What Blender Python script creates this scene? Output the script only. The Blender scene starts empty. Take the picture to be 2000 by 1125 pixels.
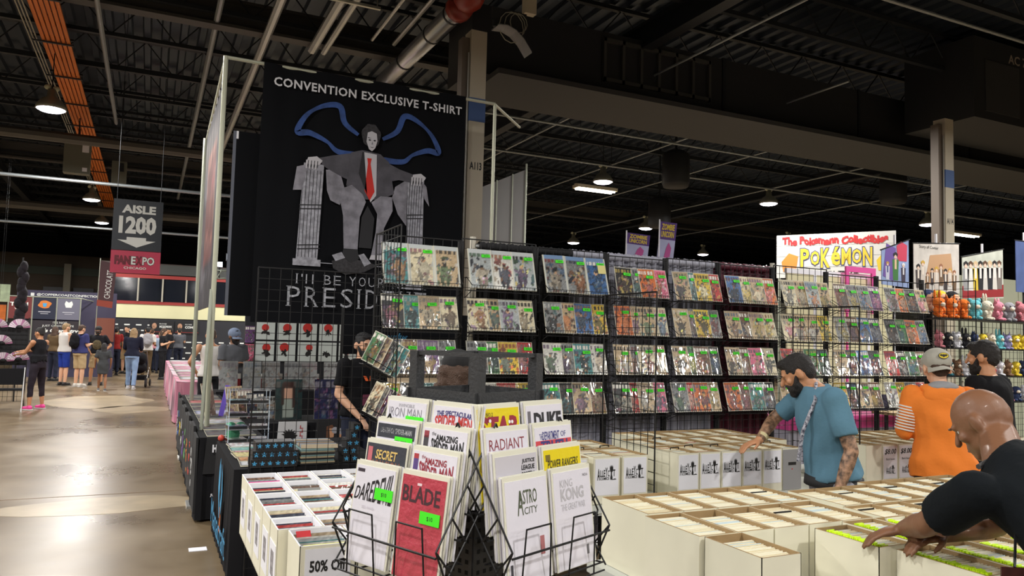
import bpy, bmesh, math, random
import numpy as np
from mathutils import Vector, Matrix, noise
random.seed(7)
C = bpy.context.scene.collection
PI = math.pi
V = Vector
# ------------------------------------------------------------------ camera, world, lights, exposure
sc = bpy.context.scene
def R_(a): return math.radians(a)
def cam_setup():
    y, p, r = R_(25.4), R_(3.75), R_(1.54)
    f = V((math.sin(y)*math.cos(p), math.cos(y)*math.cos(p), math.sin(p)))
    r0 = V((math.cos(y), -math.sin(y), 0)); u0 = r0.cross(f)
    rt = r0*math.cos(r) + u0*math.sin(r); up = -r0*math.sin(r) + u0*math.cos(r)
    m = Matrix((rt, up, -f)).transposed().to_4x4(); m.translation = V((0, 0, 1.7))
    cd = bpy.data.cameras.new('camera'); co = bpy.data.objects.new('camera', cd); C.objects.link(co)
    cd.sensor_width = 36; cd.lens = 36*1485/2000; cd.clip_start = .05; cd.clip_end = 300
    co.matrix_world = m; sc.camera = co
cam_setup()
w = bpy.data.worlds.new('hall_ambience'); sc.world = w; w.use_nodes = True
w.node_tree.nodes['Background'].inputs[0].default_value = (.75, .82, 1, 1)
w.node_tree.nodes['Background'].inputs[1].default_value = .045
sc.view_settings.view_transform = 'Standard'; sc.view_settings.look = 'None'
sc.view_settings.gamma = 1; sc.view_settings.use_curve_mapping = False
sc.view_settings.exposure = 0.0
LAMP_W = 225
def area(name, loc, power, size, col=(1, .97, .93), spread=179):
    l = bpy.data.lights.new(name, 'AREA'); l.shape = 'DISK'; l.size = size; l.energy = power; l.color = col; l.spread = R_(spread)
    o = bpy.data.objects.new(name, l); C.objects.link(o); o.location = loc; return o
LAMPX = [-13.3, -7.5, -1.78, 4.0, 9.78, 15.1, 21.6]; LAMPY = [-7.2, -1.4, 4.3, 9.9, 15.6, 21.3, 26.2, 31.8]
for lx in LAMPX:
    for ly in LAMPY:
        if abs(lx-4) < .1 and 4 < ly < 16 or ly < -5 and lx > 16: continue
        area('lamp_light', (lx, ly, 5.48), LAMP_W, .46)

# ------------------------------------------------------------------ helpers
MATS = {}
def nt(m): m.use_nodes = True; return m.node_tree, m.node_tree.nodes['Principled BSDF']
def mat(name, col, rough=.6, metal=0, coat=0, emit=None, es=1, alpha=1, bump=0, bscale=20, var=0, vscale=8, spec=.5, trans=0, col2=None):
    if name in MATS: return MATS[name]
    m = bpy.data.materials.new(name); t, b = nt(m); MATS[name] = m
    b.inputs['Base Color'].default_value = (*col, 1); b.inputs['Roughness'].default_value = rough
    b.inputs['Metallic'].default_value = metal; b.inputs['Coat Weight'].default_value = coat; b.inputs['Specular IOR Level'].default_value = spec
    b.inputs['Alpha'].default_value = alpha; b.inputs['Transmission Weight'].default_value = trans
    if emit: b.inputs['Emission Color'].default_value = (*emit, 1); b.inputs['Emission Strength'].default_value = es
    if var or bump:
        tc = t.nodes.new('ShaderNodeTexCoord')
    if var:
        n = t.nodes.new('ShaderNodeTexNoise'); n.inputs['Scale'].default_value = vscale; n.inputs['Detail'].default_value = 5
        t.links.new(tc.outputs['Object'], n.inputs['Vector'])
        mx = t.nodes.new('ShaderNodeMix'); mx.data_type = 'RGBA'
        c2 = col2 or tuple(max(0, c*(1-var)) for c in col)
        mx.inputs[6].default_value = (*col, 1); mx.inputs[7].default_value = (*c2, 1)
        rp = t.nodes.new('ShaderNodeMapRange'); rp.inputs[1].default_value = .35; rp.inputs[2].default_value = .65
        t.links.new(n.outputs[0], rp.inputs[0]); t.links.new(rp.outputs[0], mx.inputs[0]); t.links.new(mx.outputs[2], b.inputs['Base Color'])
    if bump:
        n2 = t.nodes.new('ShaderNodeTexNoise'); n2.inputs['Scale'].default_value = bscale; n2.inputs['Detail'].default_value = 4
        t.links.new(tc.outputs['Object'], n2.inputs['Vector'])
        bp = t.nodes.new('ShaderNodeBump'); bp.inputs['Strength'].default_value = bump; bp.inputs['Distance'].default_value = .02
        t.links.new(n2.outputs[0], bp.inputs['Height']); t.links.new(bp.outputs[0], b.inputs['Normal'])
    return m
def attr_mat(name, rough=.4, coat=0, wav=0, metal=0, crough=.06):
    m = bpy.data.materials.new(name); t, b = nt(m); MATS[name] = m
    a = t.nodes.new('ShaderNodeAttribute'); a.attribute_name = 'print'
    t.links.new(a.outputs['Color'], b.inputs['Base Color']); b.inputs['Roughness'].default_value = rough; b.inputs['Metallic'].default_value = metal
    b.inputs['Coat Weight'].default_value = coat; b.inputs['Coat Roughness'].default_value = crough
    if wav:
        tc = t.nodes.new('ShaderNodeTexCoord'); oi = t.nodes.new('ShaderNodeObjectInfo')
        mp = t.nodes.new('ShaderNodeMapping'); mp.inputs['Scale'].default_value = (13, 13, 4); mp.inputs['Rotation'].default_value = (0, .35, 0)
        ad = t.nodes.new('ShaderNodeVectorMath'); ad.operation = 'MULTIPLY_ADD'; ad.inputs[1].default_value = (1, 1, 1)
        cb = t.nodes.new('ShaderNodeVectorMath'); cb.operation = 'SCALE'; cb.inputs['Scale'].default_value = 1
        cx = t.nodes.new('ShaderNodeCombineXYZ')
        mu = t.nodes.new('ShaderNodeMath'); mu.operation = 'MULTIPLY'; mu.inputs[1].default_value = 37
        t.links.new(oi.outputs['Random'], mu.inputs[0]); t.links.new(mu.outputs[0], cx.inputs[0]); t.links.new(mu.outputs[0], cx.inputs[2])
        t.links.new(tc.outputs['Object'], ad.inputs[0]); t.links.new(cx.outputs[0], ad.inputs[2]); t.links.new(ad.outputs[0], mp.inputs[0])
        n = t.nodes.new('ShaderNodeTexNoise'); n.inputs['Scale'].default_value = 1; n.inputs['Detail'].default_value = 2; n.inputs['Distortion'].default_value = .6
        t.links.new(mp.outputs[0], n.inputs['Vector'])
        bp = t.nodes.new('ShaderNodeBump'); bp.inputs['Strength'].default_value = wav; bp.inputs['Distance'].default_value = .02
        t.links.new(n.outputs[0], bp.inputs['Height']); t.links.new(bp.outputs[0], b.inputs['Coat Normal'])
    return m
def lin(r, g, b):
    f = lambda c: ((c/255+.055)/1.055)**2.4 if c > 10 else c/255/12.92
    return (f(r), f(g), f(b))
def frame(fwd, up=(0, 0, 1)):                      # columns x right, y = fwd, z up
    f = V(fwd).normalized(); r = f.cross(V(up)).normalized(); u = r.cross(f)
    return Matrix((r, f, u)).transposed()
class MB:
    def __init__(s): s.v = []; s.f = []; s.m = []; s.c = None
    def add(s, vs, fs, mi=0):
        n = len(s.v); s.v += [tuple(v) for v in vs]; s.f += [tuple(i+n for i in f) for f in fs]; s.m += [mi]*len(fs); return s
    def box(s, c, d, rot=None, mi=0, taper=1):
        x, y, z = d[0]/2, d[1]/2, d[2]/2
        vs = [V((sx*x*(taper if sz > 0 else 1), sy*y*(taper if sz > 0 else 1), sz*z)) for sz in (-1, 1) for sy in (-1, 1) for sx in (-1, 1)]
        if rot is not None:
            if isinstance(rot, (int, float)): rot = Matrix.Rotation(rot, 3, 'Z')
            vs = [rot @ v for v in vs]
        c = V(c)
        return s.add([v+c for v in vs], [(0, 2, 3, 1), (4, 5, 7, 6), (0, 1, 5, 4), (2, 6, 7, 3), (0, 4, 6, 2), (1, 3, 7, 5)], mi)
    def b2(s, a, b, mi=0): a, b = V(a), V(b); return s.box((a+b)/2, [abs(q) for q in (b-a)], None, mi)
    def bar(s, a, b, r, n=4, mi=0, r2=None, cap=True):
        a, b = V(a), V(b); d = b-a
        if d.length < 1e-6: return s
        d.normalize(); u = d.cross(V((0, 0, 1)) if abs(d.z) < .9 else V((1, 0, 0))).normalized(); w_ = d.cross(u)
        r2 = r if r2 is None else r2; vs = []
        for p, q in ((a, r), (b, r2)):
            for i in range(n):
                t = 2*PI*(i+.5)/n; vs.append(p + (u*math.cos(t)+w_*math.sin(t))*q)
        fs = [(i, (i+1) % n, n+(i+1) % n, n+i) for i in range(n)]
        if cap: fs += [tuple(range(n-1, -1, -1)), tuple(range(n, 2*n))]
        return s.add(vs, fs, mi)
    def path(s, ps, r, n=4, mi=0):
        for a, b in zip(ps[:-1], ps[1:]): s.bar(a, b, r, n, mi)
        return s
    def lathe(s, c, prof, n=16, mi=0, axis=None, cap=True):
        vs = []; c = V(c)
        for r, z in prof:
            for i in range(n):
                t = 2*PI*i/n; p = V((r*math.cos(t), r*math.sin(t), z)); vs.append(c+(axis @ p if axis else p))
        fs = [(k*n+i, k*n+(i+1) % n, (k+1)*n+(i+1) % n, (k+1)*n+i) for k in range(len(prof)-1) for i in range(n)]
        if cap:
            fs.append(tuple(range(n-1, -1, -1))); fs.append(tuple(range((len(prof)-1)*n, len(prof)*n)))
        return s.add(vs, fs, mi)
    def ball(s, c, r, n=8, mi=0, rot=None):
        if isinstance(r, (int, float)): r = (r, r, r)
        vs = []; c = V(c); k = max(4, n//2+1)
        for j in range(1, k):
            a = PI*j/k
            for i in range(n):
                t = 2*PI*i/n; p = V((r[0]*math.sin(a)*math.cos(t), r[1]*math.sin(a)*math.sin(t), -r[2]*math.cos(a))); vs.append(c+(rot @ p if rot else p))
        e = V((0, 0, r[2])); e = rot @ e if rot else e
        vs += [c-e, c+e]; b = (k-1)*n
        fs = [(j*n+i, j*n+(i+1) % n, (j+1)*n+(i+1) % n, (j+1)*n+i) for j in range(k-2) for i in range(n)]
        fs += [(b, (i+1) % n, i) for i in range(n)] + [(b+1, (k-2)*n+i, (k-2)*n+(i+1) % n) for i in range(n)]
        return s.add(vs, fs, mi)
    def poly(s, pts, o, X, Y, d, mi=0):            # flat polygon extruded by d along X x Y
        o, X, Y = V(o), V(X), V(Y); N = X.cross(Y).normalized(); n = len(pts)
        vs = [o+X*a+Y*b for a, b in pts] + [o+X*a+Y*b+N*d for a, b in pts]
        return s.add(vs, [tuple(range(n-1, -1, -1)), tuple(range(n, 2*n))] + [(i, (i+1) % n, n+(i+1) % n, n+i) for i in range(n)], mi)
    def mesh(s, name, mats):
        me = bpy.data.meshes.new(name); me.from_pydata(s.v, [], s.f)
        for m in (mats if isinstance(mats, (list, tuple)) else [mats]): me.materials.append(m)
        if max(s.m, default=0) > 0: me.polygons.foreach_set('material_index', s.m)
        return me
    def obj(s, name, mats, parent=None, smooth=False, off=None):
        if off is not None: o_ = V(off); s.v = [(a-o_.x, b-o_.y, c-o_.z) for a, b, c in s.v]
        me = s.mesh(name, mats)
        if smooth: me.polygons.foreach_set('use_smooth', [True]*len(me.polygons))
        return link(name, me, parent)
def link(name, me, parent=None):
    o = bpy.data.objects.new(name, me); C.objects.link(o)
    if parent is not None: o.parent = parent
    return o
def tag(o, label, cat, group=None):
    o['label'] = label; o['category'] = cat
    if group: o['group'] = group
    return o
def thing(name, label, cat, loc=(0, 0, 0), rotz=0, group=None):
    o = bpy.data.objects.new(name, None); C.objects.link(o); o.empty_display_size = .1
    o.location = loc; o.rotation_euler = (0, 0, rotz); return tag(o, label, cat, group)
def struct(o): o['kind'] = 'structure'; return o
def stuff(o): o['kind'] = 'stuff'; return o
def dup(root, loc, label, rotz=None, kids={}):
    r = root.copy(); C.objects.link(r); r.location = loc; r['label'] = label
    if rotz is not None: r.rotation_euler = (0, 0, rotz)
    for ch in kids.setdefault(root.name, list(root.children)):
        c = ch.copy(); C.objects.link(c); c.parent = r
        for g in kids.setdefault(ch.name, list(ch.children)):
            d = g.copy(); C.objects.link(d); d.parent = c
    return r
TXT = {}
def text_mesh(body, bold=0, spacing=1.0, ext=.004, shear=0):
    k = (body, bold, spacing, ext, shear)
    if k in TXT: return TXT[k]
    cu = bpy.data.curves.new('lettering', 'FONT'); cu.body = body; cu.size = 1; cu.offset = bold; cu.space_character = spacing
    cu.extrude = 0; cu.shear = shear; cu.resolution_u = 2
    o = bpy.data.objects.new('lettering', cu); C.objects.link(o)
    me = o.to_mesh(); vs = np.array([v.co[:2] for v in me.vertices]); fs = [tuple(p.vertices) for p in me.polygons]
    mn, mx = vs.min(0), vs.max(0); vs = (vs-mn)/(mx-mn); asp = (mx-mn)[0]/(mx-mn)[1]
    o.to_mesh_clear(); bpy.data.objects.remove(o); bpy.data.curves.remove(cu)
    TXT[k] = (vs, fs, asp); return TXT[k]
def letter(mb, body, o, X, Y, w_, h_, mi=0, bold=0, spacing=1.0, shear=0, lift=.0015, warp=None):
    """lay a word flat on the plane (o, X, Y) in a w x h box, lifted along X x Y"""
    vs, fs, asp = text_mesh(body, bold, spacing, .004, shear)
    o, X, Y = V(o), V(X), V(Y); N = X.cross(Y).normalized()
    if w_ is None: w_ = h_*asp
    out = []
    for a, b in vs:
        if warp: a, b = warp(a, b)
        out.append(o + X*(a*w_) + Y*(b*h_) + N*lift)
    mb.add(out, fs, mi)
M = mat
black = M('black_wire', (.012, .012, .013), .45, .3); bplastic = M('black_plastic', (.02, .02, .022), .5)
card = M('white_cardboard', lin(232, 228, 205), .75, bump=.08, bscale=6, var=.06, vscale=3); brown = M('brown_cardboard', lin(168, 140, 98), .85, var=.15, vscale=15)
paper = M('white_paper', lin(240, 240, 246), .6); ink = M('black_ink', (.012, .012, .012), .6)
green = M('green_sticker', lin(70, 235, 30), .6); chrome = M('galvanised_steel', (.62, .63, .62), .35, .85)
# ------------------------------------------------------------------ the hall
def floor_mat():
    m = bpy.data.materials.new('polished_concrete'); t, b = nt(m)
    tc = t.nodes.new('ShaderNodeTexCoord')
    n = t.nodes.new('ShaderNodeTexNoise'); n.inputs['Scale'].default_value = .55; n.inputs['Detail'].default_value = 8; n.inputs['Roughness'].default_value = .62
    n2 = t.nodes.new('ShaderNodeTexNoise'); n2.inputs['Scale'].default_value = 3.1; n2.inputs['Detail'].default_value = 6
    t.links.new(tc.outputs['Object'], n.inputs[0]); t.links.new(tc.outputs['Object'], n2.inputs[0])
    cr = t.nodes.new('ShaderNodeValToRGB'); e = cr.color_ramp.elements
    e[0].position = .33; e[0].color = (*lin(106, 90, 70), 1); e[1].position = .68; e[1].color = (*lin(146, 128, 102), 1)
    x = e.new(.5); x.color = (*lin(128, 110, 84), 1)
    t.links.new(n.outputs[0], cr.inputs[0])
    mx = t.nodes.new('ShaderNodeMix'); mx.data_type = 'RGBA'; mx.blend_type = 'MULTIPLY'; mx.inputs[0].default_value = .35
    t.links.new(cr.outputs[0], mx.inputs[6]); t.links.new(n2.outputs[0], mx.inputs[7]); t.links.new(mx.outputs[2], b.inputs['Base Color'])
    mr = t.nodes.new('ShaderNodeMapRange'); mr.inputs[1].default_value = .3; mr.inputs[2].default_value = .7; mr.inputs[3].default_value = .22; mr.inputs[4].default_value = .42
    t.links.new(n.outputs[0], mr.inputs[0]); t.links.new(mr.outputs[0], b.inputs['Roughness'])
    return m
def slab(name, a, b, m): return struct(MB().b2(a, b).obj(name, m))
fl = slab('floor', (-24, -10, -.2), (42, 62, 0), floor_mat())
jm = M('floor_joint', lin(120, 96, 70), .7)
jo = MB()
for y in (8.85, 14.6, 20.4, 26.2): jo.box((-10, y, .001), (21, .012, .002))
for x in (-3.6,): jo.box((x, 20, .001), (.012, 50, .002))
struct(jo.obj('floor_joint', jm, fl))
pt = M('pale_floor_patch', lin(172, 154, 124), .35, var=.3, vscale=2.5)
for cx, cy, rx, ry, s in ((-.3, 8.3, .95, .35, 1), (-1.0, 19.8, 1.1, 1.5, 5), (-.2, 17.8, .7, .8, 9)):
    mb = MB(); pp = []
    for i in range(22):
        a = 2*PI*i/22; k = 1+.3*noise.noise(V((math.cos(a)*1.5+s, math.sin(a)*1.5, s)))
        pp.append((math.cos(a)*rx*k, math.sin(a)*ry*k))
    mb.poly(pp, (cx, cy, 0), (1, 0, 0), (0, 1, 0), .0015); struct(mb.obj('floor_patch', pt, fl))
deckm = M('dark_metal_deck', (.05, .064, .085), .4, .7); steel = M('dark_painted_steel', (.018, .021, .025), .5, .2)
ce = slab('ceiling', (-24, -10, 7.75), (42, 62, 7.95), deckm)
rib = MB()
for i in range(190):
    x = -23.8+i*.34; rib.add([(x-.085, -10, 7.75), (x+.085, -10, 7.75), (x-.055, -10, 7.67), (x+.055, -10, 7.67), (x-.085, 62, 7.75), (x+.085, 62, 7.75), (x-.055, 62, 7.67), (x+.055, 62, 7.67)], [(2, 3, 7, 6), (0, 2, 6, 4), (1, 5, 7, 3)])
stuff(rib.obj('deck_rib', deckm, ce))
jb = MB()
x0, x1, zt, zb = -24, 42, 7.6, 6.95
for z in (zt, zb): jb.box((9, 0, z), (66, .09, .07))
k = 0; x = x0
while x < x1:
    jb.bar((x, 0, zb), (x+.55, 0, zt), .014, 4); jb.bar((x+.55, 0, zt), (x+1.1, 0, zb), .014, 4)
    x += 1.1
jm_ = jb.mesh('ceiling_joist', steel)
for i in range(27):
    y = 1.2+i*2.0
    o = link('ceiling_joist', jm_, ce); o.location = (0, y, 0); struct(o)
for y in (-.5, 13.4, 27.2, 41):
    g = MB(); g.box((9, y, 6.78), (66, .26, .05)); g.box((9, y, 7.22), (66, .26, .05)); g.box((9, y, 7.0), (66, .03, .44)); struct(g.obj('ceiling_girder', M('brown_girder', (.05, .047, .043), .55), ce))
for x in (-4.6, 7.3, 18.5):
    g = MB(); g.box((x, 26, 6.62), (.22, 72, .05)); g.box((x, 26, 7.0), (.22, 72, .05)); g.box((x, 26, 6.8), (.03, 72, .34)); struct(g.obj('ceiling_girder', steel, ce))
wallm = M('dark_wall_panel', lin(46, 46, 50), .8, var=.2, vscale=.5); tanm = M('tan_wall_panel', lin(104, 92, 78), .8, var=.15, vscale=.6)
cream = M('cream_wall_paint', lin(226, 222, 176), .6, var=.1, vscale=.7); redt = M('red_trim', lin(150, 48, 44), .6)
wb = slab('wall_back', (-24, 52, 0), (42, 52.3, 7.75), wallm)
wl = slab('wall_left', (-24.3, -10, 0), (-24, 62, 7.75), wallm)
wr = slab('wall_right', (42, -10, 0), (42.3, 62, 7.75), wallm)
wf = slab('wall_front', (-24, -10.3, 0), (42, -10, 7.75), wallm)
# inner glazed wall at the end of the aisle
slab('wall_aisle_end', (-1.86, 34.4, 0), (12, 34.7, 4.35), M('dusk_wall_paint', lin(70, 58, 54), .8))
struct(MB().b2((-1.86, 34.3, 2.1), (12, 34.4, 2.68)).obj('trim_1', cream)); struct(MB().b2((-1.86, 34.27, 2.66), (12, 34.4, 2.78)).obj('trim_2', redt))
struct(MB().b2((-1.86, 34.27, 3.72), (12, 34.4, 3.86)).obj('trim_3', redt)); struct(MB().b2((-1.86, 34.27, 3.9), (12, 34.4, 4.3)).obj('trim_4', M('grey_fascia', lin(66, 68, 66), .7)))
gl = M('night_glass', (.01, .012, .018), .08, spec=.8); fr = M('cream_mullion', lin(170, 165, 150), .6)
for i in range(9):
    xa = -1.35+i*.9
    wn = struct(MB().b2((xa, 34.3, 2.78), (xa+.84, 34.36, 3.72)).obj('window_%d' % (i+1), gl))
    struct(MB().b2((xa+.84, 34.22, 2.78), (xa+.9, 34.38, 3.72)).obj('window_frame', fr, wn))
# left back wall: tan panel wall with dark doorways and columns
lw = slab('wall_far_left', (-14, 46, 0), (-1.9, 46.3, 5.4), tanm)
struct(MB().b2((-14, 45.9, 4.35), (-1.9, 46, 4.75)).obj('trim_5', M('green_grey_fascia', lin(88, 96, 84), .7)))
for i, xa in enumerate((-5.05, -3.7, -2.6)):
    struct(MB().b2((xa, 45.85, 0), (xa+.95, 46, 3.7)).obj('door_%d' % (i+1), M('dark_doorway', (.008, .008, .01), .3)))
cw = slab('wall_far_right', (14, 30, 0), (41, 30.3, 5.2), wallm)
struct(MB().b2((27, 29.9, 2.0), (41, 30, 3.9)).obj('trim_6', M('pale_wall_band', lin(190, 190, 172), .7, var=.1, vscale=.7)))
# columns
colm = M('cream_column_paint', lin(196, 186, 164), .6, var=.08, vscale=2, bump=.05, bscale=9); blue = M('blue_band_paint', lin(66, 92, 140), .6)
def column(x, y, txt, lab, w_=.2, top=5.6, extra=True):
    t = thing('building_column', lab, 'column', (x, y, 0))
    MB().b2((-w_/2, -w_/2, 0), (w_/2, w_/2, top)).obj('column_shaft', colm, t)
    MB().b2((-w_/2-.004, -w_/2-.004, 4.42), (w_/2+.004, w_/2+.004, 4.72)).obj('blue_band', blue, t)
    if extra:
        MB().b2((-w_/2-.1, -w_/2+.05, 0), (-w_/2-.002, w_/2-.02, top-.1)).obj('side_channel', M('brown_channel', lin(110, 98, 86), .6), t)
        MB().bar((-w_/2-.02, -w_/2+.02, .3), (-w_/2-.02, -w_/2+.02, top-.3), .012, 6).obj('conduit', M('grey_conduit', lin(150, 146, 136), .5), t)
    mb = MB(); letter(mb, txt, (-w_*.38, -w_/2, 3.8), (1, 0, 0), (0, 0, 1), w_*.76, .1, bold=.03); mb.obj('stencil_lettering', ink, t)
    return t
column(3.61, 8.88, 'A113', 'cream painted column stencilled A113 behind the tall black banner', .215)
column(12.05, 8.4, 'A114', 'cream painted column stencilled A114 above the hanging cloth posters', .215)
colx = column(-8.0, 32.5, 'A116', 'grey column with a junction box near the top at far left', .5, 5.2, False)
MB().b2((-.38, -.4, 4.6), (.38, .3, 5.4)).obj('junction_box', M('taupe_box', lin(112, 104, 96), .6), colx)
column(-6.9, 44.6, '', 'plain tan column before the dark doorways at far left', .42, 4.8, False) if 0 else None
for x, l in ((-3.95, 'nearer'), (-1.7, 'right hand')):
    t = thing('plain_column', 'tan column dividing the dark doorways on the far left wall, %s one' % l, 'column', (x, 45.4, 0)); MB().b2((-.16, -.16, 0), (.16, .16, 4.9)).obj('column_shaft', M('pale_column', lin(170, 164, 145), .7), t)
# high bay lamps
lampm = M('lamp_glow', (1, 1, 1), .5, emit=(.93, .86, 1), es=9); refl = M('lamp_reflector', lin(150, 150, 135), .4, .3)
lp = thing('high_bay_lamp', '', 'lamp', (-1.78, 15.6, 5.6), group='high bay lamps under the roof')
MB().lathe((0, 0, 0), [(.25, -.06), (.24, .0), (.17, .1), (.08, .17), (.07, .3)], 16).obj('reflector', refl, lp, True)
MB().lathe((0, 0, 0), [(.08, -.11), (.18, -.09), (.24, -.055), (.2, -.04)], 16).obj('bulb_glass', lampm, lp)
MB().ball((.06, 0, .32), (.06, .05, .05)).ball((-.07, 0, .34), (.06, .05, .05)).obj('ballast', M('bright_ballast', lin(200, 200, 170), .4), lp, True)
rod_ = MB().bar((0, 0, .3), (0, 0, .96), .01, 5).obj('hanging_rod', steel, lp)
names = {(-1.78, 15.6): 'largest high bay lamp at upper left below the orange conduits', (-1.78, 21.3): 'second high bay lamp from the top in the left aisle row', (-1.78, 26.2): 'third high bay lamp in the left aisle row, above the aisle sign',
 (-1.78, 31.8): 'smallest high bay lamp of the left aisle row, beside the aisle sign', (9.78, 15.6): 'high bay lamp above the silver drape, right of the white sail panel', (15.1, 15.6): 'high bay lamp hanging above the maroon drape', (15.1, 21.3): 'small high bay lamp just left of the white and purple flags',
 (15.1, 26.2): 'tiny high bay lamp above the black drape', (21.6, 15.6): 'high bay lamp just left of the A114 column'}
rodm = MB().bar((0, 0, .3), (0, 0, 2.14), .01, 5).mesh('long_rod', steel)
first = True
for (x, y), l in names.items():
    if first: lp['label'] = l; first = False
    else:
        q_ = dup(lp, (x, y, 5.6), l)
        if x > 0: [setattr(c_, 'data', rodm) for c_ in q_.children if c_.name.startswith('hanging_rod')]
for x in (-7.5, 4.0, 9.78, -13.3, 21.6):
    for y in (9.9, 15.6, 21.3, 26.2, 31.8, 37.4):
        if (x, y) in names or x in (4.0,) and y < 20 or x == -13.3 and y < 30 or x == -7.5 and y < 25 or y < 15: continue
        nm = {-7.5: 'at far left', 4.0: 'behind the black banner', 9.78: 'above the back of the rack wall', -13.3: 'by the far left wall', 21.6: 'near the A114 column'}[x]
        q_ = dup(lp, (x, y, 5.6), 'distant high bay lamp %s, %s' % (nm, {15.6: 'in the nearest row', 21.3: 'in the second row', 26.2: 'in the third row', 31.8: 'in the fourth row', 37.4: 'in the farthest row'}[y]))
        [setattr(c_, 'data', rodm) for c_ in q_.children if c_.name.startswith('hanging_rod')]
tube = M('tube_glow', (1, 1, 1), emit=(1, .93, .78), es=14)
for loc, L, l in (((10.3, 16.8, 5.55), 1.2, 'fluorescent strip light above the rack wall near the hanging flags'), ((24.8, 16.6, 5.55), 1.5, 'fluorescent strip light right of the A114 column'), ((-9.5, 36, 4.65), 2.0, 'fluorescent strip light behind the far left column')):
    t = thing('strip_light', l, 'lamp', loc); MB().box((0, 0, .09), (L, .3, .08)).box((0, 0, .14), (L, .12, .04)).obj('housing', M('white_housing', lin(225, 215, 190), .5), t)
    for s in (-1, 1): MB().bar((-L/2+.05, .08*s, .03), (L/2-.05, .08*s, .03), .02, 6).obj('light_tube', tube, t)
    [MB().bar((L*.4*s_, 0, .15), (L*.4*s_, 0, (2.18 if loc[2] > 5 else 3.08)), .008).obj('hanging_wire', steel, t) for s_ in (-1, 1)]
# services under the roof
orange = M('orange_conduit', lin(214, 118, 40), .5, .2)
t = thing('conduit_bank', 'bank of orange conduits running above the aisle at upper left', 'pipes', (-1.7, 10, 6.6))
for i in range(6): MB().bar((-.19+i*.075, -6, 0), (-.19+i*.075, 25, 0), .032, 6).obj('conduit', orange, t)
for i in range(3): MB().bar((-.3-i*.05, -6, .01), (-.3-i*.05, 25, .01), .013, 5).obj('thin_conduit', M('pale_conduit', lin(160, 156, 140), .5, .3), t)
for y in range(-5, 25, 2): MB().box((-.05, y, .05), (.62, .05, .03)).box((-.05, y, -.045), (.62, .05, .02)).obj('strut', steel, t)
pc = M('pale_pipe', lin(150, 156, 158), .35, .5)
def pipe(a, b, r, lab, m=pc, name='pipe', n=8):
    a, b = V(a), V(b); c = (a+b)/2; o = MB().bar(a-c, b-c, r, n).obj(name, m); o.location = c; return tag(o, lab, 'pipe')
pipe((-.95, 5, 6.55), (-.95, 20, 6.5), .04, 'pale steel conduit right of the orange conduits')
pipe((.75, 9, 6.85), (.75, 32, 6.75), .05, 'pale round pipe seen left of the banner top')
pipe((1.55, 4, 6.75), (1.55, 26, 6.65), .07, 'slim metal pipe above the black banner, leftmost of the row', chrome)
pipe((2.35, 5, 6.7), (2.35, 13.5, 6.7), .075, 'bright metal pipe with clamps above the banner, left of a pair', chrome)
pipe((2.56, 5, 6.7), (2.56, 13.5, 6.7), .055, 'bright metal pipe with clamps above the banner, right of a pair', chrome)
pipe((3.3, 5, 6.9), (3.3, 13, 6.9), .03, 'thin metal conduit above the banner beside the silver duct', chrome)
pipe((3.7, 5, 6.9), (3.7, 13, 6.9), .04, 'thicker metal conduit above the banner beside the silver duct', chrome)
for y in (8.2, 11.0):
    tag(MB().box((2.45, y, 6.6), (.9, .05, .04)).bar((2.05, y, 6.6), (2.05, y, 7.6), .01).bar((2.85, y, 6.6), (2.85, y, 7.6), .01).obj('pipe_hanger', M('bright_strut', lin(190, 190, 180), .3, .7)), 'metal strut hanger clamped under the pipe pair, %s one' % ('nearer' if y < 9 else 'farther'), 'bracket')
duct = M('silver_duct', (.55, .57, .6), .28, .9, bump=.1, bscale=3)
t = thing('round_duct', 'silver round duct with red valve slanting down behind the banner', 'duct', (3.86, 10.2, 6.5))
MB().bar((.0, 0, 0), (-.1, 5.4, .0), .15, 16).obj('duct_pipe', duct, t, True)
for k in (.04, .2, .45, .7): MB().bar((-.1*k, 5.4*k, 0), (-.1*k, 5.4*k+.04, 0), .162, 16).obj('clamp_ring', steel, t)
MB().ball((.02, -.35, .03), (.22, .28, .2), 12).bar((.02, -.35, .03), (.02, -.35, .4), .1, 10).bar((.0, -.08, 0), (.0, 0.05, 0), .2, 12).obj('valve_body', M('red_valve_paint', lin(150, 56, 42), .35), t, True)
bd = M('black_duct', (.022, .023, .025), .6); gy = M('lit_soffit_grey', (.05, .05, .05), .7)
t = thing('box_duct', 'long black box duct with a grille running behind the columns', 'duct', (4.16, 10.4, 5.6))
MB().b2((0, 0, .08), (22, 1.0, 1.15)).obj('duct_body', bd, t); MB().b2((.3, -.35, 0), (22, 1.15, .08)).obj('duct_soffit', gy, t)  # soffit in lighter grey: light on the duct's underside painted as colour
mb = MB(); mb.b2((2.3, -.06, .32), (4.5, 0, .38)); mb.b2((2.3, -.06, .98), (4.5, 0, 1.04))
for i in range(7): mb.b2((2.3+i*.36, -.06, .32), (2.35+i*.36, 0, 1.04))
mb.obj('grille', M('grille_metal', (.06, .06, .055), .5), t)
for i in range(5): MB().b2((4.8+i*3.4, -.02, .05), (4.86+i*3.4, 1.02, 1.17)).obj('duct_flange', steel, t)
t = thing('ceiling_unit', 'large black duct box labelled AC 7 under the roof at right', 'duct', (13.2, 8.6, 5.9))
MB().b2((0, 0, 0), (5.4, 1.4, 1.5)).obj('unit_body', bd, t); MB().b2((.3, -.02, .15), (1.3, 0, 1.1)).b2((1.7, -.02, .15), (2.7, 0, 1.1)).obj('unit_vent', M('vent_dark', (.05, .05, .05), .4), t)
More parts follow.
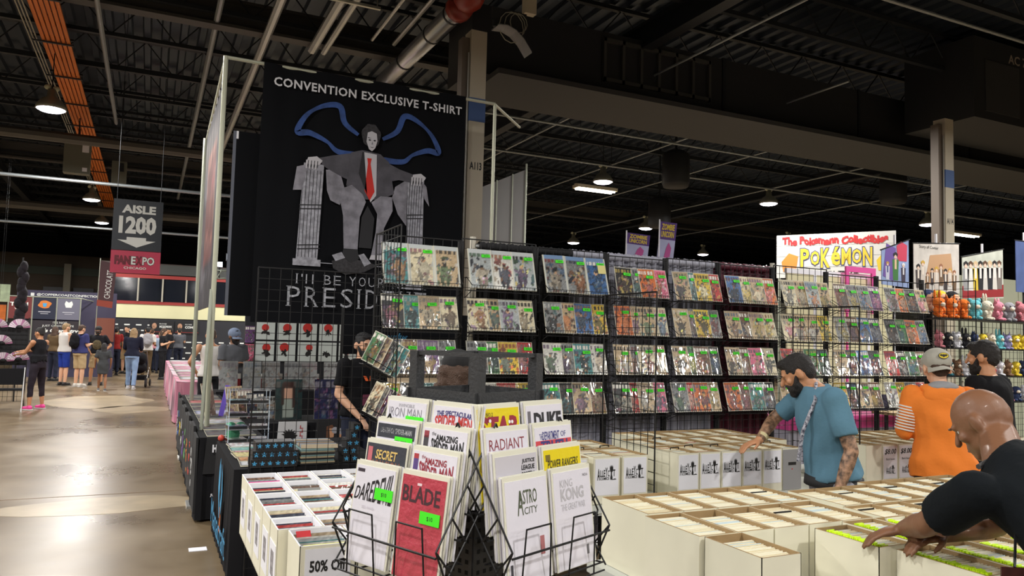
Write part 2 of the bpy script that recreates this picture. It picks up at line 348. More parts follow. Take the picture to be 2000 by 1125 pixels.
mb = MB(); letter(mb, 'AC 7', (1.0, 0, 1.15), (1, 0, 0), (0, 0, 1), .55, .18, bold=.02, lift=.004); mb.obj('stencil_lettering', M('dim_white_paint', lin(150, 140, 128), .7), t)
# curved deflector over the A113 column
t = thing('loudspeaker_horn', 'grey curved horn loudspeaker mounted on top of the A113 column', 'speaker', (3.66, 8.45, 5.52))
mb = MB(); pr = [(0, .02), (.22, .04), (.42, -.03), (.6, -.18), (.78, -.42)]
for (a, za), (b, zb_) in zip(pr[:-1], pr[1:]): mb.add([(a, -.25, za), (a, .1, za), (b, -.25, zb_), (b, .1, zb_), (a, -.25, za-.03), (a, .1, za-.03), (b, -.25, zb_-.03), (b, .1, zb_-.03)], [(0, 1, 3, 2), (4, 6, 7, 5), (0, 2, 6, 4), (1, 5, 7, 3)])
mb.obj('horn_shell', M('horn_grey', lin(150, 150, 150), .5), t, True)
mb = MB(); mb.poly([(a, b) for a, b in pr]+[(.8, .5), (0, .5)], (0, .1, 0), (1, 0, 0), (0, 0, 1), .02); mb.obj('horn_back', bd, t)
MB().bar((-.02, -.12, .0), (-.02, -.12, .14), .05, 8).obj('mount', steel, t); t.scale = (.6,)*3
t = thing('wall_box', 'small beige cable box with looping wires near the horn loudspeaker', 'box', (4.12, 8.5, 5.85))
MB().b2((0, 0, 0), (.16, .1, .6)).obj('box_case', M('beige_case', lin(190, 180, 155), .6), t)
for q in range(3):
    mb = MB(); mb.path([(-.1-.05*q+.12*math.sin(a)*(1+.2*q), -.02, -.05-.25*(1-math.cos(a))/2*(1+.3*q)) for a in [i*PI/6 for i in range(13)]], .006); mb.obj('cable_loop', M('pale_cable', lin(170, 168, 150), .6), t)
# electrical boxes at left
t = thing('transformer_box', 'grey green electrical box hanging below the orange conduits', 'electrical box', (-1.72, 20.3, 5.25))
MB().b2((-.27, -.15, 0), (.27, .15, .78)).obj('box_case', M('sage_case', lin(108, 110, 96), .6), t); MB().b2((.1, -.156, .5), (.24, -.15, .7)).obj('notice_sticker', paper, t); MB().b2((.12, -.156, .05), (.22, -.15, .14)).obj('notice_sticker', paper, t); MB().bar((0, 0, .78), (0, 0, 1.33), .02).obj('hanger_strut', steel, t)
t = thing('switch_box', 'smaller grey green electrical box right of the hanging one', 'electrical box', (-.85, 20.6, 5.15))
MB().b2((-.16, -.12, 0), (.16, .12, .55)).obj('box_case', M('sage_case', lin(108, 110, 96), .6), t); MB().b2((.0, -.16, .3), (.1, -.12, .5)).obj('switch_lever', steel, t); MB().bar((0, 0, .55), (0, 0, 2.55), .02).obj('hanger_strut', steel, t)
for y, z, r in ((19.5, 5.9, .12), (29, 5.6, .15)):
    pipe((-20, y, z), (2, y, z), r, 'grey beam crossing the aisle at left, %s one' % ('nearer' if y < 22 else 'farther'), M('dim_beam', lin(86, 84, 78), .6), 'cross_beam')
for y, z in ((17.5, 4.62), (24.5, 4.5)):
    pipe((-14, y, z), (3.5, y, z), .035, 'pale pipe crossing above the aisle at left, %s' % {17.5: 'just above the aisle sign', 24.5: 'lowest and farthest', 12.5: 'highest and nearest'}[y])
for i, (y, z) in enumerate(((7.2, 6.6), (13.2, 6.0), (15.2, 5.85))):
    pipe((4.8, y, z), (26, y, z), .025, 'long thin pale pipe under the roof at right, %s' % ('top one', 'middle one', 'lowest one')[i])
for i, (x, y0) in enumerate(((7.5, 6), (10.5, 9), (12.8, 12), (16, 12), (20, 11))):
    pipe((x, y0, 6.2), (x, y0+16, 6.2), .02, 'thin conduit running away under the dark roof at right, %s' % ('leftmost', 'second from left', 'middle', 'second from right', 'rightmost')[i])
for i, (x, y, z) in enumerate(((11.5, 15, 5.5), (13.6, 18.5, 5.1), (18, 14, 5.6))):
    t = thing('heater_can', 'dark round ventilation can hanging under the roof, %s' % ('left of three', 'middle of three', 'right of three')[i], 'duct', (x, y, z)); MB().lathe((0, 0, 0), [(.3, 0), (.34, .1), (.34, .8), (.2, .9)], 14).obj('can_body', bd, t, True); MB().bar((0, 0, .9), (0, 0, 7.72-z), .03).obj('hanging_rod', steel, t)
# ------------------------------------------------------------------ printed covers (vertex colours = flat print)
PAL = {'red': (188, 44, 40), 'orange': (216, 112, 48), 'yellow': (226, 190, 60), 'green': (70, 120, 74), 'teal': (70, 138, 140), 'blue': (62, 104, 158), 'navy': (36, 42, 66), 'purple': (104, 66, 116),
       'pink': (220, 110, 140), 'tan': (196, 172, 136), 'grey': (132, 134, 134), 'black': (28, 28, 30), 'white': (222, 220, 212), 'brown': (112, 78, 56), 'cream': (224, 212, 178), 'silver': (176, 182, 182)}
PN = list(PAL)
coverm = attr_mat('bagged_print', .4, 1, .5); slabm = attr_mat('plastic_case_print', .35, 1, .35)
plainm = attr_mat('plain_print', .6)
def paint(seed, base, nx=22, ny=33, busy=1.0, border=True, head=True):
    r = np.random.RandomState(seed); X, Y = np.meshgrid(np.linspace(0, 1, nx+1), np.linspace(0, 1, ny+1))
    b = np.array(PAL[base], float); c = b*np.ones((ny+1, nx+1, 3)); c *= (1+.3*(Y-.5)*r.uniform(-1, 1))[..., None]
    def blob(cx, cy, rx, ry, col, ang=0):
        dx, dy = X-cx, (Y-cy)*1.5; u = dx*math.cos(ang)+dy*math.sin(ang); v = -dx*math.sin(ang)+dy*math.cos(ang)
        k = (u/rx)**2+(v/ry)**2 < 1; c[k] = col
    cols = [(lambda q: q*.5+.3*b+.2*q.mean())(np.array(PAL[PN[r.randint(len(PN))]], float)*r.uniform(.55, 1.1)) for _ in range(5)]
    for _ in range(int(34*busy)): blob(r.uniform(0, 1), r.uniform(0, .8)**1, r.uniform(.02, .17), r.uniform(.015, .1), cols[r.randint(5)]*r.uniform(.6, 1.15), r.uniform(0, 3))
    if head:                                  # a standing or crouching figure
        fc = cols[0]; fx = r.uniform(.35, .65); fy = r.uniform(.3, .42); skin = np.array((205, 165, 130), float)*r.uniform(.6, 1.1)
        blob(fx, fy, r.uniform(.14, .2), .27, fc); blob(fx-.12, fy-.18, .07, .24, fc*.7, .3); blob(fx+.12, fy-.18, .07, .24, fc*.8, -.3)
        blob(fx-.2, fy+.08, .05, .2, fc*1.1, r.uniform(-1, 1)); blob(fx+.2, fy+.08, .05, .2, fc*.9, r.uniform(-1, 1)); blob(fx, fy+.22, .08, .1, skin); blob(fx, fy+.26, .08, .05, cols[1]*.5)
    tc = cols[3] if np.abs(cols[3]-b).sum() > 120 else (np.array((240., 235, 225)) if b.sum() < 380 else np.array((40., 35, 35)))
    for _ in range(int(16*busy)): blob(r.normal(.5, .14), r.uniform(.1, .7), r.uniform(.015, .06), r.uniform(.015, .09), cols[r.randint(5)]*r.uniform(.4, 1.5), r.uniform(0, 3))
    for k in range(nx):                       # blocky title letters
        if k % 4 != 3 and r.rand() < .85: c[int(.83*ny):int(.93*ny)+1, k+1 if k+1 <= nx else nx] = tc
    c += r.normal(0, 13, (c.shape[0], c.shape[1], 1))*busy
    if border: c[0] = c[-1] = (226, 222, 205); c[:, 0] = c[:, -1] = (226, 222, 205)
    return np.clip(c, 4, 250)
def print_mesh(name, arr, w_, h_, d, m, side=(222, 216, 192), y0=0):
    """upright slab, front at -y, origin bottom centre"""
    ny, nx = arr.shape[0]-1, arr.shape[1]-1; vs = []; fs = []; col = []
    for j in range(ny+1):
        for i in range(nx+1): vs.append(((i/nx-.5)*w_, y0, j/ny*h_)); col.append(arr[j, i])
    for j in range(ny):
        for i in range(nx): a = j*(nx+1)+i; fs.append((a, a+1, a+nx+2, a+nx+1))
    n = len(vs)
    for y in (y0, y0+d):
        for x, z in ((-.5, 0), (.5, 0), (.5, 1), (-.5, 1)): vs.append((x*w_, y, z*h_)); col.append(np.array(side, float))
    fs += [(n+4, n+7, n+6, n+5), (n, n+4, n+5, n+1), (n+1, n+5, n+6, n+2), (n+2, n+6, n+7, n+3), (n+3, n+7, n+4, n)]
    me = bpy.data.meshes.new(name); me.from_pydata(vs, [], fs); me.materials.append(m)
    at = me.color_attributes.new('print', 'FLOAT_COLOR', 'POINT')
    c = (np.array(col)/255.0); c = np.where(c <= .04045, c/12.92, ((c+.055)/1.055)**2.4)
    at.data.foreach_set('color', np.concatenate([c, np.ones((len(c), 1))], 1).ravel().astype(np.float32)); return me
def tagmesh():
    mb = MB(); mb.box((0, 0, 0), (.072, .002, .025)); 
    for i, (w_, h_) in enumerate(((.006, .012), (.005, .01), (.007, .01), (.006, .009))): mb.box((-.012+i*.01, -.0012, 0), (w_*.6, .0008, h_), mi=1)
    return mb.mesh('price_sticker', [green, ink])
TAG = tagmesh()
# ------------------------------------------------------------------ grid panels
def grid_panel(name, o, X, wd, z0, z1, lab, cell=.076, group='black wire grid panels', cat='grid panel'):
    """o = lower left corner (x,y) ; X = unit direction along the panel"""
    t = thing(name, lab, cat, (o[0], o[1], z0)); t['group'] = group; X = V((*X, 0)); h = z1-z0
    mb = MB(); n = max(1, round(wd/cell)); m_ = round(h/cell)
    for i in range(1, n): mb.bar(X*(wd*i/n), X*(wd*i/n)+V((0, 0, h)), .0026, 4)
    for j in range(1, m_): mb.bar(V((0, 0, h*j/m_)), X*wd+V((0, 0, h*j/m_)), .0026, 4)
    stuff(mb.obj('grid_wire', black, t))
    for a, b in ((V((0, 0, 0)), V((0, 0, h))), (X*wd, X*wd+V((0, 0, h))), (V((0, 0, 0)), X*wd), (V((0, 0, h)), X*wd+V((0, 0, h)))): MB().bar(a, b, .0055, 5).obj('frame_rod', black, t)
    return t
ords = ['first', 'second', 'third', 'fourth', 'fifth', 'sixth', 'seventh', 'eighth', 'ninth']
XE = [(1.50, 2.13), (2.18, 2.78), (2.84, 3.46), (3.51, 4.08), (4.12, 4.67), (4.71, 5.33), (5.38, 6.04), (6.08, 6.76), (6.80, 7.46)]
for i, (a, b) in enumerate(XE):
    grid_panel('grid_panel', (a-.02, 5.47), (1, 0), b-a+.04, .03, (2.44, 2.46, 2.44, 2.42, 2.44, 2.43, 2.46, 2.42, 2.4)[i], 'black wire grid panel behind the %s stack of comic baskets from the left' % ords[i])
    t = MB().b2((-.022, -.01, 0), (.022, .02, 2.44)).obj('panel_post', black); t.location = (b+.025, 5.48, 0); tag(t, 'black flat upright post right of the %s stack of comic baskets' % ords[i], 'post')
grid_panel('grid_panel', (.66, 5.47), (1, 0), .83, .03, 2.14, 'open black wire grid panel in front of the print seller, with no comics')
def divider(x, y0, y1, z0, z1, lab): return grid_panel('grid_panel', (x, y0), (0, 1), y1-y0, z0, z1, lab)
divider(1.475, 4.84, 5.44, .03, 2.43, 'tall wire grid panel seen edge on at the left end of the comic wall')
divider(2.93, 4.0, 4.62, .03, 2.02, 'wire grid panel standing edge on between the two groups of logo boxes')
divider(4.72, 3.96, 4.6, .03, 2.0, 'wire grid panel standing edge on behind the man in blue')
divider(7.5, 4.9, 5.45, .03, 2.4, 'wire grid panel standing edge on at the right end of the comic wall')
# ------------------------------------------------------------------ baskets and comics
def basket_mesh(wd):
    mb = MB(); dp, lean = .13, .25
    n = 26
    for k in range(n+1): x = -wd/2+wd*k/n; mb.bar((x, -dp, .0), (x, 0, .012), .0018, 4); 
    for y, z in ((-dp, 0), (-dp*.5, .004), (0, .012)): mb.bar((-wd/2, y, z), (wd/2, y, z), .003, 4)
    mb.bar((-wd/2, -dp-.012, .045), (wd/2, -dp-.012, .045), .003, 4)
    for k in range(0, n+1): x = -wd/2+wd*k/n; mb.bar((x, -dp, 0), (x, -dp-.012, .045), .0016, 4)
    return mb
def side_mesh(s, wd):
    x = s*wd/2; mb = MB()
    mb.path([(x, -.142, .045), (x, -.03, .11), (x, -.0, .11), (x, 0, -.05), (x, -.13, 0)], .003); return mb
ZB = [2.06, 1.735, 1.405, 1.085]
rown = ['top row', 'second row', 'third row', 'bottom row']
LEAN = .29
def tilt(t): t.rotation_euler = (-LEAN, 0, 0)
SETS = {  # cover colours, [row][basket]; pale tan ones have glare painted into the colour
 0: ['teal cream tan', 'silver white silver', 'grey grey blue', 'black grey orange pink', 'tan teal yellow red', 'blue cream tan orange', 'cream tan silver tan', 'brown grey grey purple', 'grey orange black tan'],
 1: ['black teal tan cream', 'cream tan silver cream', 'grey tan blue yellow', 'orange tan tan cream', 'tan grey yellow grey', 'tan brown tan cream', 'cream tan tan yellow', 'grey brown blue navy', 'black green orange grey'],
 2: ['navy brown purple grey', 'grey green yellow red', 'white grey teal white', 'tan grey cream tan', 'tan green brown black', 'tan brown pink cream', 'red tan green black', 'tan navy blue black', 'red black green brown'],
 3: ['yellow black teal brown', 'brown white red yellow', 'teal black tan brown', 'black red tan pink', 'grey red orange tan', 'orange brown teal black', 'tan red grey brown', 'yellow black tan brown', 'white yellow grey red']}
POS = {3: ['left', 'middle', 'right'], 4: ['far left', 'left of centre', 'right of centre', 'far right']}
seed = 100
for r in range(4):
    for bi, (a, b) in enumerate(XE):
        cx, wd = (a+b)/2, b-a-.02
        if wd not in MATS: MATS[wd] = (basket_mesh(wd).mesh('wire_shelf', black), side_mesh(-1, wd).mesh('side_wire', black), side_mesh(1, wd).mesh('side_wire', black))
        t = thing('wire_basket', 'black wire basket in the %s of the comic wall, %s from the left' % (rown[r], ords[bi]), 'basket', (cx, 5.46, ZB[r]-.012), 0, 'wire baskets on the comic wall')
        link('wire_shelf', MATS[wd][0], t); link('side_wire', MATS[wd][1], t); link('side_wire', MATS[wd][2], t)
        cols = SETS[r][bi].split(); n = len(cols); big = n == 3
        cw, chh = (.2, .325) if big else (.172, .264)
        x_l = a+.015+cw/2; x_r = b-.015-cw/2
        for k, col in enumerate(cols):
            seed += 1; x = x_l+(x_r-x_l)*k/(n-1); hd = col not in ('silver',)
            arr = paint(seed, col, busy=.7 if col in ('cream', 'tan', 'white', 'silver') else 1.0)
            if big: arr[-4:, 2:-2] = (120, 150, 190) if bi == 2 else (200, 205, 205); arr[:, 1] = arr[:, -2] = (205, 210, 205)
            me = print_mesh('comic_cover', arr, cw, chh, .008 if big else .004, slabm if big else coverm)
            o = link('cased_comic' if big else 'comic_book', me); o.location = (x, 5.46-.105+(.006*(k % 2)), ZB[r]+.012); o.rotation_euler = (-LEAN, R_(random.uniform(-1.2, 1.2)), 0)
            tag(o, ('cased comic, %s cover, %s one in the %s basket, %s' if big else 'bagged comic, %s cover, %s in the %s basket from left, %s') % (col, POS[n][k], ords[bi], rown[r]), 'comic book', 'comics on the rack wall')
            if not (r == 0 and bi == 0 and k == 2):
                g = link('price_sticker', TAG, o); g.location = (random.uniform(.02, .045) if not big else .05, -.004, chh-.05-random.uniform(0, .03) if not big else chh-.055); g.rotation_euler = (0, R_(random.uniform(-3, 3)), 0)
            if r == 0 and bi == 2 and k == 2:
                MB().box((.055, -.006, chh-.1), (.075, .002, .075)).obj('yellow_note', M('note_yellow', lin(232, 222, 150), .8), o)
# lettering on covers that is legible
# ------------------------------------------------------------------ drapes behind the wall
def drape(name, x0, x1, y, z0, z1, m, lab, folds=9, amp=.03, parent=None, ydir=(1, 0)):
    nx, nz = int(folds*14), 10; vs = []
    L = x1-x0
    for j in range(nz+1):
        for i in range(nx+1):
            u = i/nx; f = j/nz; a = amp*(.5+.5*(1-f))
            d = a*math.sin(2*PI*folds*u+.9*math.sin(7*u+f*2))+amp*.4*math.sin(2*PI*folds*2.3*u+1)
            vs.append((u*L, d, z0+(z1-z0)*f))
    fs = [(j*(nx+1)+i, j*(nx+1)+i+1, (j+1)*(nx+1)+i+1, (j+1)*(nx+1)+i) for j in range(nz) for i in range(nx)]
    me = bpy.data.meshes.new(name); me.from_pydata(vs, [], fs); me.materials.append(m); me.polygons.foreach_set('use_smooth', [True]*len(fs))
    t = thing(name, lab, 'curtain', (x0, y, 0)); link('cloth_panel', me, t)
    rb = MB(); n = int(L/.012); prev = None
    vs = []; fs = []; K = 8                       # ruched sleeve over the pole
    for i in range(n+1):
        rr = .036*(1+.16*math.sin(i*2.1)+.1*math.sin(i*.83))
        for k in range(K): a_ = 2*PI*k/K; vs.append((L*i/n, rr*math.cos(a_), z1+rr*math.sin(a_)))
    fs = [(i*K+k, i*K+(k+1) % K, (i+1)*K+(k+1) % K, (i+1)*K+k) for i in range(n) for k in range(K)]
    rb.add(vs, fs); rb.obj('ruched_sleeve', m, t, True)
    return t
bdr = M('black_drape_cloth', (.014, .014, .016), .8); sdr = M('silver_drape_cloth', lin(176, 176, 190), .5, coat=.2); mdr = M('maroon_drape_cloth', lin(92, 28, 48), .55, coat=.15)
drape('pipe_drape', 2.36, 3.22, 5.62, .05, 2.43, bdr, 'black pleated drape hanging behind the cased comics', 7)
drape('pipe_drape', 3.22, 4.75, 5.62, .05, 2.43, sdr, 'silver grey pleated drape behind the middle of the comic wall', 12)
drape('pipe_drape', 4.75, 5.45, 5.62, .05, 2.43, mdr, 'maroon pleated drape behind the comic wall left of the big sign', 6)
t = thing('drape_pole', 'horizontal drape pole with upright posts behind the comic wall', 'pole', (2.33, 5.62, 0))
MB().bar((0, 0, 2.43), (3.14, 0, 2.43), .02, 8).obj('cross_bar', chrome, t)
for x in (-.02, 3.16): MB().bar((x, 0, 0), (x, 0, 2.5), .024, 8).obj('upright', M('cream_post', lin(210, 205, 190), .5), t)
area('booth_uplight', (4.3, 5.95, .5), 12, .3, (.35, .2, 1))
# ------------------------------------------------------------------ tables and comic boxes
tabm = M('table_plastic', lin(205, 208, 200), .5, bump=.03, bscale=40)
def table(name, x0, x1, y0, y1, lab, z=.72, legs=True, cat='table'):
    t = thing(name, lab, cat, (x0, y0, 0)); w_, d = x1-x0, y1-y0
    mb = MB(); mb.b2((0, 0, z-.045), (w_, d, z)); mb.b2((.01, .01, z-.06), (w_-.01, d-.01, z-.045)); mb.obj('tabletop', tabm, t)
    if legs:
        for x in (.15, w_-.15):
            for y in (.08, d-.08): MB().bar((x, y, 0), (x, y, z-.05), .013, 6).obj('leg', M('grey_leg', (.2, .2, .2), .4, .5), t)
    return t
table('folding_table', 1.81, 4.12, 1.9, 2.96, 'white plastic folding table under the open comic boxes in front')
table('folding_table', 2.36, 4.4, 1.15, 1.885, 'white plastic folding table under the boxes by the bald man')
table('folding_table', 2.05, 4.6, 3.9, 4.95, 'white folding table carrying the boxes with the cat logo')
table('folding_table', 4.63, 7.1, 3.78, 4.72, 'white folding table carrying the eight dollar boxes')
table('folding_table', .48, 1.1, 2.5, 4.0, 'white folding table under the half price bins at left')
BW, BD, BH, T = .172, .345, .28, .005
def box_parts(w_, d, h):
    out = MB(); inn = MB()
    for s in (-1, 1):
        out.b2((s*w_/2, -d/2, 0), (s*(w_/2-T*.5), d/2, h)); inn.b2((s*(w_/2-T*.5), -d/2+T, T), (s*(w_/2-T), d/2-T, h+.0005))
        inn.b2((s*(w_/2-T*.9), -d/2, h), (s*w_/2, d/2, h+.0012))
        out.b2((-w_/2, s*d/2, 0), (w_/2, s*(d/2-T*.5), h)); inn.b2((-w_/2+T, s*(d/2-T*.5), T), (w_/2-T, s*(d/2-T), h+.0005))
        inn.b2((-w_/2, s*(d/2-T*.9), h), (w_/2, s*d/2, h+.0012))
    out.b2((-w_/2, -d/2, 0), (w_/2, d/2, T))
    return out, inn
BM = {}
def comic_box(x, y, lab, w_=BW, d=BD, h=BH, z=.722, rot=0, group='white comic boxes', fill=.92, kind='plain', facing='y', drop=.012, name='comic_box', fcat='comics', fl=None, colr=None):
    """x,y = centre; long side along y"""
    k = (w_, d, h, group[:4])
    if k not in BM:
        o_, i_ = box_parts(w_, d, h); BM[k] = (o_.mesh('box_shell', card), i_.mesh('inner_board', brown if group[:4] == 'whit' else paper))
    t = thing(name, lab, 'box', (x, y, z), rot, group)
    link('box_shell', BM[k][0], t); link('inner_board', BM[k][1], t)
    # the comics standing in it, edge on
    mb = MB(); rr = random.Random(int(x*1000+y*77)); n = int(d*fill/.0046); ch = min(.276, h-.002)
    if group[:4] == 'half': n = 0
    lean = rr.uniform(.05, .16); y0 = -d/2+.012
    for q in range(n):
        yy = y0+q*.0046; hh = ch-drop*.4-rr.random()**2*.009; ww = w_-.018-rr.random()*.008; xo = rr.uniform(-.004, .004)
        mi = 0 if rr.random() < .6 else (1 if rr.random() < .75 else 2)
        if colr and rr.random() < colr: mi = 3+rr.randrange(4)
        a, b = xo-ww/2, xo+ww/2; th = .0026; dz = math.sin(lean)*hh
        vs = [(a, yy, .006), (b, yy, .006), (b, yy+dz*.3, hh), (a, yy+dz*.3, hh), (a, yy+th, .006), (b, yy+th, .006), (b, yy+th+dz*.3, hh), (a, yy+th+dz*.3, hh)]
        mb.add(vs, [(0, 1, 2, 3), (3, 2, 6, 7), (5, 4, 7, 6), (1, 5, 6, 2), (4, 0, 3, 7)], mi)
    if group[:4] == 'half':
        nb = max(4, int((d-.07)/.032))
        for q in range(nb):
            cn_ = ('cream', 'grey', 'white', 'tan', 'teal', 'navy', 'red', 'brown', 'white', 'silver')[rr.randrange(10)]; arr = paint(2000+rr.randrange(18), cn_, 16, 24, 1.2, False, False)
            o = link('comic_book', print_mesh('comic_book', arr, w_-.02, .262, .004, coverm)); o.location = (x, y-d/2+.012+q*.032-.0, z+.012+.006*rr.random()); o.rotation_euler = (-.3-.03*rr.random(), 0, 0)
            tag(o, 'bagged %s comic, %s from front, %s' % (cn_, (ords+['tenth', 'eleventh'])[min(q, 10)], ('bin in'+lab.split(',', 1)[1]) if 'row from' in lab else ('in the 50% Off bin' if 'signed' in lab else 'in the bin right of the 50% Off bin')), 'comic book', 'comics in the half price bins')
        return t
    c = mb.obj('packed_comics', [M('board_edge', lin(244, 240, 218), .55, coat=.4), M('board_edge_cream', lin(232, 220, 186), .6, coat=.3), M('board_edge_blue', lin(205, 222, 228), .5, coat=.4),
                                 M('edge_red', lin(170, 60, 56), .5, coat=.5), M('edge_dark', lin(52, 48, 52), .5, coat=.5), M('edge_teal', lin(82, 118, 112), .5, coat=.5), M('edge_brown', lin(150, 110, 84), .5, coat=.5)])
    c.location = (x, y, z); c.rotation_euler = (0, 0, rot); stuff(c); tag(c, 'packed bagged comics inside the '+' '.join(lab.split()[:12]), 'comics', 'comics packed in boxes')
    return t
def cat_logo(mb, o, X, Y, s, mi=0):
    o, X, Y = V(o), V(X), V(Y)
    hgt = [.52, .3, .3, .34, .36, .42]; cur = 0
    for ch, w_, h_, dz in (('A', .13, .5, 0), ('L', .08, .3, .14), ('L', .08, .28, .14), ('E', .08, .3, .14), ('Y', .11, .42, .12), ('C', .09, .28, .14)):
        letter(mb, ch, o+X*(cur*s)+Y*(dz*s), X, Y, w_*s, h_*s, mi, .02); cur += w_+.012
    letter(mb, 'T', o+X*((cur+.17)*s)+Y*(.14*s), X, Y, .12*s, .3*s, mi, .02)
    letter(mb, 'COMICS', o+X*(.15*s)-Y*(-.0*s), X, Y, .46*s, .12*s, mi, .02)
    cx = cur+.09; N = X.cross(Y).normalized()
    body = [(-.05, .0), (.05, 0), (.055, .1), (.03, .2), (.025, .32), (.07, .38), (.085, .5), (.07, .62), (.045, .52), (.02, .64), (0, .54), (-.02, .64), (-.045, .52), (-.07, .62), (-.085, .5), (-.07, .38), (-.025, .32), (-.03, .2), (-.055, .1)]
    mb.poly([((a+cx)*s, b*s) for a, b in body], o+N*.001, X, Y, .0012, mi)
    mb.poly([((a+cx)*s, b*s) for a, b in [(.04, .02), (.04, -.01), (.26, .0), (.24, .03), (.16, .04), (.1, .02)]], o+N*.001, X, Y, .0012, mi)
def sign_on(t, w_, h_, kind, yf, shade=0, z0=None):
    """paper sheet with logo on the front (-y) face"""
    z0 = BH-.012-h_ if z0 is None else z0
    MB().b2((-w_/2, yf-.0022, z0), (w_/2, yf-.0004, z0+h_)).obj('paper_sheet', paper, t)
    mb = MB(); y = yf-.0024
    if kind == 'cat': cat_logo(mb, (-.068, y, z0+h_*.42), (1, 0, 0), (0, 0, 1), .135)
    elif kind == 'eight':
        letter(mb, '$8.00', (-.06, y, z0+h_-.06), (1, 0, 0), (0, 0, 1), .12, .042, bold=.01, shear=.25); mb.obj('price_lettering', ink, t); mb = MB()
        letter(mb, 'Back Issues', (-.045, y, z0+h_-.098), (1, 0, 0), (0, 0, 1), .09, .015); mb.obj('small_lettering', ink, t); mb = MB()
        cat_logo(mb, (-.045, y, z0+.035), (1, 0, 0), (0, 0, 1), .095)
    elif kind == 'half':
        letter(mb, '50% Off', (-.06, y, z0+h_-.075), (1, 0, 0), (0, 0, 1), .12, .038, bold=.03); mb.obj('sign_lettering', ink, t); mb = MB(); cat_logo(mb, (-.035, y, z0+.05), (1, 0, 0), (0, 0, 1), .085)
    mb.obj('printed_logo', ink, t)
pos5 = ['leftmost', 'second from left', 'third from left', 'fourth from left', 'fifth from left', 'sixth from left', 'seventh from left', 'eighth from left', 'ninth from left', 'tenth from left', 'eleventh from left', 'twelfth from left', 'thirteenth from left']
blk = M('black_divider', (.012, .012, .012), .4)
def divider_card(t, x, y, z, lab, w_=.1):
    o = MB().b2((-w_/2, -.0015, -.2), (w_/2, .0015, .018)).obj('divider_card', blk); o.location = (x, y, z); o.rotation_euler = (-.15, 0, 0); tag(o, lab, 'divider', 'black divider cards in the comic boxes')
# front table: three rows
FR = [(2.93, 2.582, [1.95+.181*i for i in range(13)], 'back row of the front table', 0), (2.562, 2.225, [1.92+.181*i for i in range(12)], 'middle row of the front table', .0), (2.218, 1.93, [1.935], 'nearest single box in front of the front table', 0)]
for ri, (ya, yb, xs, rn, _) in enumerate(FR):
    for i, x in enumerate(xs):
        if x > 4.02: continue
        if ri < 2 and x > 2.75:
            x += .04; ya, yb = ((2.77, 2.43), (2.42, 2.2))[ri]
            if x > 3.4 and ri == 0: ya, yb = 2.83, 2.45
        d = ya-yb-.004
        lab = ('open white comic box, %s in the %s' % (pos5[i], rn)) if ri < 2 else 'open white comic box nearest the camera at the front left corner'
        comic_box(x, (ya+yb)/2, lab, d=round(d, 3), fill=.74 if (ri, i) in ((1, 1), (2, 0)) else (.8 if (ri, i) == (1, 2) else .9), z=.722, w_=.174)
        if ri < 2 and i > 2 and i % 2 == ri: divider_card(None, x, (ya+yb)/2+.06, .98, 'black divider card, %s box, %s' % (pos5[i], rn))
# yellow edged boxes near the bald man
yel = M('fluorescent_yellow_edge', lin(214, 250, 20), .5); grc = M('grey_card_edge', lin(150, 150, 148), .6)
def yellow_box(x, y, lab, d=.3, w_=.172, ang=0):
    comic_box(x, y, lab, d=d, w_=w_, rot=ang, fill=.9, group='white comic boxes')
    mb = MB(); n = int(d*.86/.006); rr = random.Random(int(x*999))
    for q in range(n): yy = -d/2+.02+q*.006; mb.b2((-.050+rr.uniform(-.006, .006), yy, .255), (-.024+rr.uniform(-.01, .01), yy+.004, .2785+rr.uniform(-.002, .002)))
    o = mb.obj('yellow_marker_stripes', yel); o.location = (x, y, .722); o.rotation_euler = (0, 0, ang); stuff(o); tag(o, 'fluorescent yellow marked comic edges, '+' '.join(lab.split()[6:]), 'comics', 'comics packed in boxes')
# second table boxes
k = 0
for i, x in enumerate((2.43, 2.625, 2.81, 2.995, 3.18, 3.365)):
    yellow_box(x, 2.03 if i == 0 else 2.03, 'yellow marked comic box, %s in row by the bald man\'s hands' % pos5[i], d=.285) if i < 1 else yellow_box(x, 2.05, 'yellow marked comic box, %s in row by the bald man\'s hands' % pos5[i], d=.33)
for i, x in enumerate((2.47, 2.655, 2.84, 3.025, 3.21)):
    yellow_box(x, 1.69 if i else 1.69, 'yellow marked comic box, %s in nearest row under bald man' % pos5[i], d=.32)
# cat logo boxes on the back table
for i, x in enumerate((2.30, 2.527, 2.73)):
    b = comic_box(x, 4.09, 'box with cat logo left of the wire divider, %s' % ('leftmost partly hidden', 'middle one', 'right one')[i], w_=.19, d=.33, colr=.06); sign_on(b, .165, .215, 'cat', -.165)
for i, x in enumerate((2.36, 2.55, 2.74)):
    comic_box(x, 4.45, 'white box behind the cat logo boxes left of divider, %s' % pos5[i], w_=.18, d=.33, colr=.05)
for i, x in enumerate((2.45, 2.64)): comic_box(x, 4.78, 'white box in farthest row left of divider, %s' % pos5[i], w_=.18, d=.3)
for i in range(6):
    x = 3.125+i*.176
    lab = 'box with cat logo right of the wire divider, %s' % pos5[i] if i < 5 else 'plain grey comic box with a hand hole next to the man in blue'
    b = comic_box(x, 4.07, lab, w_=.168, d=.32, colr=.05)
    if i < 5: sign_on(b, .15, .215, 'cat', -.16)
    else:
        MB().b2((-.083, -.1625, .002), (.083, -.1602, .27)).obj('grey_end_panel', M('grey_card', lin(150, 150, 150), .7), b)
        MB().b2((-.035, -.1638, .165), (.035, -.162, .185)).obj('hand_hole', ink, b); MB().b2((-.004, -.164, .135), (.004, -.162, .142)).obj('red_dot', M('red_dot', (.7, .02, .02)), b)
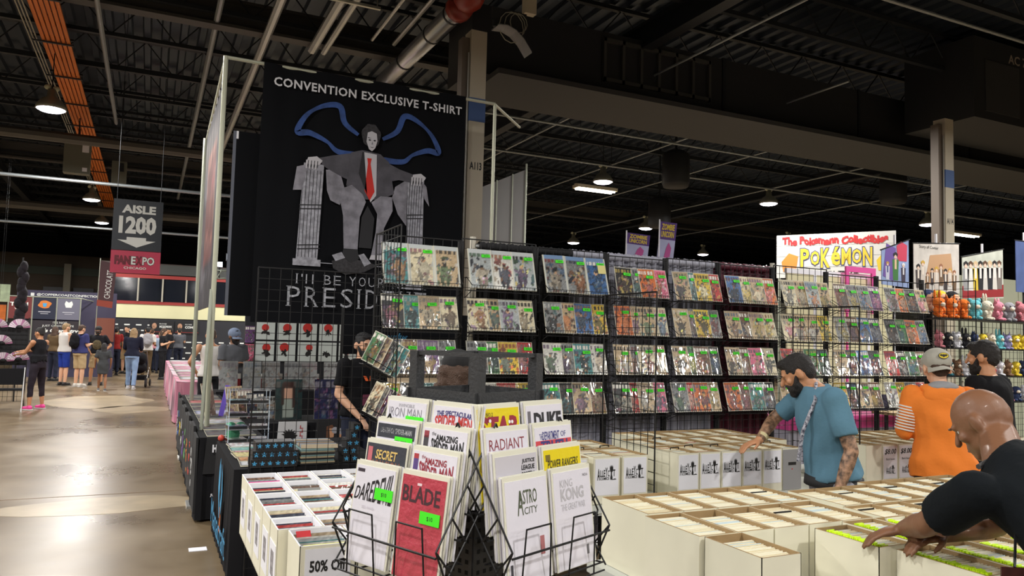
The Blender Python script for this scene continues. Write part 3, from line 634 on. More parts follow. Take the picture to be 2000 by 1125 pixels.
for i in range(7): comic_box(3.14+i*.18, 4.42, 'white box in second row right of divider, %s' % pos5[i], w_=.172, d=.33, colr=.08)
for i in range(6): comic_box(3.3+i*.18, 4.77, 'white box in farthest row right of divider, %s' % pos5[i], w_=.172, d=.32, colr=.08)
for i in range(3): comic_box(4.72+i*.168, 4.0, ('plain white comic box between the man in blue and the eight dollar boxes', 'comic box signed eight dollars, left one of two', 'comic box signed eight dollars, right one of two')[i], w_=.16, d=.32) if i == 0 else sign_on(comic_box(4.72+i*.168, 4.0, ('', 'comic box signed eight dollars, left one of two', 'comic box signed eight dollars, right one of two')[i], w_=.16, d=.32), .14, .23, 'eight', -.16)
for i in range(10): comic_box(4.88+i*.19, 4.35, 'white box in the row behind the eight dollar boxes, %s' % pos5[i], w_=.18, d=.32)
for i in range(8):
    if i > 0: comic_box(5.05+.19*i, 4.0, 'white box behind the orange hoodie, %s right of the signed pair' % pos5[i-1], w_=.18, d=.32)
for i, (x, y) in enumerate(((2.5, 4.2), (2.72, 4.25), (3.13, 4.05), (3.3, 4.12), (3.5, 4.1), (3.32, 4.5), (4.02, 4.15), (3.85, 4.1))):
    t = thing('wire_bracket', 'small black wire bracket lying across the comics on the back table, %s' % pos5[i], 'bracket', (x, y, 1.003), 0, 'small wire brackets'); MB().path([(-.04, 0, .0), (-.04, .0, .012), (.04, .02, .012), (.04, .02, 0)], .0035, 5).obj('bent_wire', black, t)
# half price bins at left: cells face the aisle with printed labels on their left end
rowy = [(3.945, 3.70), (3.695, 3.45), (3.445, 3.20), (3.195, 2.985), (2.98, 2.81)]
lbl = M('grey_print_label', lin(176, 172, 176), .6, var=.6, vscale=60)
for ri, (ya, yb) in enumerate(rowy):
    for ci in range(4):
        x = .525+ci*.163
        t = comic_box(x, (ya+yb)/2, 'half price comic bin, %s row from back, %s' % (ords[ri], pos5[ci]), w_=.158, d=round(ya-yb-.004, 3), group='half price comic bins', colr=.45, fill=.84)
        if ci == 0: MB().b2((-.0812, -.07, .06), (-.0795, .07, .22)).obj('side_label', paper, t); MB().b2((-.0815, -.035, .1), (-.0805, .035, .19)).obj('printed_code', lbl, t)
t = comic_box(.573, 2.685, 'white bin signed 50% Off at the front corner of the table', w_=.185, d=.235, colr=.3, group='half price comic bins', fill=.8); sign_on(t, .15, .24, 'half', -.1175, z0=.03)
comic_box(.76, 2.685, 'white bin right of the 50% Off bin, partly behind the spinner rack', w_=.175, d=.235, colr=.3, group='half price comic bins', fill=.8)
# yellow card in the 50% off bin, pink and red header cards
for (x, y, z, w_, m, l) in ((.575, 2.6, .98, .15, M('yellow_card', lin(230, 228, 120), .6), 'pale yellow header card at the front of the 50% Off bin'), (.525, 3.74, .985, .14, M('magenta_card', lin(196, 72, 132), .6), 'magenta header card in the farthest left half price bin'),
                            (.53, 2.77, .985, .05, M('red_card', lin(196, 50, 56), .6), 'red comic edge at the left of the 50% Off bin'), (.7, 2.8, .985, .06, M('red_card', lin(196, 50, 56), .6), 'red comic edge right of the 50% Off bin'), (.69, 3.52, .985, .1, M('grey_wash', lin(128, 128, 124), .6), 'grey comic cover leaning in the second half price bin')):
    o = MB().b2((-w_/2, -.002, -.02), (w_/2, .002, .02)).obj('header_card', m); o.location = (x, y, z); o.rotation_euler = (-.9, 0, 0); tag(o, l, 'card')
# ------------------------------------------------------------------ spinner rack in front
SC = V((.896, 2.12, 0)); RT = V((.9033, -.4289, 0)); FW = V((.4289, .9033, 0))
def nrm(a, b): return (RT*a+FW*b).normalized()
FACES = {'left': nrm(-.66, -.75), 'right': nrm(.75, -.66), 'back': nrm(-.75, .66), 'far': nrm(.66, .75)}
sp = thing('spinner_rack', 'black floor spinner rack of bagged comics with an empty box frame header', 'display rack', tuple(SC))
hm = M('header_charcoal', (.035, .036, .038), .5, bump=.15, bscale=120)
hs, hz0, hz1 = .126, 1.495, 1.655
rz = math.atan2(FACES['left'].x, -FACES['left'].y)
RZ = Matrix.Rotation(rz, 3, 'Z')
hd = MB(); hd.box((0, 0, .0), (.1, .1, .06)); 
hp = MB()
for sx, sy in ((-1, -1), (1, -1), (-1, 1), (1, 1)):
    MB().box(RZ @ V((sx*hs, sy*hs, (hz0+hz1)/2)), (.032, .032, hz1-hz0), RZ).obj('corner_post', hm, sp)
for k in range(4):
    q = Matrix.Rotation(rz+k*PI/2, 3, 'Z')
    MB().box(q @ V((0, -hs, hz1-.006)), (2*hs, .02, .012), q).obj('top_rail', hm, sp)
    MB().box(q @ V((0, -hs-.012, hz0+.022)), (2*hs+.05, .006, .056), q).obj('lower_band', hm, sp)
MB().box((0, 0, hz0+.005), (2*hs, 2*hs, .008), RZ).obj('header_floor', hm, sp)
MB().bar((0, 0, .05), (0, 0, 1.5), .03, 10).obj('centre_pole', black, sp)
MB().lathe((0, 0, 0), [(.28, 0), (.28, .03), (.05, .06)], 20).obj('round_base', bplastic, sp, True)
hole = M('peg_hole_dark', (.001, .001, .001), .9)
for k in range(4):
    q = Matrix.Rotation(rz+k*PI/2, 3, 'Z')
    pp = MB().box(q @ V((0, -.15, .72)), (.296, .004, 1.3), q).obj('perforated_panel', M('charcoal_panel', (.03, .03, .032), .45), sp)
    mb = MB()
    for i in range(11):
        for j in range(44): mb.box(q @ V((-.13+i*.026, -.1523, .14+j*.028)), (.011, .001, .011), q)
    stuff(mb.obj('peg_hole', hole, pp))
R0, DW, DZ, Z0, TL = .30, .035, .059, 1.07, .12
def fpt(face, u, w_, z):
    n = FACES[face]; U = V((0, 0, 1)).cross(n)*-1; U = V((-n.y, n.x, 0)); return U*u + n*w_ + V((0, 0, z))
for face in FACES:
    if face == 'far': pass
    for s in (-1, 1):                                   # stepped side wires
        mb = MB(); mb.bar(fpt(face, s*.212, .14, 1.47), fpt(face, s*.212, R0+.045, 1.17), .0028, 6); mb.bar(fpt(face, s*.212, R0+.045, 1.17), fpt(face, s*.212, R0-.0, 1.07), .0028, 6)
        mb.bar(fpt(face, s*.212, .13, 1.33), fpt(face, s*.212, R0+.035, 1.055), .0028, 6)
        for k in range(5): f = k/4; mb.bar(fpt(face, s*.212, .14+(R0-.095)*f, 1.47-.3*f), fpt(face, s*.212, .105+(R0-.12)*f, 1.40-.3*f), .0028, 5)
        mb.obj('side_wire', black, sp)
    for k in range(4):
        w0 = R0-k*DW; z0 = Z0+k*DZ
        mb = MB()
        for dw in (-.012, .03): mb.bar(fpt(face, -.212, w0+dw, z0-.006), fpt(face, .212, w0+dw, z0-.006), .0028, 6)
        for i in range(5): mb.bar(fpt(face, -.2+i*.1, w0-.012, z0-.006), fpt(face, -.2+i*.1, w0+.03, z0-.006), .0028, 4)
        if k == 0: mb.bar(fpt(face, -.212, w0+.045, z0+.085), fpt(face, .212, w0+.045, z0+.085), .0033, 6); mb.bar(fpt(face, -.212, w0+.03, z0-.03), fpt(face, .212, w0+.03, z0-.03), .0028, 6)
        mb.obj('pocket_ledge', black, sp)
        for s in ((-1, 1) if k == 0 else ()):
            mb = MB(); a, b = s*.1-.05, s*.1+.05
            mb.path([fpt(face, a-.01, w0+.03, z0-.03), fpt(face, a, w0+.037, z0+.145), fpt(face, b, w0+.037, z0+.145), fpt(face, b+.01, w0+.03, z0-.03)], .0025, 6); mb.obj('pocket_loop', black, sp)
glossw = M('glossy_white_cover', lin(236, 234, 242), .35, coat=.8, var=.04, vscale=14)
boardw = M('backing_board', lin(226, 224, 205), .55, coat=.5)
def bmp(name, col, strength=.35, c=1.):
    m = M(name, col, .35, coat=c, bump=strength, bscale=26); return m
redc = bmp('red_foil_cover', lin(190, 70, 84), .5); drk = bmp('charcoal_cover', lin(66, 68, 76), .2); yelc = bmp('yellow_cover', lin(236, 214, 30), .15); whb = bmp('bagged_white_cover', lin(232, 229, 238), .08)
CW, CH = .168, .262
def place(o, face, u, w_, z, tl=TL):
    n = FACES[face]; p = fpt(face, u, w_, z); o.location = SC+p; o.rotation_euler = (-tl, 0, math.atan2(n.x, -n.y))
def cbody(m=None, w_=CW, h=CH):
    t = MB(); t.b2((-w_/2-.006, .001, 0), (w_/2+.006, .0035, h+.012)); c = MB(); c.b2((-w_/2, -.0006, .002), (w_/2, .001, h)); return t, c
inkc = {}
def tm(c):
    if c not in inkc: inkc[c] = M('print_%d_%d_%d' % c, lin(*c), .5, coat=.3)
    return inkc[c]
def arc(amp, grow=0):
    def f(a, b):
        k = 1+grow*abs(a-.5)*2; return a, b*k - amp*(4*(a-.5)**2) + amp
    return f
def spin_comic(face, tier, col, label, m, words, tag_=None, extra=None, back=3, wdt=CW, hgt=CH):
    u = -.1 if col == 0 else .1; w0 = R0-tier*DW+.018; z0 = Z0+tier*DZ-.001
    t, c = cbody(m, wdt, hgt); o = t.obj('comic_book', boardw); c.obj('cover', m, o); place(o, face, u, w0, z0); tag(o, label, 'comic book', 'comics in the spinner rack')
    for w in words:
        txt, x, z, ww, hh, colr = w[:6]; kw = w[6] if len(w) > 6 else {}
        mb = MB(); letter(mb, txt, (-wdt/2+x*wdt, -.0008, z*hgt), (1, 0, 0), (0, 0, 1), ww*wdt, hh*hgt, lift=.0006, **kw); mb.obj('title_lettering', tm(colr), o)
    if extra: extra(o)
    if tag_:
        x, z, txt = tag_; g = MB().b2((x*wdt-wdt/2, -.0035, z*hgt), (x*wdt-wdt/2+.075, -.0025, z*hgt+.031)).obj('price_sticker', green, o)
        mb = MB(); letter(mb, txt, (x*wdt-wdt/2+.028, -.0036, z*hgt+.009), (1, 0, 0), (0, 0, 1), .022, .012, lift=.0003); mb.obj('price_writing', ink, g)
        if txt in ('$25', '$20'): MB().b2((x*wdt-wdt/2+.006, -.0041, z*hgt+.006), (x*wdt-wdt/2+.02, -.0036, z*hgt+.02)).obj('small_logo', ink, g)
    for k in range(back):
        b = MB().b2((-CW/2-.006, 0, 0), (CW/2+.006, .003, CH+.01+.002*(k % 2))).obj('comic_book', boardw if k % 2 else glossw); place(b, face, u+.004*((k*7) % 3-1), w0-.0055*(k+1), z0+.001)
        tag(b, 'bagged comic %s behind the %s' % (('directly', 'second', 'third')[k], ' '.join(label.split(' on the ')[0].split()[:7])), 'comic book', 'comics in the spinner rack')
def block(x0, z0, x1, z1, m, name='printed_block', w_=CW, h=CH):
    return lambda o: MB().b2((x0*w_-w_/2, -.0014, z0*h), (x1*w_-w_/2, -.0007, z1*h)).obj(name, m, o)
def multi(*fs): return lambda o: [f(o) for f in fs]
BK = (30, 28, 30); GR = (150, 148, 156); RD = (176, 50, 56); BL = (60, 60, 130)
spin_comic('left', 3, 0, 'white comic with pale grey outlined letters on the top left pocket of the left face', whb, [('INVINCIBLE', .3, .94, .4, .035, GR), ('IRON MAN', .06, .83, .84, .1, (140, 136, 146), dict(bold=-.005))], (.52, .73, '$25'))
spin_comic('left', 3, 1, 'white comic with blue over red arched letters on the top right pocket, left face', whb, [('THE SPECTACULAR', .08, .89, .82, .055, (58, 54, 120), dict(bold=.03, warp=arc(.25))), ('SPIDER-MEN', .05, .76, .86, .13, (196, 58, 54), dict(bold=.03, warp=arc(.2)))], (.5, .68, '$10'))
spin_comic('left', 2, 0, 'white comic with white letters in a dark grey band on the left face', whb, [('DEATH OF SPIDER-MAN', .1, .88, .8, .06, (236, 236, 240), dict(bold=.03))], (.5, .74, '$20'), extra=block(.02, .83, .98, .98, drk, 'title_band'))
spin_comic('left', 2, 1, 'white comic with black arched letters and a side bar on the left face', whb, [('the', .2, .93, .1, .04, BK), ('AMAZING', .3, .88, .5, .07, BK, dict(bold=.03, warp=arc(-.1))), ('SPIDER-MAN', .2, .78, .74, .13, BK, dict(bold=.03, warp=arc(-.35)))], None, extra=multi(block(.02, .78, .13, .92, tm((70, 66, 70)), 'side_bar'), block(.02, .9, .13, .97, tm((150, 60, 70)), 'side_bar')))
spin_comic('left', 1, 0, 'charcoal comic with gold letters above orange letters on the left face', drk, [('SECRET', .24, .84, .56, .1, (224, 190, 110), dict(bold=.02, shear=.15)), ('INVASION', .14, .71, .74, .12, (150, 96, 78), dict(bold=.01))], (.52, .66, '$10'), extra=block(.04, .8, .15, .96, tm((200, 110, 116)), 'corner_box'))
spin_comic('left', 1, 1, 'white comic with crimson arched letters and a side bar on the left face', whb, [('the', .2, .93, .1, .04, (150, 46, 60)), ('AMAZING', .28, .88, .5, .07, (150, 46, 60), dict(bold=.03, warp=arc(-.1))), ('SPIDER-MAN', .16, .77, .78, .14, (150, 46, 60), dict(bold=.03, warp=arc(-.35)))], None, extra=multi(block(.02, .74, .13, .92, tm((90, 70, 130)), 'side_bar'), block(.02, .92, .13, .97, tm((176, 60, 66)), 'side_bar')))
def dd(a, b): return a, b*(.45+.75*a)+.0
spin_comic('left', 0, 0, 'white comic with tall slanting black letters on the lowest left pocket, left face', whb, [('DAREDEVIL', .02, .64, .96, .27, (34, 30, 34), dict(bold=.01, shear=.35, warp=dd)), ('RED BAND', .26, .56, .32, .03, (214, 208, 216))], (.56, .68, '$10'), extra=block(.04, .93, .22, .965, tm((60, 50, 60)), 'corner_logo'))
spin_comic('left', 0, 1, 'red foil comic with dark letters on the lowest right pocket, left face', redc, [('BLADE', .04, .74, .86, .16, (72, 44, 50), dict(bold=.02))], (.5, .56, '$10'), extra=block(.36, .91, .46, .935, tm((236, 210, 214)), 'corner_logo'))
def spots(o):
    mb = MB(); rr = random.Random(4)
    for i in range(9): mb.lathe((-CW*.38+rr.random()*CW*.76, -.0016, CH*(.69+rr.random()*.2)), [(.005, 0), (.005, .0006)], 7, 0, Matrix.Rotation(PI/2, 3, 'X'))
    mb.obj('white_spots', tm((240, 236, 236)), o)
def swoosh(o): MB().poly([(-.08, .1), (-.02, .13), (.03, .13), (-.04, .09), (-.05, .04), (-.07, .07)], (0, -.0008, 0), (1, 0, 0), (0, 0, 1), .0006).obj('red_flourish', tm((150, 30, 50)), o)
spin_comic('right', 3, 0, 'yellow comic with red spotted letters on the top left pocket, right face', yelc, [('NO.2', .2, .92, .16, .04, BK), ('STAR', .02, .68, .96, .24, (152, 34, 54), dict(bold=.05, shear=.15))], (.4, .68, '$10'), extra=multi(spots, swoosh))
spin_comic('right', 3, 1, 'white comic with bold black stencil letters on the top right pocket, right face', whb, [('DUKE', .2, .74, .76, .18, (36, 34, 38), dict(bold=.05))], (.54, .68, '$10'), extra=block(.04, .7, .12, .94, tm((110, 106, 112)), 'side_badge'))
def rline(o): MB().box((0, -.0012, .8*CH), (CW*.94, .0006, .0035)).obj('red_rule', tm((140, 40, 52)), o)
spin_comic('right', 2, 0, 'white comic with thin dark red letters over a rule on the right face', whb, [('RADIANT', .06, .82, .84, .11, (140, 52, 62), dict(bold=-.005)), ('RED', .5, .68, .44, .1, (140, 52, 62), dict(bold=-.008))], None, extra=rline)
def rstripe(o): MB().box((0, -.0009, .83*CH), (CW*.98, .0004, .014)).obj('red_stripe', tm((206, 70, 76)), o)
spin_comic('right', 2, 1, 'white comic with navy letters over a red stripe on the right face', whb, [('THE', .12, .87, .08, .06, BL), ('DEPARTMENT', .2, .86, .46, .09, BL, dict(bold=.01)), ('OF', .7, .88, .14, .06, BL), ('TRUTH', .14, .74, .74, .11, (62, 58, 118), dict(bold=.04))], None, extra=rstripe)
spin_comic('right', 1, 0, 'pale grey comic with small black letters in its right corner, right face', M('pale_grey_cover', lin(206, 202, 208), .35, coat=1), [('JUSTICE', .62, .9, .32, .05, BK, dict(bold=.03, shear=.1)), ('LEAGUE', .6, .84, .33, .05, BK, dict(bold=.03, shear=.1)), ('PORTELA', .6, .775, .33, .045, BK, dict(bold=.02, shear=.1))], (.5, .66, '$10'))
spin_comic('right', 1, 1, 'yellow comic card with slanted black letters above the lowest right pocket', yelc, [('POWER RANGERS', .08, .8, .84, .09, (40, 38, 24), dict(bold=.01, shear=.2))], None, extra=block(.04, .88, .16, .95, tm((120, 104, 30)), 'corner_logo'))
spin_comic('right', 0, 0, 'white comic with green letters and a red seal on the lowest left pocket, right face', whb, [('ASTRO', .3, .76, .44, .14, (84, 92, 70), dict(bold=.01)), ('A', .26, .66, .14, .24, (84, 92, 70)), ('CITY', .42, .66, .32, .07, (84, 92, 70))], None, extra=multi(block(.76, .24, .86, .42, tm((176, 110, 112)), 'red_seal'), block(.03, .04, .08, .22, tm((70, 68, 76)), 'barcode')))
spin_comic('right', 0, 1, 'white comic with hollow grey letters on the lowest right pocket, right face', whb, [('KING', .16, .84, .34, .08, (190, 188, 192)), ('KONG', .16, .7, .64, .13, (188, 186, 190), dict(bold=.03)), ('THE GREAT WAR', .16, .6, .66, .07, (196, 194, 198)), ('NO.6', .8, .92, .14, .03, (90, 88, 92))], None, extra=block(.78, .1, .84, .2, tm((110, 108, 112)), 'barcode'))
for k in range(4):
    for s in (-1, 1):
        for q in range(3):
            b = MB().b2((-CW/2-.006, 0, 0), (CW/2+.006, .003, CH+.01)).obj('comic_book', boardw if q else glossw); place(b, 'back', s*.1-.025, R0-k*DW+.018-.0055*q, Z0+k*DZ)
            tag(b, 'pale bagged comic on the far left face, %s tier, %s column, %s' % (('lowest', 'second', 'third', 'top')[k], 'near' if s > 0 else 'far', ('outermost', 'middle', 'innermost')[q]), 'comic book', 'comics in the spinner rack')
            if q == 0: MB().b2((.0, -.003, CH-.05), (.06, -.001, CH-.02)).obj('price_sticker', green, b)
# ------------------------------------------------------------------ big hanging banner, poles, aisle sign, flags
pole = M('pole_aluminium', lin(176, 180, 164), .4, .6); pole2 = M('pole_cream', lin(200, 202, 180), .45, .3)
cloth = M('banner_black_cloth', (.006, .0065, .008), .9, bump=.3, bscale=1.5, spec=.12)
fr_ = thing('banner_frame', 'tall metal pole frame holding the black convention banner', 'frame', (.56, 8.08, 0))
MB().bar((0, 0, 0), (0, 0, 4.47), .024, 10).obj('upright_pole', pole2, fr_); MB().bar((2.99, 0, 0), (2.99, 0, 4.45), .02, 10).obj('upright_pole', pole2, fr_)
MB().bar((0, 0, 4.46), (2.99, 0, 4.45), .018, 8).obj('cross_bar', pole2, fr_); MB().bar((2.99, 0, 4.44), (3.75, .9, 4.5), .018, 8).obj('return_bar', pole2, fr_)
MB().bar((-.02, 0, 2.1), (-.08, -.25, 0), .018, 8).obj('brace_pole', pole, fr_); MB().box((0, 0, .01), (.3, .3, .02)).obj('base_plate', chrome, fr_)
MB().bar((0, 0, 4.46), (.02, 2.95, 4.3), .016, 8).obj('return_bar', pole2, fr_)
t = thing('pole_stand', 'second metal pole with a small white foot plate farther down the aisle', 'pole', (.56, 11.05, 0)); MB().bar((0, 0, 0), (0, 0, 4.3), .026, 10).obj('upright_pole', pole, t); MB().box((0, 0, .01), (.26, .26, .02)).obj('foot_plate', M('white_plate', lin(225, 225, 220), .5), t)
b = thing('hanging_banner', 'big black banner reading convention exclusive t-shirt with seated suited man', 'banner', (2.05, 8.06, 1.79))
bx, bz = 2.05, 1.79
nx, nz = 60, 60; vs = []; 
for j in range(nz+1):
    for i in range(nx+1):
        X = .93+(3.17-.93)*i/nx; Z = 1.79+2.68*j/nz; X += -.015*(1-j/nz) if i == 0 else 0
        vs.append((X-bx, .012*math.sin(X*9+Z*2)+.006*math.sin(X*23)+.006*math.sin(Z*14)*(abs(math.sin(Z*2.3)) > .9), Z-bz))
me = bpy.data.meshes.new('banner_cloth'); me.from_pydata(vs, [], [(j*(nx+1)+i, j*(nx+1)+i+1, (j+1)*(nx+1)+i+1, (j+1)*(nx+1)+i) for j in range(nz) for i in range(nx)]); me.materials.append(cloth); me.polygons.foreach_set('use_smooth', [True]*len(me.polygons)); link('banner_cloth', me, b)
yb = -.026; inkw = M('banner_white_ink', lin(222, 222, 226), .7)
def btext(txt, x0, x1, z0, z1, m=inkw, **k):
    mb = MB(); letter(mb, txt, (x0-bx, yb, z0-bz), (1, 0, 0), (0, 0, 1), x1-x0, z1-z0, **k); return mb.obj('printed_lettering', m, b)
btext('CONVENTION EXCLUSIVE T-SHIRT', 1.032, 3.115, 4.235, 4.33, bold=.025, spacing=1.1)
def serif(txt, x, z, h, wl, m):                       # letters with small slab serifs
    mb = MB(); cur = x
    for ch in txt:
        if ch == ' ': cur += wl*.55; continue
        ww = wl*(.35 if ch in "I'!" else .5 if ch == 'l' else .85)
        letter(mb, ch, (cur-bx, yb, z-bz), (1, 0, 0), (0, 0, 1), ww*.82 if ch not in "I'l" else wl*.12, h if ch != "'" else h*.3, bold=-.008) if ch != "'" else mb.box((cur-bx+.01, yb, z-bz+h*.85), (.014, .001, h*.3))
        if ch in 'IPRETNHBD': 
            for zz in (0, h): mb.box((cur-bx+wl*.07, yb-.001, z-bz+zz), (wl*.26, .001, h*.035))
        if ch in 'NTRHU' : mb.box((cur-bx+ww*.7, yb-.001, z-bz+(h if ch in 'NU' else 0)), (wl*.26, .001, h*.035))
        cur += ww*1.06+wl*.09
    return mb.obj('printed_lettering', m, b)
serif("I'll BE YOUR NEXT", 1.345, 2.205, .098, .105, M('banner_grey_ink', lin(170, 172, 180), .7))
serif('PRESIDENT', 1.262, 1.97, .2, .185, M('banner_silver_ink', lin(186, 188, 196), .7, var=.5, vscale=14))
def art(name, pts, m, k=0, mirror=None):
    mb = MB(); mb.poly([(x-bx, z-bz) for x, z in pts], (0, yb-.0012*k, 0), (1, 0, 0), (0, 0, 1), .0006); return mb.obj(name, m, b)
gsuit = M('print_suit_grey', lin(86, 84, 92), .7, var=.35, vscale=9); gl1 = M('print_trouser_grey', lin(150, 148, 158), .7, var=.45, vscale=10); gdk = M('print_shadow', lin(34, 34, 38), .7)
pil = M('print_pillar', lin(176, 176, 186), .7, var=.45, vscale=22); pal = M('print_pale_skin', lin(196, 194, 200), .7); pred = M('print_red_tie', lin(206, 44, 34), .7); pbl = M('print_blue', lin(52, 84, 150), .7, var=.45, vscale=12); hairm = M('print_hair', lin(58, 56, 60), .7, var=.6, vscale=40)
def ribbon(name, pts, ws, m, k):
    n = len(pts); L = []; Rr = []
    for i, (x, z) in enumerate(pts):
        a = pts[max(0, i-1)]; c = pts[min(n-1, i+1)]; d = V((c[0]-a[0], c[1]-a[1])); d = d.normalized() if d.length else V((1, 0)); nn = V((-d.y, d.x))*ws[i]/2
        L.append((x+nn.x, z+nn.y)); Rr.append((x-nn.x, z-nn.y))
    mb = MB()
    vs = [(x-bx, yb-.0012*k, z-bz) for x, z in L+Rr]; mb.add(vs, [(i, i+1, n+i+1, n+i) for i in range(n-1)]); return mb.obj(name, m, b)
def smooth(pts, s=8):
    out = []
    for i in range(len(pts)-1):
        p0, p1, p2, p3 = pts[max(0, i-1)], pts[i], pts[i+1], pts[min(len(pts)-1, i+2)]
        for q in range(s):
            t_ = q/s; out.append(tuple(.5*((2*p1[k])+(-p0[k]+p2[k])*t_+(2*p0[k]-5*p1[k]+4*p2[k]-p3[k])*t_**2+(-p0[k]+3*p1[k]-3*p2[k]+p3[k])*t_**3) for k in (0, 1)))
    return out+[pts[-1]]
# two sweeping blue wing outlines behind a generic seated man (plain stand-in for the artwork)
w1 = smooth([(1.93, 3.84), (1.78, 3.95), (1.72, 4.12), (1.55, 4.1), (1.38, 3.98), (1.29, 3.79), (1.42, 3.79), (1.6, 3.72), (1.72, 3.63), (1.95, 3.62)]); ribbon('printed_swoosh', w1, [.035+.03*abs(math.sin(i*.11)) for i in range(len(w1))], pbl, 1)
w2 = smooth([(2.2, 3.83), (2.36, 3.94), (2.44, 4.12), (2.6, 4.08), (2.76, 3.95), (2.85, 3.77), (2.72, 3.77), (2.55, 3.7), (2.44, 3.61), (2.22, 3.6)]); ribbon('printed_swoosh', w2, [.035+.03*abs(math.sin(i*.11)) for i in range(len(w2))], pbl, 1)
# plinths
art('printed_plinth', [(1.37, 3.47), (1.58, 3.47), (1.55, 2.46), (1.33, 2.46)], pil, 1); art('printed_plinth', [(1.30, 2.46), (1.585, 2.46), (1.585, 2.39), (1.30, 2.39)], pil, 2)
art('printed_plinth', [(2.5, 3.47), (2.69, 3.47), (2.70, 2.2), (2.52, 2.2)], pil, 1)
for x0, x1 in ((1.35, 1.57), (2.51, 2.69)):
    for i in range(6): x = x0+.02+(x1-x0-.04)*i/5; ribbon('printed_fluting', [(x, 3.4), (x-.012, 2.95), (x-.02, 2.48)], [.006, .006, .006], gdk, 2)
    for z in (3.02, 2.98, 2.6, 2.56): ribbon('printed_fluting', [(x0-.01, z), (x1, z+.02)], [.012, .012], gdk, 3)
art('printed_drape', [(1.27, 3.17), (1.3, 3.42), (1.42, 3.46), (1.36, 3.18)], gl1, 2); art('printed_drape', [(1.6, 3.42), (1.74, 3.44), (1.82, 3.2), (1.76, 3.06), (1.66, 3.1), (1.62, 3.2)], gl1, 2)
art('printed_drape', [(2.33, 3.2), (2.36, 3.32), (2.5, 3.42), (2.5, 2.9), (2.4, 3.02)], gl1, 2); art('printed_drape', [(2.66, 3.42), (2.72, 3.36), (2.76, 3.14), (2.7, 3.22)], gl1, 2)
# arms, torso
art('printed_sleeve', [(1.5, 3.53), (1.66, 3.58), (1.9, 3.64), (1.95, 3.3), (1.78, 3.36), (1.6, 3.44)], gsuit, 3); art('printed_sleeve', [(2.2, 3.6), (2.4, 3.52), (2.6, 3.47), (2.58, 3.38), (2.4, 3.4), (2.22, 3.35)], gsuit, 3)
art('printed_jacket', [(1.86, 3.64), (1.98, 3.68), (2.18, 3.66), (2.28, 3.58), (2.35, 3.24), (2.2, 3.16), (1.95, 3.14), (1.82, 3.28)], gsuit, 4)
art('printed_shirt', [(1.99, 3.66), (2.14, 3.65), (2.15, 3.2), (2.09, 3.12), (2.02, 3.3)], pal, 5); art('printed_tie', [(2.035, 3.6), (2.085, 3.6), (2.075, 3.54), (2.13, 3.24), (2.08, 3.14), (2.02, 3.24), (2.045, 3.54)], pred, 6)
art('printed_lapel', [(1.98, 3.66), (2.0, 3.66), (2.05, 3.2), (1.95, 3.42)], gdk, 6)
for x, z, s in ((1.47, 3.5, 1), (2.62, 3.45, -1)):
    art('printed_hand', [(x-.08, z-.04), (x-.06, z+.03), (x+.03, z+.05), (x+.09, z+.01), (x+.06, z-.04)], pal, 5)
    for f in range(4): ribbon('printed_finger', [(x-.07+f*.032, z-.0), (x-.075+f*.032, z-.09)], [.02, .014], pal, 6); ribbon('printed_shadow_line', [(x-.055+f*.032, z-.0), (x-.06+f*.032, z-.07)], [.006, .006], gdk, 7)
# legs
art('printed_trouser', [(1.78, 3.24), (1.88, 3.29), (2.0, 3.2), (2.04, 3.12), (1.98, 2.95), (1.97, 2.6), (1.82, 2.6), (1.8, 2.95), (1.76, 3.12)], gl1, 5)
art('printed_trouser', [(2.1, 3.12), (2.2, 3.2), (2.33, 3.2), (2.34, 3.05), (2.25, 2.85), (2.24, 2.55), (2.12, 2.55), (2.16, 2.8), (2.17, 3.0)], gl1, 5)
art('printed_shadow', [(1.98, 2.62), (2.0, 2.95), (2.06, 3.08), (2.14, 2.95), (2.12, 2.62)], gdk, 4)
art('printed_shoe', [(1.82, 2.6), (1.97, 2.6), (1.99, 2.5), (1.9, 2.45), (1.8, 2.52)], gdk, 6); art('printed_shoe', [(2.12, 2.55), (2.24, 2.55), (2.24, 2.5), (2.1, 2.5)], pal, 6)
art('printed_ground', [(1.7, 2.46), (1.85, 2.5), (2.05, 2.48), (2.2, 2.44), (2.05, 2.36), (1.85, 2.32), (1.72, 2.38)], hairm, 4)
art('printed_note', [(1.7, 2.52), (1.8, 2.56), (1.84, 2.5), (1.74, 2.46)], pil, 7); art('printed_note', [(1.98, 2.54), (2.04, 2.56), (2.12, 2.46), (2.05, 2.42)], pil, 7)
ribbon('printed_line', [(1.57, 2.43), (2.46, 2.43)], [.008, .008], pil, 3)
# head with plain face
hd_ = [(2.07+.105*math.cos(a)*(1+.06*math.sin(5*a)), 3.85+.13*math.sin(a)*(1+.05*math.sin(7*a))) for a in [i*PI/14 for i in range(28)]]
art('printed_hair', hd_, hairm, 6)
art('printed_face', [(2.03, 3.88), (2.075, 3.9), (2.13, 3.88), (2.14, 3.8), (2.12, 3.72), (2.085, 3.68), (2.05, 3.7), (2.02, 3.78)], pal, 7)
for x in (2.055, 2.11): art('printed_eye', [(x-.018, 3.8), (x, 3.81), (x+.018, 3.8), (x, 3.79)], gdk, 8)
art('printed_brow', [(2.035, 3.83), (2.075, 3.82), (2.035, 3.82)], gdk, 8); art('printed_mouth', [(2.06, 3.728), (2.085, 3.724), (2.11, 3.73), (2.085, 3.716)], gdk, 8); art('printed_nose', [(2.083, 3.79), (2.095, 3.755), (2.075, 3.752)], gl1, 8)
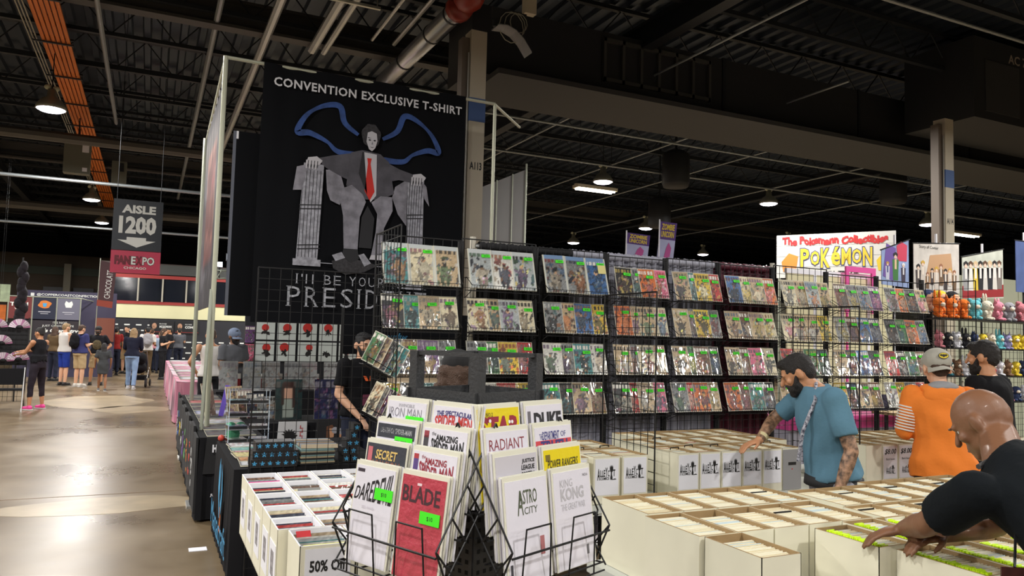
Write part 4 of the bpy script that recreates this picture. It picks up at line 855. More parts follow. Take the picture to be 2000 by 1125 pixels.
# side cloths
t = thing('side_banner', 'narrow black cloth panel hanging left of the convention banner', 'banner', (.68, 8.2, 1.85)); MB().b2((.03, 0, 0), (.3, .015, 1.9)).obj('banner_cloth', cloth, t); MB().b2((0, 0, .0), (.03, .02, 1.9)).obj('grey_hem', M('grey_hem', lin(96, 100, 112), .6), t); MB().b2((.03, -.004, 1.82), (.05, .0, 1.9)).obj('corner_patch', paper, t)
t = thing('edge_banner', 'long printed banner seen nearly edge on between the two metal poles', 'banner', (.575, 8.2, 1.95))
arr = paint(5, 'black', nx=24, ny=24, busy=1.2, border=False, head=False); arr = arr*.45+np.array((20, 16, 22)); arr[6:20, 6:18] += np.array((60, 20, 8)); me = print_mesh('banner_cloth', np.clip(arr, 3, 200), 2.7, 2.35, .012, plainm); o = link('banner_cloth', me, t); o.rotation_euler = (0, 0, -PI/2); o.location = (0, 1.38, 0)
for k in range(9): MB().bar((0, .1+k*.32, 2.35), (0, .1+k*.32, 2.42), .008).obj('tie_loop', paper, t)
# truss behind banner and floodlights
t = thing('light_truss', 'pair of dazzling white floodlights on a truss left of the black banner', 'lamp', (.92, 12, 2.45))
for z in (.0, .12): MB().bar((-.2, 0, z), (.5, .2, z+.05), .014, 6).obj('truss_tube', pole, t)
for k in range(5): MB().bar((-.2+k*.14, 0, 0), (-.13+k*.14, 0, .14), .008, 5).obj('truss_web', pole, t)
fl_ = M('flood_glow', (1, 1, 1), emit=(.8, .9, 1), es=40)
for x, z, s in ((-.02, .22, .05), (.12, .34, .07)):
    h = MB().box((x, .05, z), (s*1.6, .07, s*1.6)).obj('flood_housing', black, t); MB().box((x, .008, z), (s*1.3, .01, s*1.3)).obj('flood_lens', fl_, h); MB().bar((x, .05, .0), (x, .05, z), .01, 5).obj('flood_stem', black, t)
# aisle sign
t = thing('aisle_sign', 'black hanging sign reading AISLE 1200 with a white down arrow', 'sign', (-.285, 15.5, 3.11)); sk = M('sign_black', lin(30, 36, 46), .45)
MB().b2((-.41, 0, 0), (.41, .03, .93)).obj('sign_board', sk, t); wv = M('sign_white', lin(228, 230, 226), .5)
mb = MB(); letter(mb, 'AISLE', (-.27, -.004, .68), (1, 0, 0), (0, 0, 1), .56, .155, bold=.045); mb.obj('sign_lettering', wv, t)
mb = MB(); letter(mb, '1200', (-.31, -.004, .3), (1, 0, 0), (0, 0, 1), .62, .33, bold=.05); mb.obj('sign_lettering', wv, t)
MB().poly([(-.17, .24), (.15, .24), (.15, .185), (.31, .185), (-.0, .055), (-.32, .185), (-.17, .185)], (0, -.004, 0), (1, 0, 0), (0, 0, 1), .003).obj('down_arrow', wv, t)
for x in (-.36, .36): MB().bar((x, .015, .93), (x, .015, 4.4), .005, 5).obj('hanging_cord', steel, t)
t = thing('show_sign', 'crimson sign reading FAN EXPO CHICAGO hanging under the aisle sign', 'sign', (-.285, 15.5, 2.69)); ck = M('sign_crimson', lin(196, 52, 84), .45)
MB().b2((-.41, 0, 0), (.41, .03, .41)).obj('sign_board', ck, t)
for i, (tx, x, ww, c) in enumerate((('FAN', -.34, .25, M('sign_dark_red', lin(120, 20, 40), .5)), ('E', -.075, .075, wv), ('X', .008, .09, M('sign_dark_red', lin(120, 20, 40), .5)), ('PO', .11, .2, wv))):
    mb = MB(); letter(mb, tx, (x-.006, -.003, .152), (1, 0, 0), (0, 0, 1), ww+.012, .165, bold=.07); mb.obj('letter_outline', M('outline_dark', lin(60, 20, 34), .5), t)
    mb = MB(); letter(mb, tx, (x, -.005, .16), (1, 0, 0), (0, 0, 1), ww, .15, bold=.03); mb.obj('sign_lettering', c, t)
mb = MB(); letter(mb, 'CHICAGO', (-.19, -.004, .075), (1, 0, 0), (0, 0, 1), .37, .045, bold=.02); mb.obj('sign_lettering', wv, t)
for x in (-.36, .36): MB().bar((x, .015, .41), (x, .015, .43), .005, 5).obj('hanging_cord', steel, t)
# white sail panels right of A113
t = thing('fabric_panel', 'pale grey tall fabric panel standing behind the column stencilled A113', 'banner', (5.05, 12, 2.2)); gp = M('pale_panel_cloth', lin(150, 150, 150), .8, bump=.2, bscale=3)
MB().add([(0, 0, 0), (.87, 0, 0), (.87, 0, 2.5), (0, 0, 2.08), (0, .02, 0), (.87, .02, 0), (.87, .02, 2.5), (0, .02, 2.08)], [(0, 1, 2, 3), (7, 6, 5, 4), (3, 2, 6, 7), (1, 5, 6, 2), (0, 3, 7, 4)]).obj('panel_cloth', gp, t)
for x in (.3, .6, .86): MB().bar((x, -.01, 0), (x, -.01, 2.1+.47*x), .012, 6).obj('panel_seam', pole, t)
MB().bar((.87, 0, -2.2), (.87, 0, 2.6), .02, 6).obj('panel_post', pole, t); MB().bar((0, 0, -2.2), (0, 0, 2.1), .02, 6).obj('panel_post', pole, t)
def flag(x, y, z, w_, h, lab, ang, ry):
    t = thing('feather_flag', lab, 'flag', (x, y, 0)); tt = bpy.data.objects.new('flag_cloth', None)
    rot = Matrix.Rotation(ang, 3, 'Z') @ Matrix.Rotation(ry, 3, 'Y')
    X, Z = rot @ V((1, 0, 0)), rot @ V((0, 0, 1)); o = V((0, 0, z))
    c = MB().poly([(0, 0), (w_, 0), (w_, h), (0, h)], o, X, Z, -.008).obj('flag_cloth', M('flag_lilac', lin(186, 190, 226), .7, var=.2, vscale=3), t)
    MB().poly([(0, h*.52), (w_, h*.52), (w_, h), (0, h)], o+X.cross(Z)*.001, X, Z, .002).obj('purple_field', M('flag_purple', lin(86, 58, 128), .7), t)
    mb = MB(); yy = M('flag_yellow_ink', lin(226, 200, 60), .7)
    for k, wd in enumerate(('ZOMBIE', 'UNICORN')): letter(mb, wd, o+X*w_*.1+Z*(h*(.78-.2*k))+X.cross(Z)*.003, X, Z, w_*.78, h*.17, bold=.03)
    mb.obj('flag_lettering', yy, t)
    MB().poly([(w_*.4, h*.0), (w_*.75, 0), (w_*.8, h*.3), (w_*.62, h*.45), (w_*.5, h*.3)], o+X.cross(Z)*.003, X, Z, .002).obj('pink_shape', M('flag_pink', lin(186, 84, 150), .7), t)
    MB().bar((-.015, 0, 0), V((-.015, 0, 0))+o+Z*(h+.03)+X*-.01, .012, 6).obj('flag_pole', paper, t)
flag(6.70, 10.0, 3.05, .36, .36, 'lower purple and white flag with yellow lettering behind the silver drape', -.42, -.09+.2)
flag(7.15, 9.78, 3.02, .26, .58, 'taller purple and white flag with yellow lettering, right of the lower one', -.42, .1)
# collectibles sign
t = thing('collectibles_sign', 'large white sign with red and yellow lettering above the right racks', 'sign', (10.561, 10.701, 2.95)); d = V((11.789-10.561, 9.119-10.701, 0)); L = d.length; X = d.normalized(); Z = V((0, 0, 1)); wsn = M('sign_offwhite', lin(212, 210, 204), .6)
MB().poly([(0, 0), (L, 0), (L, .82), (0, .8)], (0, 0, 0), X, Z, -.03).obj('sign_board', wsn, t)
N = X.cross(Z)
mb = MB()
for k in range(1, 4): mb.box(X*(L/2)+Z*(.2*k)+N*.002, (L, .002, .004), frame(N*-1))
mb.obj('board_groove', M('groove_grey', lin(170, 168, 164), .8), t)
mb = MB(); letter(mb, 'The Pokemann Collectibles', X*.1+Z*.61+N*.005, X, Z, 1.78, .15, bold=.06, warp=lambda a, b_: (a, b_+.12*math.sin(a*40))); mb.obj('sign_lettering', M('sign_red', lin(196, 50, 52), .6), t)
letters = 'POKéMON'; cur = .42
for i, ch in enumerate(letters):
    h = (.34, .26, .36, .34, .3, .26, .34)[i]; ww = .155; dz = (.2, .23, .18, .22, .23, .25, .2)[i]
    mb = MB(); letter(mb, ch, X*(cur-.012)+Z*(dz-.015)+N*.005, X, Z, ww+.024, h+.03, bold=.07); mb.obj('letter_outline', M('sign_navy', lin(58, 66, 124), .6), t)
    mb = MB(); letter(mb, ch, X*cur+Z*dz+N*.008, X, Z, ww, h, bold=.03); mb.obj('sign_lettering', M('sign_yellow', lin(226, 196, 60), .6), t); cur += .175
mb = MB(); letter(mb, 'BUY SELL TRADE', X*.6+Z*.04+N*.005, X, Z, .8, .08, bold=.04); mb.obj('sign_lettering', ink, t)
for x, m_ in ((.12, 'sign_orange'), (1.72, 'sign_yellow')): MB().poly([(x, .12), (x+.22, .1), (x+.26, .4), (x+.1, .46), (x-.03, .3)], N*.004, X, Z, .003).obj('plain_colour_patch', M(m_, lin(222, 140, 60), .6), t)
for x in (.05, L-.05): MB().bar(X*x-Z*2.95, X*x, .025, 8).obj('sign_post', pole, t)
# ------------------------------------------------------------------ neighbouring booth at left: black cloth table, prints, shirts
blc = M('table_cloth_black', (.012, .012, .014), .9, bump=.2, bscale=4, spec=.15); cyan = M('cyan_print', lin(70, 160, 210), .6); orp = M('orange_print', lin(210, 120, 60), .6)
def cloth_table(x0, x1, y0, y1, z, lab, m, name='draped_table', cat='table', wav=.02):
    t = thing(name, lab, cat, (x0, y0, 0)); w_, d = x1-x0, y1-y0
    pts = []
    n = 30
    def edge(a, b, k):
        for i in range(k): pts.append((a[0]+(b[0]-a[0])*i/k, a[1]+(b[1]-a[1])*i/k))
    edge((0, 0), (w_, 0), 14); edge((w_, 0), (w_, d), n); edge((w_, d), (0, d), 14); edge((0, d), (0, 0), n)
    vs = []; K = len(pts)
    for j, (zz, f) in enumerate(((z, 0), (z-.02, .0), (z*.5, .7), (.02, 1))):
        for i, (x, y) in enumerate(pts):
            o = f*(.012+wav*math.sin(i*1.9)*1.0); dx = -o if x <= 0 else (o if x >= w_ else 0); dy = -o if y <= 0 else (o if y >= d else 0); vs.append((x+dx, y+dy, zz))
    fs = [(j*K+i, (j+1)*K+i, (j+1)*K+(i+1) % K, j*K+(i+1) % K) for j in range(3) for i in range(K)]+[tuple(range(K))]
    MB().add(vs, fs).obj('table_cloth', m, t); return t
t = cloth_table(.575, 1.66, 5.56, 7.02, .75, 'black draped merchandise table with a pale blue logo on its aisle side', blc, wav=.008)
def side(mbpts, m, nm, off=.03): mb = MB(); mb.poly([(-(y-5.56), z) for y, z in mbpts][::1], (-off, 0, 0), (0, -1, 0), (0, 0, 1), .001); return mb.obj(nm, m, t)
for pts in ([(6.3, .5), (6.26, .66), (6.2, .73), (6.17, .6), (6.18, .5), (6.2, .44), (6.12, .3), (6.16, .3), (6.26, .43)], [(6.12, .7), (6.06, .62), (6.04, .5), (6.1, .42), (6.1, .3), (6.07, .28), (6.02, .4), (5.98, .52), (6.03, .64)]):
    side(pts, cyan, 'printed_logo')
side([(6.13, .38), (6.08, .4), (6.03, .33), (6.06, .24), (6.02, .2), (6.1, .22), (6.14, .2), (6.12, .28)], orp, 'printed_logo')
mb = MB(); letter(mb, 'Manacraft', (-.03, 6.84-5.56, .12), (0, -1, 0), (0, 0, 1), 1.22, .2, lift=.002); mb.obj('printed_lettering', cyan, t)
# flat things on it: folded shirts / prints
pcol = [('white', (220, 220, 226)), ('lilac', (170, 166, 210)), ('orange', (230, 150, 70)), ('red', (200, 70, 70)), ('yellow', (230, 210, 120)), ('sky blue', (120, 180, 216)), ('pink', (216, 130, 170)), ('silver', (190, 194, 204)), ('teal', (90, 160, 160)), ('black', (34, 34, 40))]
def flat_print(x, y, z, w_, d, cidx, rz_, lab, cat='print', grp='flat prints on the black tables', nm='art_print'):
    col = pcol[cidx % 10]; arr = paint(900+cidx*3, 'grey', 12, 12, 1.1, False, False); arr = np.clip(arr*.55+np.array(col[1], float)*.55-10, 8, 250); arr[0] = arr[-1] = 28; arr[:, 0] = arr[:, -1] = 28
    me = print_mesh(nm, arr, w_, d, .01, plainm); o = link(nm, me); o.location = (x, y, z+.006); o.rotation_euler = (-PI/2, 0, rz_); return tag(o, lab, cat, grp)
k = 0
for ri in range(6):
    for ci in range(2):
        c = (ri*2+ci*3) % 10; x, y = .72+.2*ci+.01*(ri % 2), 5.64+ri*.17
        if ci == 1 and ri < 2: continue
        flat_print(x, y, .757+.004*((ri+ci) % 3), .19, .24, ri*2+ci, .05*((ri % 3)-1), 'flat %s print on the near black table, %s row from the front, %s' % (pcol[(ri*2+ci) % 10][0], ords[ri], ('left', 'right')[ci]))
bb = M('black_box_card', (.016, .016, .018), .5)
asr = []
for a in range(5): q = a*2*PI/5+.3; asr += [(.006*math.cos(q-.5), .006*math.sin(q-.5)), (.017*math.cos(q-.22), .017*math.sin(q-.22)), (.017*math.cos(q+.22), .017*math.sin(q+.22))]
def mini_box(x, y, z, lab):
    t_ = thing('game_box', lab, 'box', (x, y, z), 0, 'small black boxes with blue emblems'); MB().b2((-.0255, 0, 0), (.0255, .16, .055)).obj('box_case', bb, t_)
    MB().poly(asr, (0, -.0002, .028), (1, 0, 0), (0, 0, 1), .001).obj('blue_emblem', cyan, t_)
for r_, (x0, n_) in enumerate(((.705, 6), (.72, 6), (.745, 5))):
    for i in range(n_): mini_box(x0+.0525*i, 5.50+.035*r_+.05, .755+.0555*r_, 'small black box, blue emblem, %s in the %s layer of the stack' % (pos5[i], ('lowest', 'middle', 'top')[r_]))
for i, (x, z) in enumerate(((1.36, .755), (1.42, .755), (1.35, .811), (1.41, .811), (1.38, .867), (1.43, .867), (1.41, .923), (1.43, .979))): mini_box(x, 5.62, z, 'small black box, blue emblem, %s in the pile by the spinner rack' % ords[i])
for i in range(9):
    z = .755+.012*i if i < 5 else .815+.012*(i-5)
    o = MB().b2((-.12, 0, 0), (.12, .3, .011)).obj('boxed_book', M('book_edge_%d' % (i % 3), lin(*((30, 30, 34), (176, 160, 130), (120, 150, 150))[i % 3]), .6)); o.location = (1.14+.005*(i % 2), 5.58, z); tag(o, 'flat boxed book right of the stepped black boxes, %s from the bottom' % ords[i], 'book', 'stacked boxed books')
for i in range(8):
    o = MB().b2((-.13, -.004, 0), (.13, .004, .03)).obj('magazine', M('mag_%d' % (i % 3), lin(*((196, 178, 150), (150, 160, 170), (120, 100, 90))[i % 3]), .6)); o.location = (1.16, 5.62+.045*i, .865+.0); o.rotation_euler = (-.5, 0, -.12); tag(o, 'magazine edge lined up on the boxed books, %s from the front' % ords[i], 'magazine', 'magazines on the boxed books')
# clear acrylic tower with boxed albums
t = thing('acrylic_tower', 'clear acrylic display tower with four lit shelves of flat albums', 'display stand', (.81, 6.88, .752)); acm = M('clear_acrylic', (.9, .94, 1), .05, alpha=.22, coat=1); ace = M('acrylic_edge', lin(210, 225, 240), .2, coat=1)
for x in (-.17, .15):
    for y in (-.11, .1): MB().bar((x, y, 0), (x, y, .44), .004, 4).obj('corner_post', ace, t)
for k in range(5): MB().b2((-.18, -.12, .01+.108*k), (.16, .11, .016+.108*k)).obj('clear_shelf', acm, t)
for k in range(4):
    for q, (x, rz_) in enumerate(((-.09, .1), (.07, -.12))):
        arr = paint(300+k*2+q, ('silver', 'blue', 'purple', 'teal')[(k+q) % 4], 10, 10, .8, False, False); me = print_mesh('album_box', arr, .15, .17, .03, slabm, (20, 20, 24)); o = link('album_box', me); o.location = (.81+x, 6.80, .79+.108*k); o.rotation_euler = (-PI/2, 0, rz_)
        tag(o, 'flat boxed album on the %s acrylic shelf, %s one' % (('lowest', 'second', 'third', 'top')[k], ('left', 'right')[q]), 'album', 'albums in the acrylic tower')
grn = M('plush_green', lin(90, 170, 130), .9, bump=.5, bscale=60)
t = thing('dragon_plush', 'small green dragon figure at the corner of the black table', 'toy', (.70, 6.98, .752)); MB().ball((0, 0, .06), (.055, .05, .06), 10).obj('body', grn, t, True); MB().ball((-.02, -.02, .13), (.04, .04, .035), 10).obj('head', grn, t, True)
for q in (-1, 1): MB().ball((.02+.04*q, .03, .12), (.045, .01, .04), 8).obj('wing', grn, t, True); MB().ball((-.03*q, -.04, .02), (.02, .03, .02), 8).obj('foot', grn, t, True)
o = MB().ball((0, 0, 0), .028, 12).obj('red_ball', M('ball_red', lin(206, 76, 60), .4), None, True); o.location = (.605, 6.97, .781); tag(o, 'small red ball at the far left corner of the black table', 'toy')
# trades in two tilted wire baskets on the outer side of the divider
for bi, (y, z, n_, lab, cl) in enumerate(((5.0, 1.50, 5, 'upper', ['green', 'tan', 'grey', 'teal', 'teal']), (4.95, 1.17, 7, 'lower', ['cream', 'grey', 'purple', 'grey', 'red', 'red', 'brown']))):
    t = thing('side_basket', 'tilted wire basket of comics on the end panel, %s one' % lab, 'basket', (1.43, y, z))
    d = V((-.9033, .4289, .32)).normalized() if 0 else V((-.28, .0, .12)); 
    mb = MB(); A_ = V((.05, -.02, -.09)); B_ = V((-.11, .0, .0))
    for dy in (-.02, .03, .08): mb.bar(A_+V((0, dy, 0)), B_+V((0, dy, 0)), .004, 5)
    mb.bar(A_, A_+V((.03, 0, .12)), .003, 5); mb.bar(B_, B_+V((.0, 0, .05)), .003, 5); mb.bar(A_+V((0, -.03, .05)), B_+V((0, -.03, .05)), .003, 5); mb.obj('wire_shelf', black, t)
    MB().box((-.05, .03, -.04), (.2, .12, .004), Matrix.Rotation(.45, 3, 'Y')).obj('shelf_plate', black, t)
    for i in range(n_):
        f = i/(n_-1); arr = paint(500+bi*20+i, cl[i], 14, 22, 1.0); me = print_mesh('comic_book', arr, .075 if bi else .09, .215, .012, coverm); o = link('comic_book', me)
        o.location = V((1.43, y, z))+B_.lerp(A_, f)+V((.0, .0+.004*i, .012)); o.rotation_euler = (-.1, .42, -.5); tag(o, 'comic with %s cover leaning in the %s tilted end basket, %s' % (cl[i], lab, pos5[i]), 'comic book', 'comics in the tilted end baskets')
# second black table behind with t-shirts, large prints
cloth_table(1.0, 3.0, 8.22, 9.0, .75, 'black draped table with large prints behind the seller', blc, wav=.01)
cloth_table(.46, 1.0, 7.35, 12.15, .74, 'long black draped table of folded shirts along the aisle', blc, wav=.015)
def shirt_panel(name, x, y, z, w_, h, col, lab, face='y', extra=None, grp=None):
    t_ = thing(name, lab, 'shirt', (x, y, z)); 
    if grp: t_['group'] = grp
    if face == 'y': MB().poly([(-w_/2, 0), (w_/2, 0), (w_/2*.94, h), (-w_/2*.9, h)], (0, 0, 0), (1, 0, 0), (0, 0, 1), -.014).obj('shirt_front', col, t_)
    else: MB().poly([(-w_/2, 0), (w_/2, 0), (w_/2, h), (-w_/2, h)], (0, 0, 0), (0, -1, 0), (0, 0, 1), -.02).obj('shirt_front', col, t_)
    if extra: extra(t_)
    return t_
wsh, bsh = M('shirt_white', lin(222, 222, 222), .85), M('shirt_black', (.018, .018, .02), .85)
def ex1(t_):
    sp_ = []; 
    for i in range(16): a = PI*i/15; r_ = .055 if i % 2 else .085; sp_.append((-.03+r_*math.cos(a), .13+r_*math.sin(a)*.8))
    MB().poly([(-.12, .0), (.02, 0), (.03, .1)]+sp_[:0]+[(p[0], p[1]) for p in sp_]+[(-.08, .1)], (0, -.001, 0), (1, 0, 0), (0, 0, 1), .001).obj('printed_figure', ink, t_)
    mb = MB()
    for i in range(5): mb.box((.09, -.002, .04+.04*i), (.035, .001, .008)); mb.box((.08+.02*(i % 2), -.002, .055+.04*i), (.008, .001, .03))
    mb.obj('red_characters', M('ink_red', lin(190, 40, 50), .7), t_); MB().ball((-.09, -.002, .06), (.025, .002, .025), 10).obj('gold_shape', M('ink_gold', lin(220, 170, 70), .7), t_)
def ex2(t_):
    f = lambda p, m, n_, k=1: MB().poly(p, (0, -.001*k, 0), (1, 0, 0), (0, 0, 1), .0008).obj(n_, m, t_)
    f([(-.06, .24), (.0, .26), (.04, .2), (.0, .1), (-.06, .1)], M('ink_brown', lin(110, 72, 50), .7), 'printed_hair'); f([(-.03, .22), (.02, .22), (.02, .13), (-.02, .12)], M('ink_skin', lin(216, 160, 120), .7), 'printed_face', 2)
    f([(-.12, .0), (-.1, .1), (.0, .1), (.08, .0)], M('ink_slate', lin(90, 94, 104), .7), 'printed_shirt', 2); f([(.04, .02), (.09, .03), (.1, .16), (.06, .17)], M('ink_skin', lin(216, 160, 120), .7), 'printed_arm', 3)
    MB().ball((.03, -.004, .2), (.035, .002, .035), 12).ball((.1, -.004, .19), (.03, .002, .035), 12).bar((.03, -.004, .2), (.1, -.004, .19), .006).obj('printed_dumbbell', M('ink_silver', lin(170, 170, 176), .7), t_)
shirt_panel('display_shirt', 1.40, 8.17, .5, .31, .27, wsh, 'white t-shirt with black spiky figure and red characters hanging from the table', extra=ex1)
shirt_panel('display_shirt', 1.81, 8.17, .47, .36, .3, bsh, 'black t-shirt printed with a woman lifting a dumbbell', extra=ex2)
def ex3(t_): mb = MB(); letter(mb, 'HULKMANIA', (-.17, -.016, .19), (1, 0, 0), (0, 0, 1), .34, .07, bold=.06); mb.obj('shirt_lettering', paper, t_); mb = MB(); letter(mb, 'JUST', (-.17, -.016, -.2), (1, 0, 0), (0, 0, 1), .07, .03, bold=.04); mb.obj('shirt_lettering', paper, t_)
shirt_panel('display_shirt', .735, 7.33, .42, .48, .32, bsh, 'black t-shirt with bold white block lettering behind the green dragon', extra=ex3)
cols_ = ['pale grey lettering', 'white and red print', 'orange print', 'green and white print', 'purple print', 'white skull print', 'yellow print', 'blue print', 'white block print', 'pink print', 'teal print', 'cream print']
for i in range(10):
    y = 7.57+i*.47; rr = random.Random(i)
    def exs(t_, i=i, rr=rr):
        c = [(210, 210, 210), (200, 80, 70), (226, 140, 50), (110, 180, 110), (140, 100, 190), (225, 225, 220), (230, 200, 70), (80, 120, 210), (230, 230, 230), (220, 120, 170), (90, 180, 180), (224, 210, 180)][i]
        mb = MB()
        for q in range(7): mb.ball((-.021, rr.uniform(-.1, .1), rr.uniform(.2, .5)), (.003, rr.uniform(.01, .05), rr.uniform(.01, .05)), 6)
        mb.obj('shirt_print', M('ink_s%d' % i, lin(*c), .7), t_)
    shirt_panel('hanging_shirt', .43, y, .08+.05*(i % 2), .44, .66, bsh, 'black t-shirt with %s hanging on the aisle side, %s from the front' % (cols_[i], (ords+['tenth', 'eleventh', 'twelfth'])[i]), 'x', exs, 'shirts hanging along the aisle')
    flat_print(.73, y-.2, .748, .42, .4, (9, 9, 7, 9, 1, 9, 9, 3, 9, 9)[i], PI/2*0, 'folded shirt with print on the aisle table, %s from the front' % (ords+['tenth', 'eleventh', 'twelfth'])[i], 'shirt', 'folded shirts on the aisle table', 'folded_shirt')
t = cloth_table(.5, 1.5, 15.0, 25.0, .75, 'long pink and silver merchandise table farther down the aisle', attr_mat('pink_print', .6), wav=.03)
for ch in t.children:
    at = ch.data.color_attributes.new('print', 'FLOAT_COLOR', 'POINT'); rr = np.random.RandomState(3); n_ = len(ch.data.vertices); c_ = np.ones((n_, 4)); pk = np.array([(.55, .2, .3), (.6, .5, .55), (.1, .08, .1), (.7, .3, .4)]); c_[:, :3] = pk[rr.randint(0, 4, n_)]; at.data.foreach_set('color', c_.ravel().astype(np.float32))
for i in range(10): flat_print(1.0, 15.6+i*.95, .755, .85, .8, 6 if i % 3 else 0, 0, 'flat pink and white print pile on the far table, %s from the front' % (ords+['tenth'])[i], 'print', 'print piles on the pink table', 'print_pile')
# large prints on stands + metal prints + posters
def standing(name, x, y, z, w_, h, base_, seed_, lab, m=None, grp=None, lean_=.12, border=False, busy=1, head=False, rz_=0, post=None):
    arr = paint(seed_, base_, 20, 26, busy, border, head)
    if post: arr = post(arr)
    me = print_mesh(name, np.clip(arr, 4, 250), w_, h, .008, m or coverm); t_ = thing(name, lab, 'picture', (x, y, z), rz_)
    if grp: t_['group'] = grp
    o = link('picture_panel', me, t_); o.rotation_euler = (-lean_, 0, 0); return t_
def pr1(a):
    a = a*.35; a[2:16, 6:14] = (150, 160, 150); a[14:22, 7:13] = (206, 160, 136); a[21:25, 6:14] = (60, 34, 28); a[10:24, 5:7] = (50, 30, 26); a[8:22, 13:15] = (50, 30, 26); return a
standing('large_print', 1.40, 8.45, .76, .28, .43, 'teal', 77, 'large glossy portrait print of a dark-haired woman on the black table', post=pr1, busy=.3)
standing('large_print', 1.82, 8.45, .76, .3, .43, 'navy', 78, 'large glossy night city print with purple and blue tones on the black table', post=lambda a: a*.7+np.array((10, 8, 26)), busy=1.2)
cloth_table(.95, 3.4, 12.2, 12.75, .78, 'black draped table under the row of silver metal prints', blc)
silv = attr_mat('brushed_metal_print', .32, .3, 0, .55)
for i, x in enumerate((1.14, 1.48, 1.77, 2.1, 2.35, 2.72, 3.0)):
    standing('metal_print', x, 12.45-.05*(i % 2), .79, .27, .44, 'silver', 60+i, 'silver metal engraving print on a small easel, %s in the row' % pos5[i], silv, 'silver metal prints in a row', busy=1, post=lambda a: a*.35+110)
    if i < 6: o = MB().b2((-.03, 0, 0), (.03, .01, .16)).b2((-.03, -.001, .16), (.03, .009, .24), 1).obj('small_card', [M('card_crimson', lin(150, 40, 48), .6), paper]); o.location = (x+.165, 12.6, .79); tag(o, 'small red and white card between metal prints, %s' % pos5[i], 'card', 'red and white cards')
pw = M('poster_white', lin(214, 222, 218), .6)
ws = thing('poster_wall', 'black display wall behind the red sun posters', 'display wall', (1.45, 13.45, 0)); MB().b2((0, 0, 0), (2.3, .04, 2.3)).obj('wall_panel', M('panel_navy_black', (.015, .016, .022), .7), ws)
for ri, z in enumerate((1.2, 1.56)):
    for ci in range(5):
        x = 1.63+ci*.352; t_ = thing('ink_poster', 'white poster with red sun and black brush figure, %s row, %s' % (('lower', 'upper')[ri], pos5[ci]), 'poster', (x+.15, 13.42, z), 0, 'red sun posters'); MB().b2((-.155, 0, 0), (.155, .012, .33)).obj('poster_sheet', pw, t_)
        rr = random.Random(ri*9+ci); cx, cz = rr.uniform(-.04, .04), rr.uniform(.18, .24); rc = rr.uniform(.055, .085)
        if not (ri == 0 and ci == 3): MB().poly([(cx+rc*math.cos(a), cz+rc*math.sin(a)) for a in [i*PI/10 for i in range(20)]], (0, -.001, 0), (1, 0, 0), (0, 0, 1), .0008).obj('red_sun', M('ink_sun_red', lin(206, 52, 46), .7), t_)
        pts = []
        for i in range(18): a = 2*PI*i/18; r_ = rr.uniform(.015, .06)*(1.5 if math.sin(a) < -.3 else 1); pts.append((cx+r_*1.2*math.cos(a), cz-.07+r_*math.sin(a)))
        MB().poly(pts, (0, -.002, 0), (1, 0, 0), (0, 0, 1), .0008).obj('brush_figure', ink, t_)
for i, z in enumerate((1.2, 1.5)): standing('colour_poster', 1.53, 13.4, z, .15, .28, ('pink', 'purple')[i], 40+i, 'narrow colourful poster left of the red sun posters, %s one' % ('lower', 'upper')[i], plainm, lean_=0)
o = MB().b2((0, 0, 0), (.05, .03, .34)).obj('lit_spine', M('violet_spine', lin(120, 96, 214), .4)); o.location = (.74, 9.0, .76); o.rotation_euler = (0, .18, 0); tag(o, 'tall purple boxed print leaning on the aisle table', 'print')
for i, (x, c) in enumerate(((.66, 'brown'), (.92, 'tan'), (1.02, 'brown'), (1.1, 'navy'), (1.2, 'grey'))):
    standing('leaning_print', x, 9.0-.1*i, .76, .2 if i != 1 else .24, .36-.03*i, c, 150+i, 'print leaning in a rack on the aisle table, %s' % pos5[i], None, 'leaning prints on the aisle table', .2, rz_=.9-.2*i)
t = thing('dark_banner', 'low dark booth banner with blue lettering seen through the comic wall', 'banner', (2.0, 7.4, 1.5)); MB().b2((-.3, 0, 0), (1.1, .02, .42)).obj('banner_cloth', cloth, t); mb = MB(); letter(mb, 'Manacrafter', (.04, -.003, .14), (1, 0, 0), (0, 0, 1), .32, .075); mb.obj('printed_lettering', cyan, t); MB().bar((-.3, .01, -1.5), (-.3, .01, .45), .014, 6).bar((1.1, .01, -1.5), (1.1, .01, .45), .014, 6).obj('banner_post', black, t)
# ------------------------------------------------------------------ far left booths
t = thing('confection_booth', 'dark plum confectionery booth wall with poster panels at far left', 'booth', (-3.95, 29.0, 0)); plum = M('booth_plum', lin(58, 54, 78), .6)
MB().b2((0, .4, 0), (2.9, .5, 2.85)).obj('back_wall', plum, t); mb = MB(); letter(mb, '@COPPERCOASTCONFECTIONS', (.55, .39, 2.66), (1, 0, 0), (0, 0, 1), 1.9, .1, bold=.02); mb.obj('booth_lettering', wv, t)
MB().b2((.38, .38, 2.66), (.48, .4, 2.76)).obj('small_logo', wv, t)
for i, (x0, m_) in enumerate(((-.15, M('panel_red_brown', lin(110, 44, 44), .6)), (.52, M('panel_navy', lin(28, 34, 56), .6)), (1.2, M('panel_grey', lin(104, 104, 120), .6)))):
    MB().b2((x0, -.02, 1.9), (x0+.64, 0, 2.6)).obj('poster_panel', m_, t); MB().bar((x0-.02, -.02, 1.2), (x0-.02, -.02, 2.64), .02, 5).obj('panel_post', pole, t)
MB().bar((1.86, -.02, 0), (1.86, -.02, 2.64), .02, 5).obj('panel_post', pole, t); MB().bar((-.17, -.02, 2.62), (1.86, -.02, 2.62), .02, 5).obj('panel_rail', pole, t); MB().bar((1.86, -.02, 2.62), (2.2, .4, 2.55), .02, 5).obj('panel_rail', pole, t)
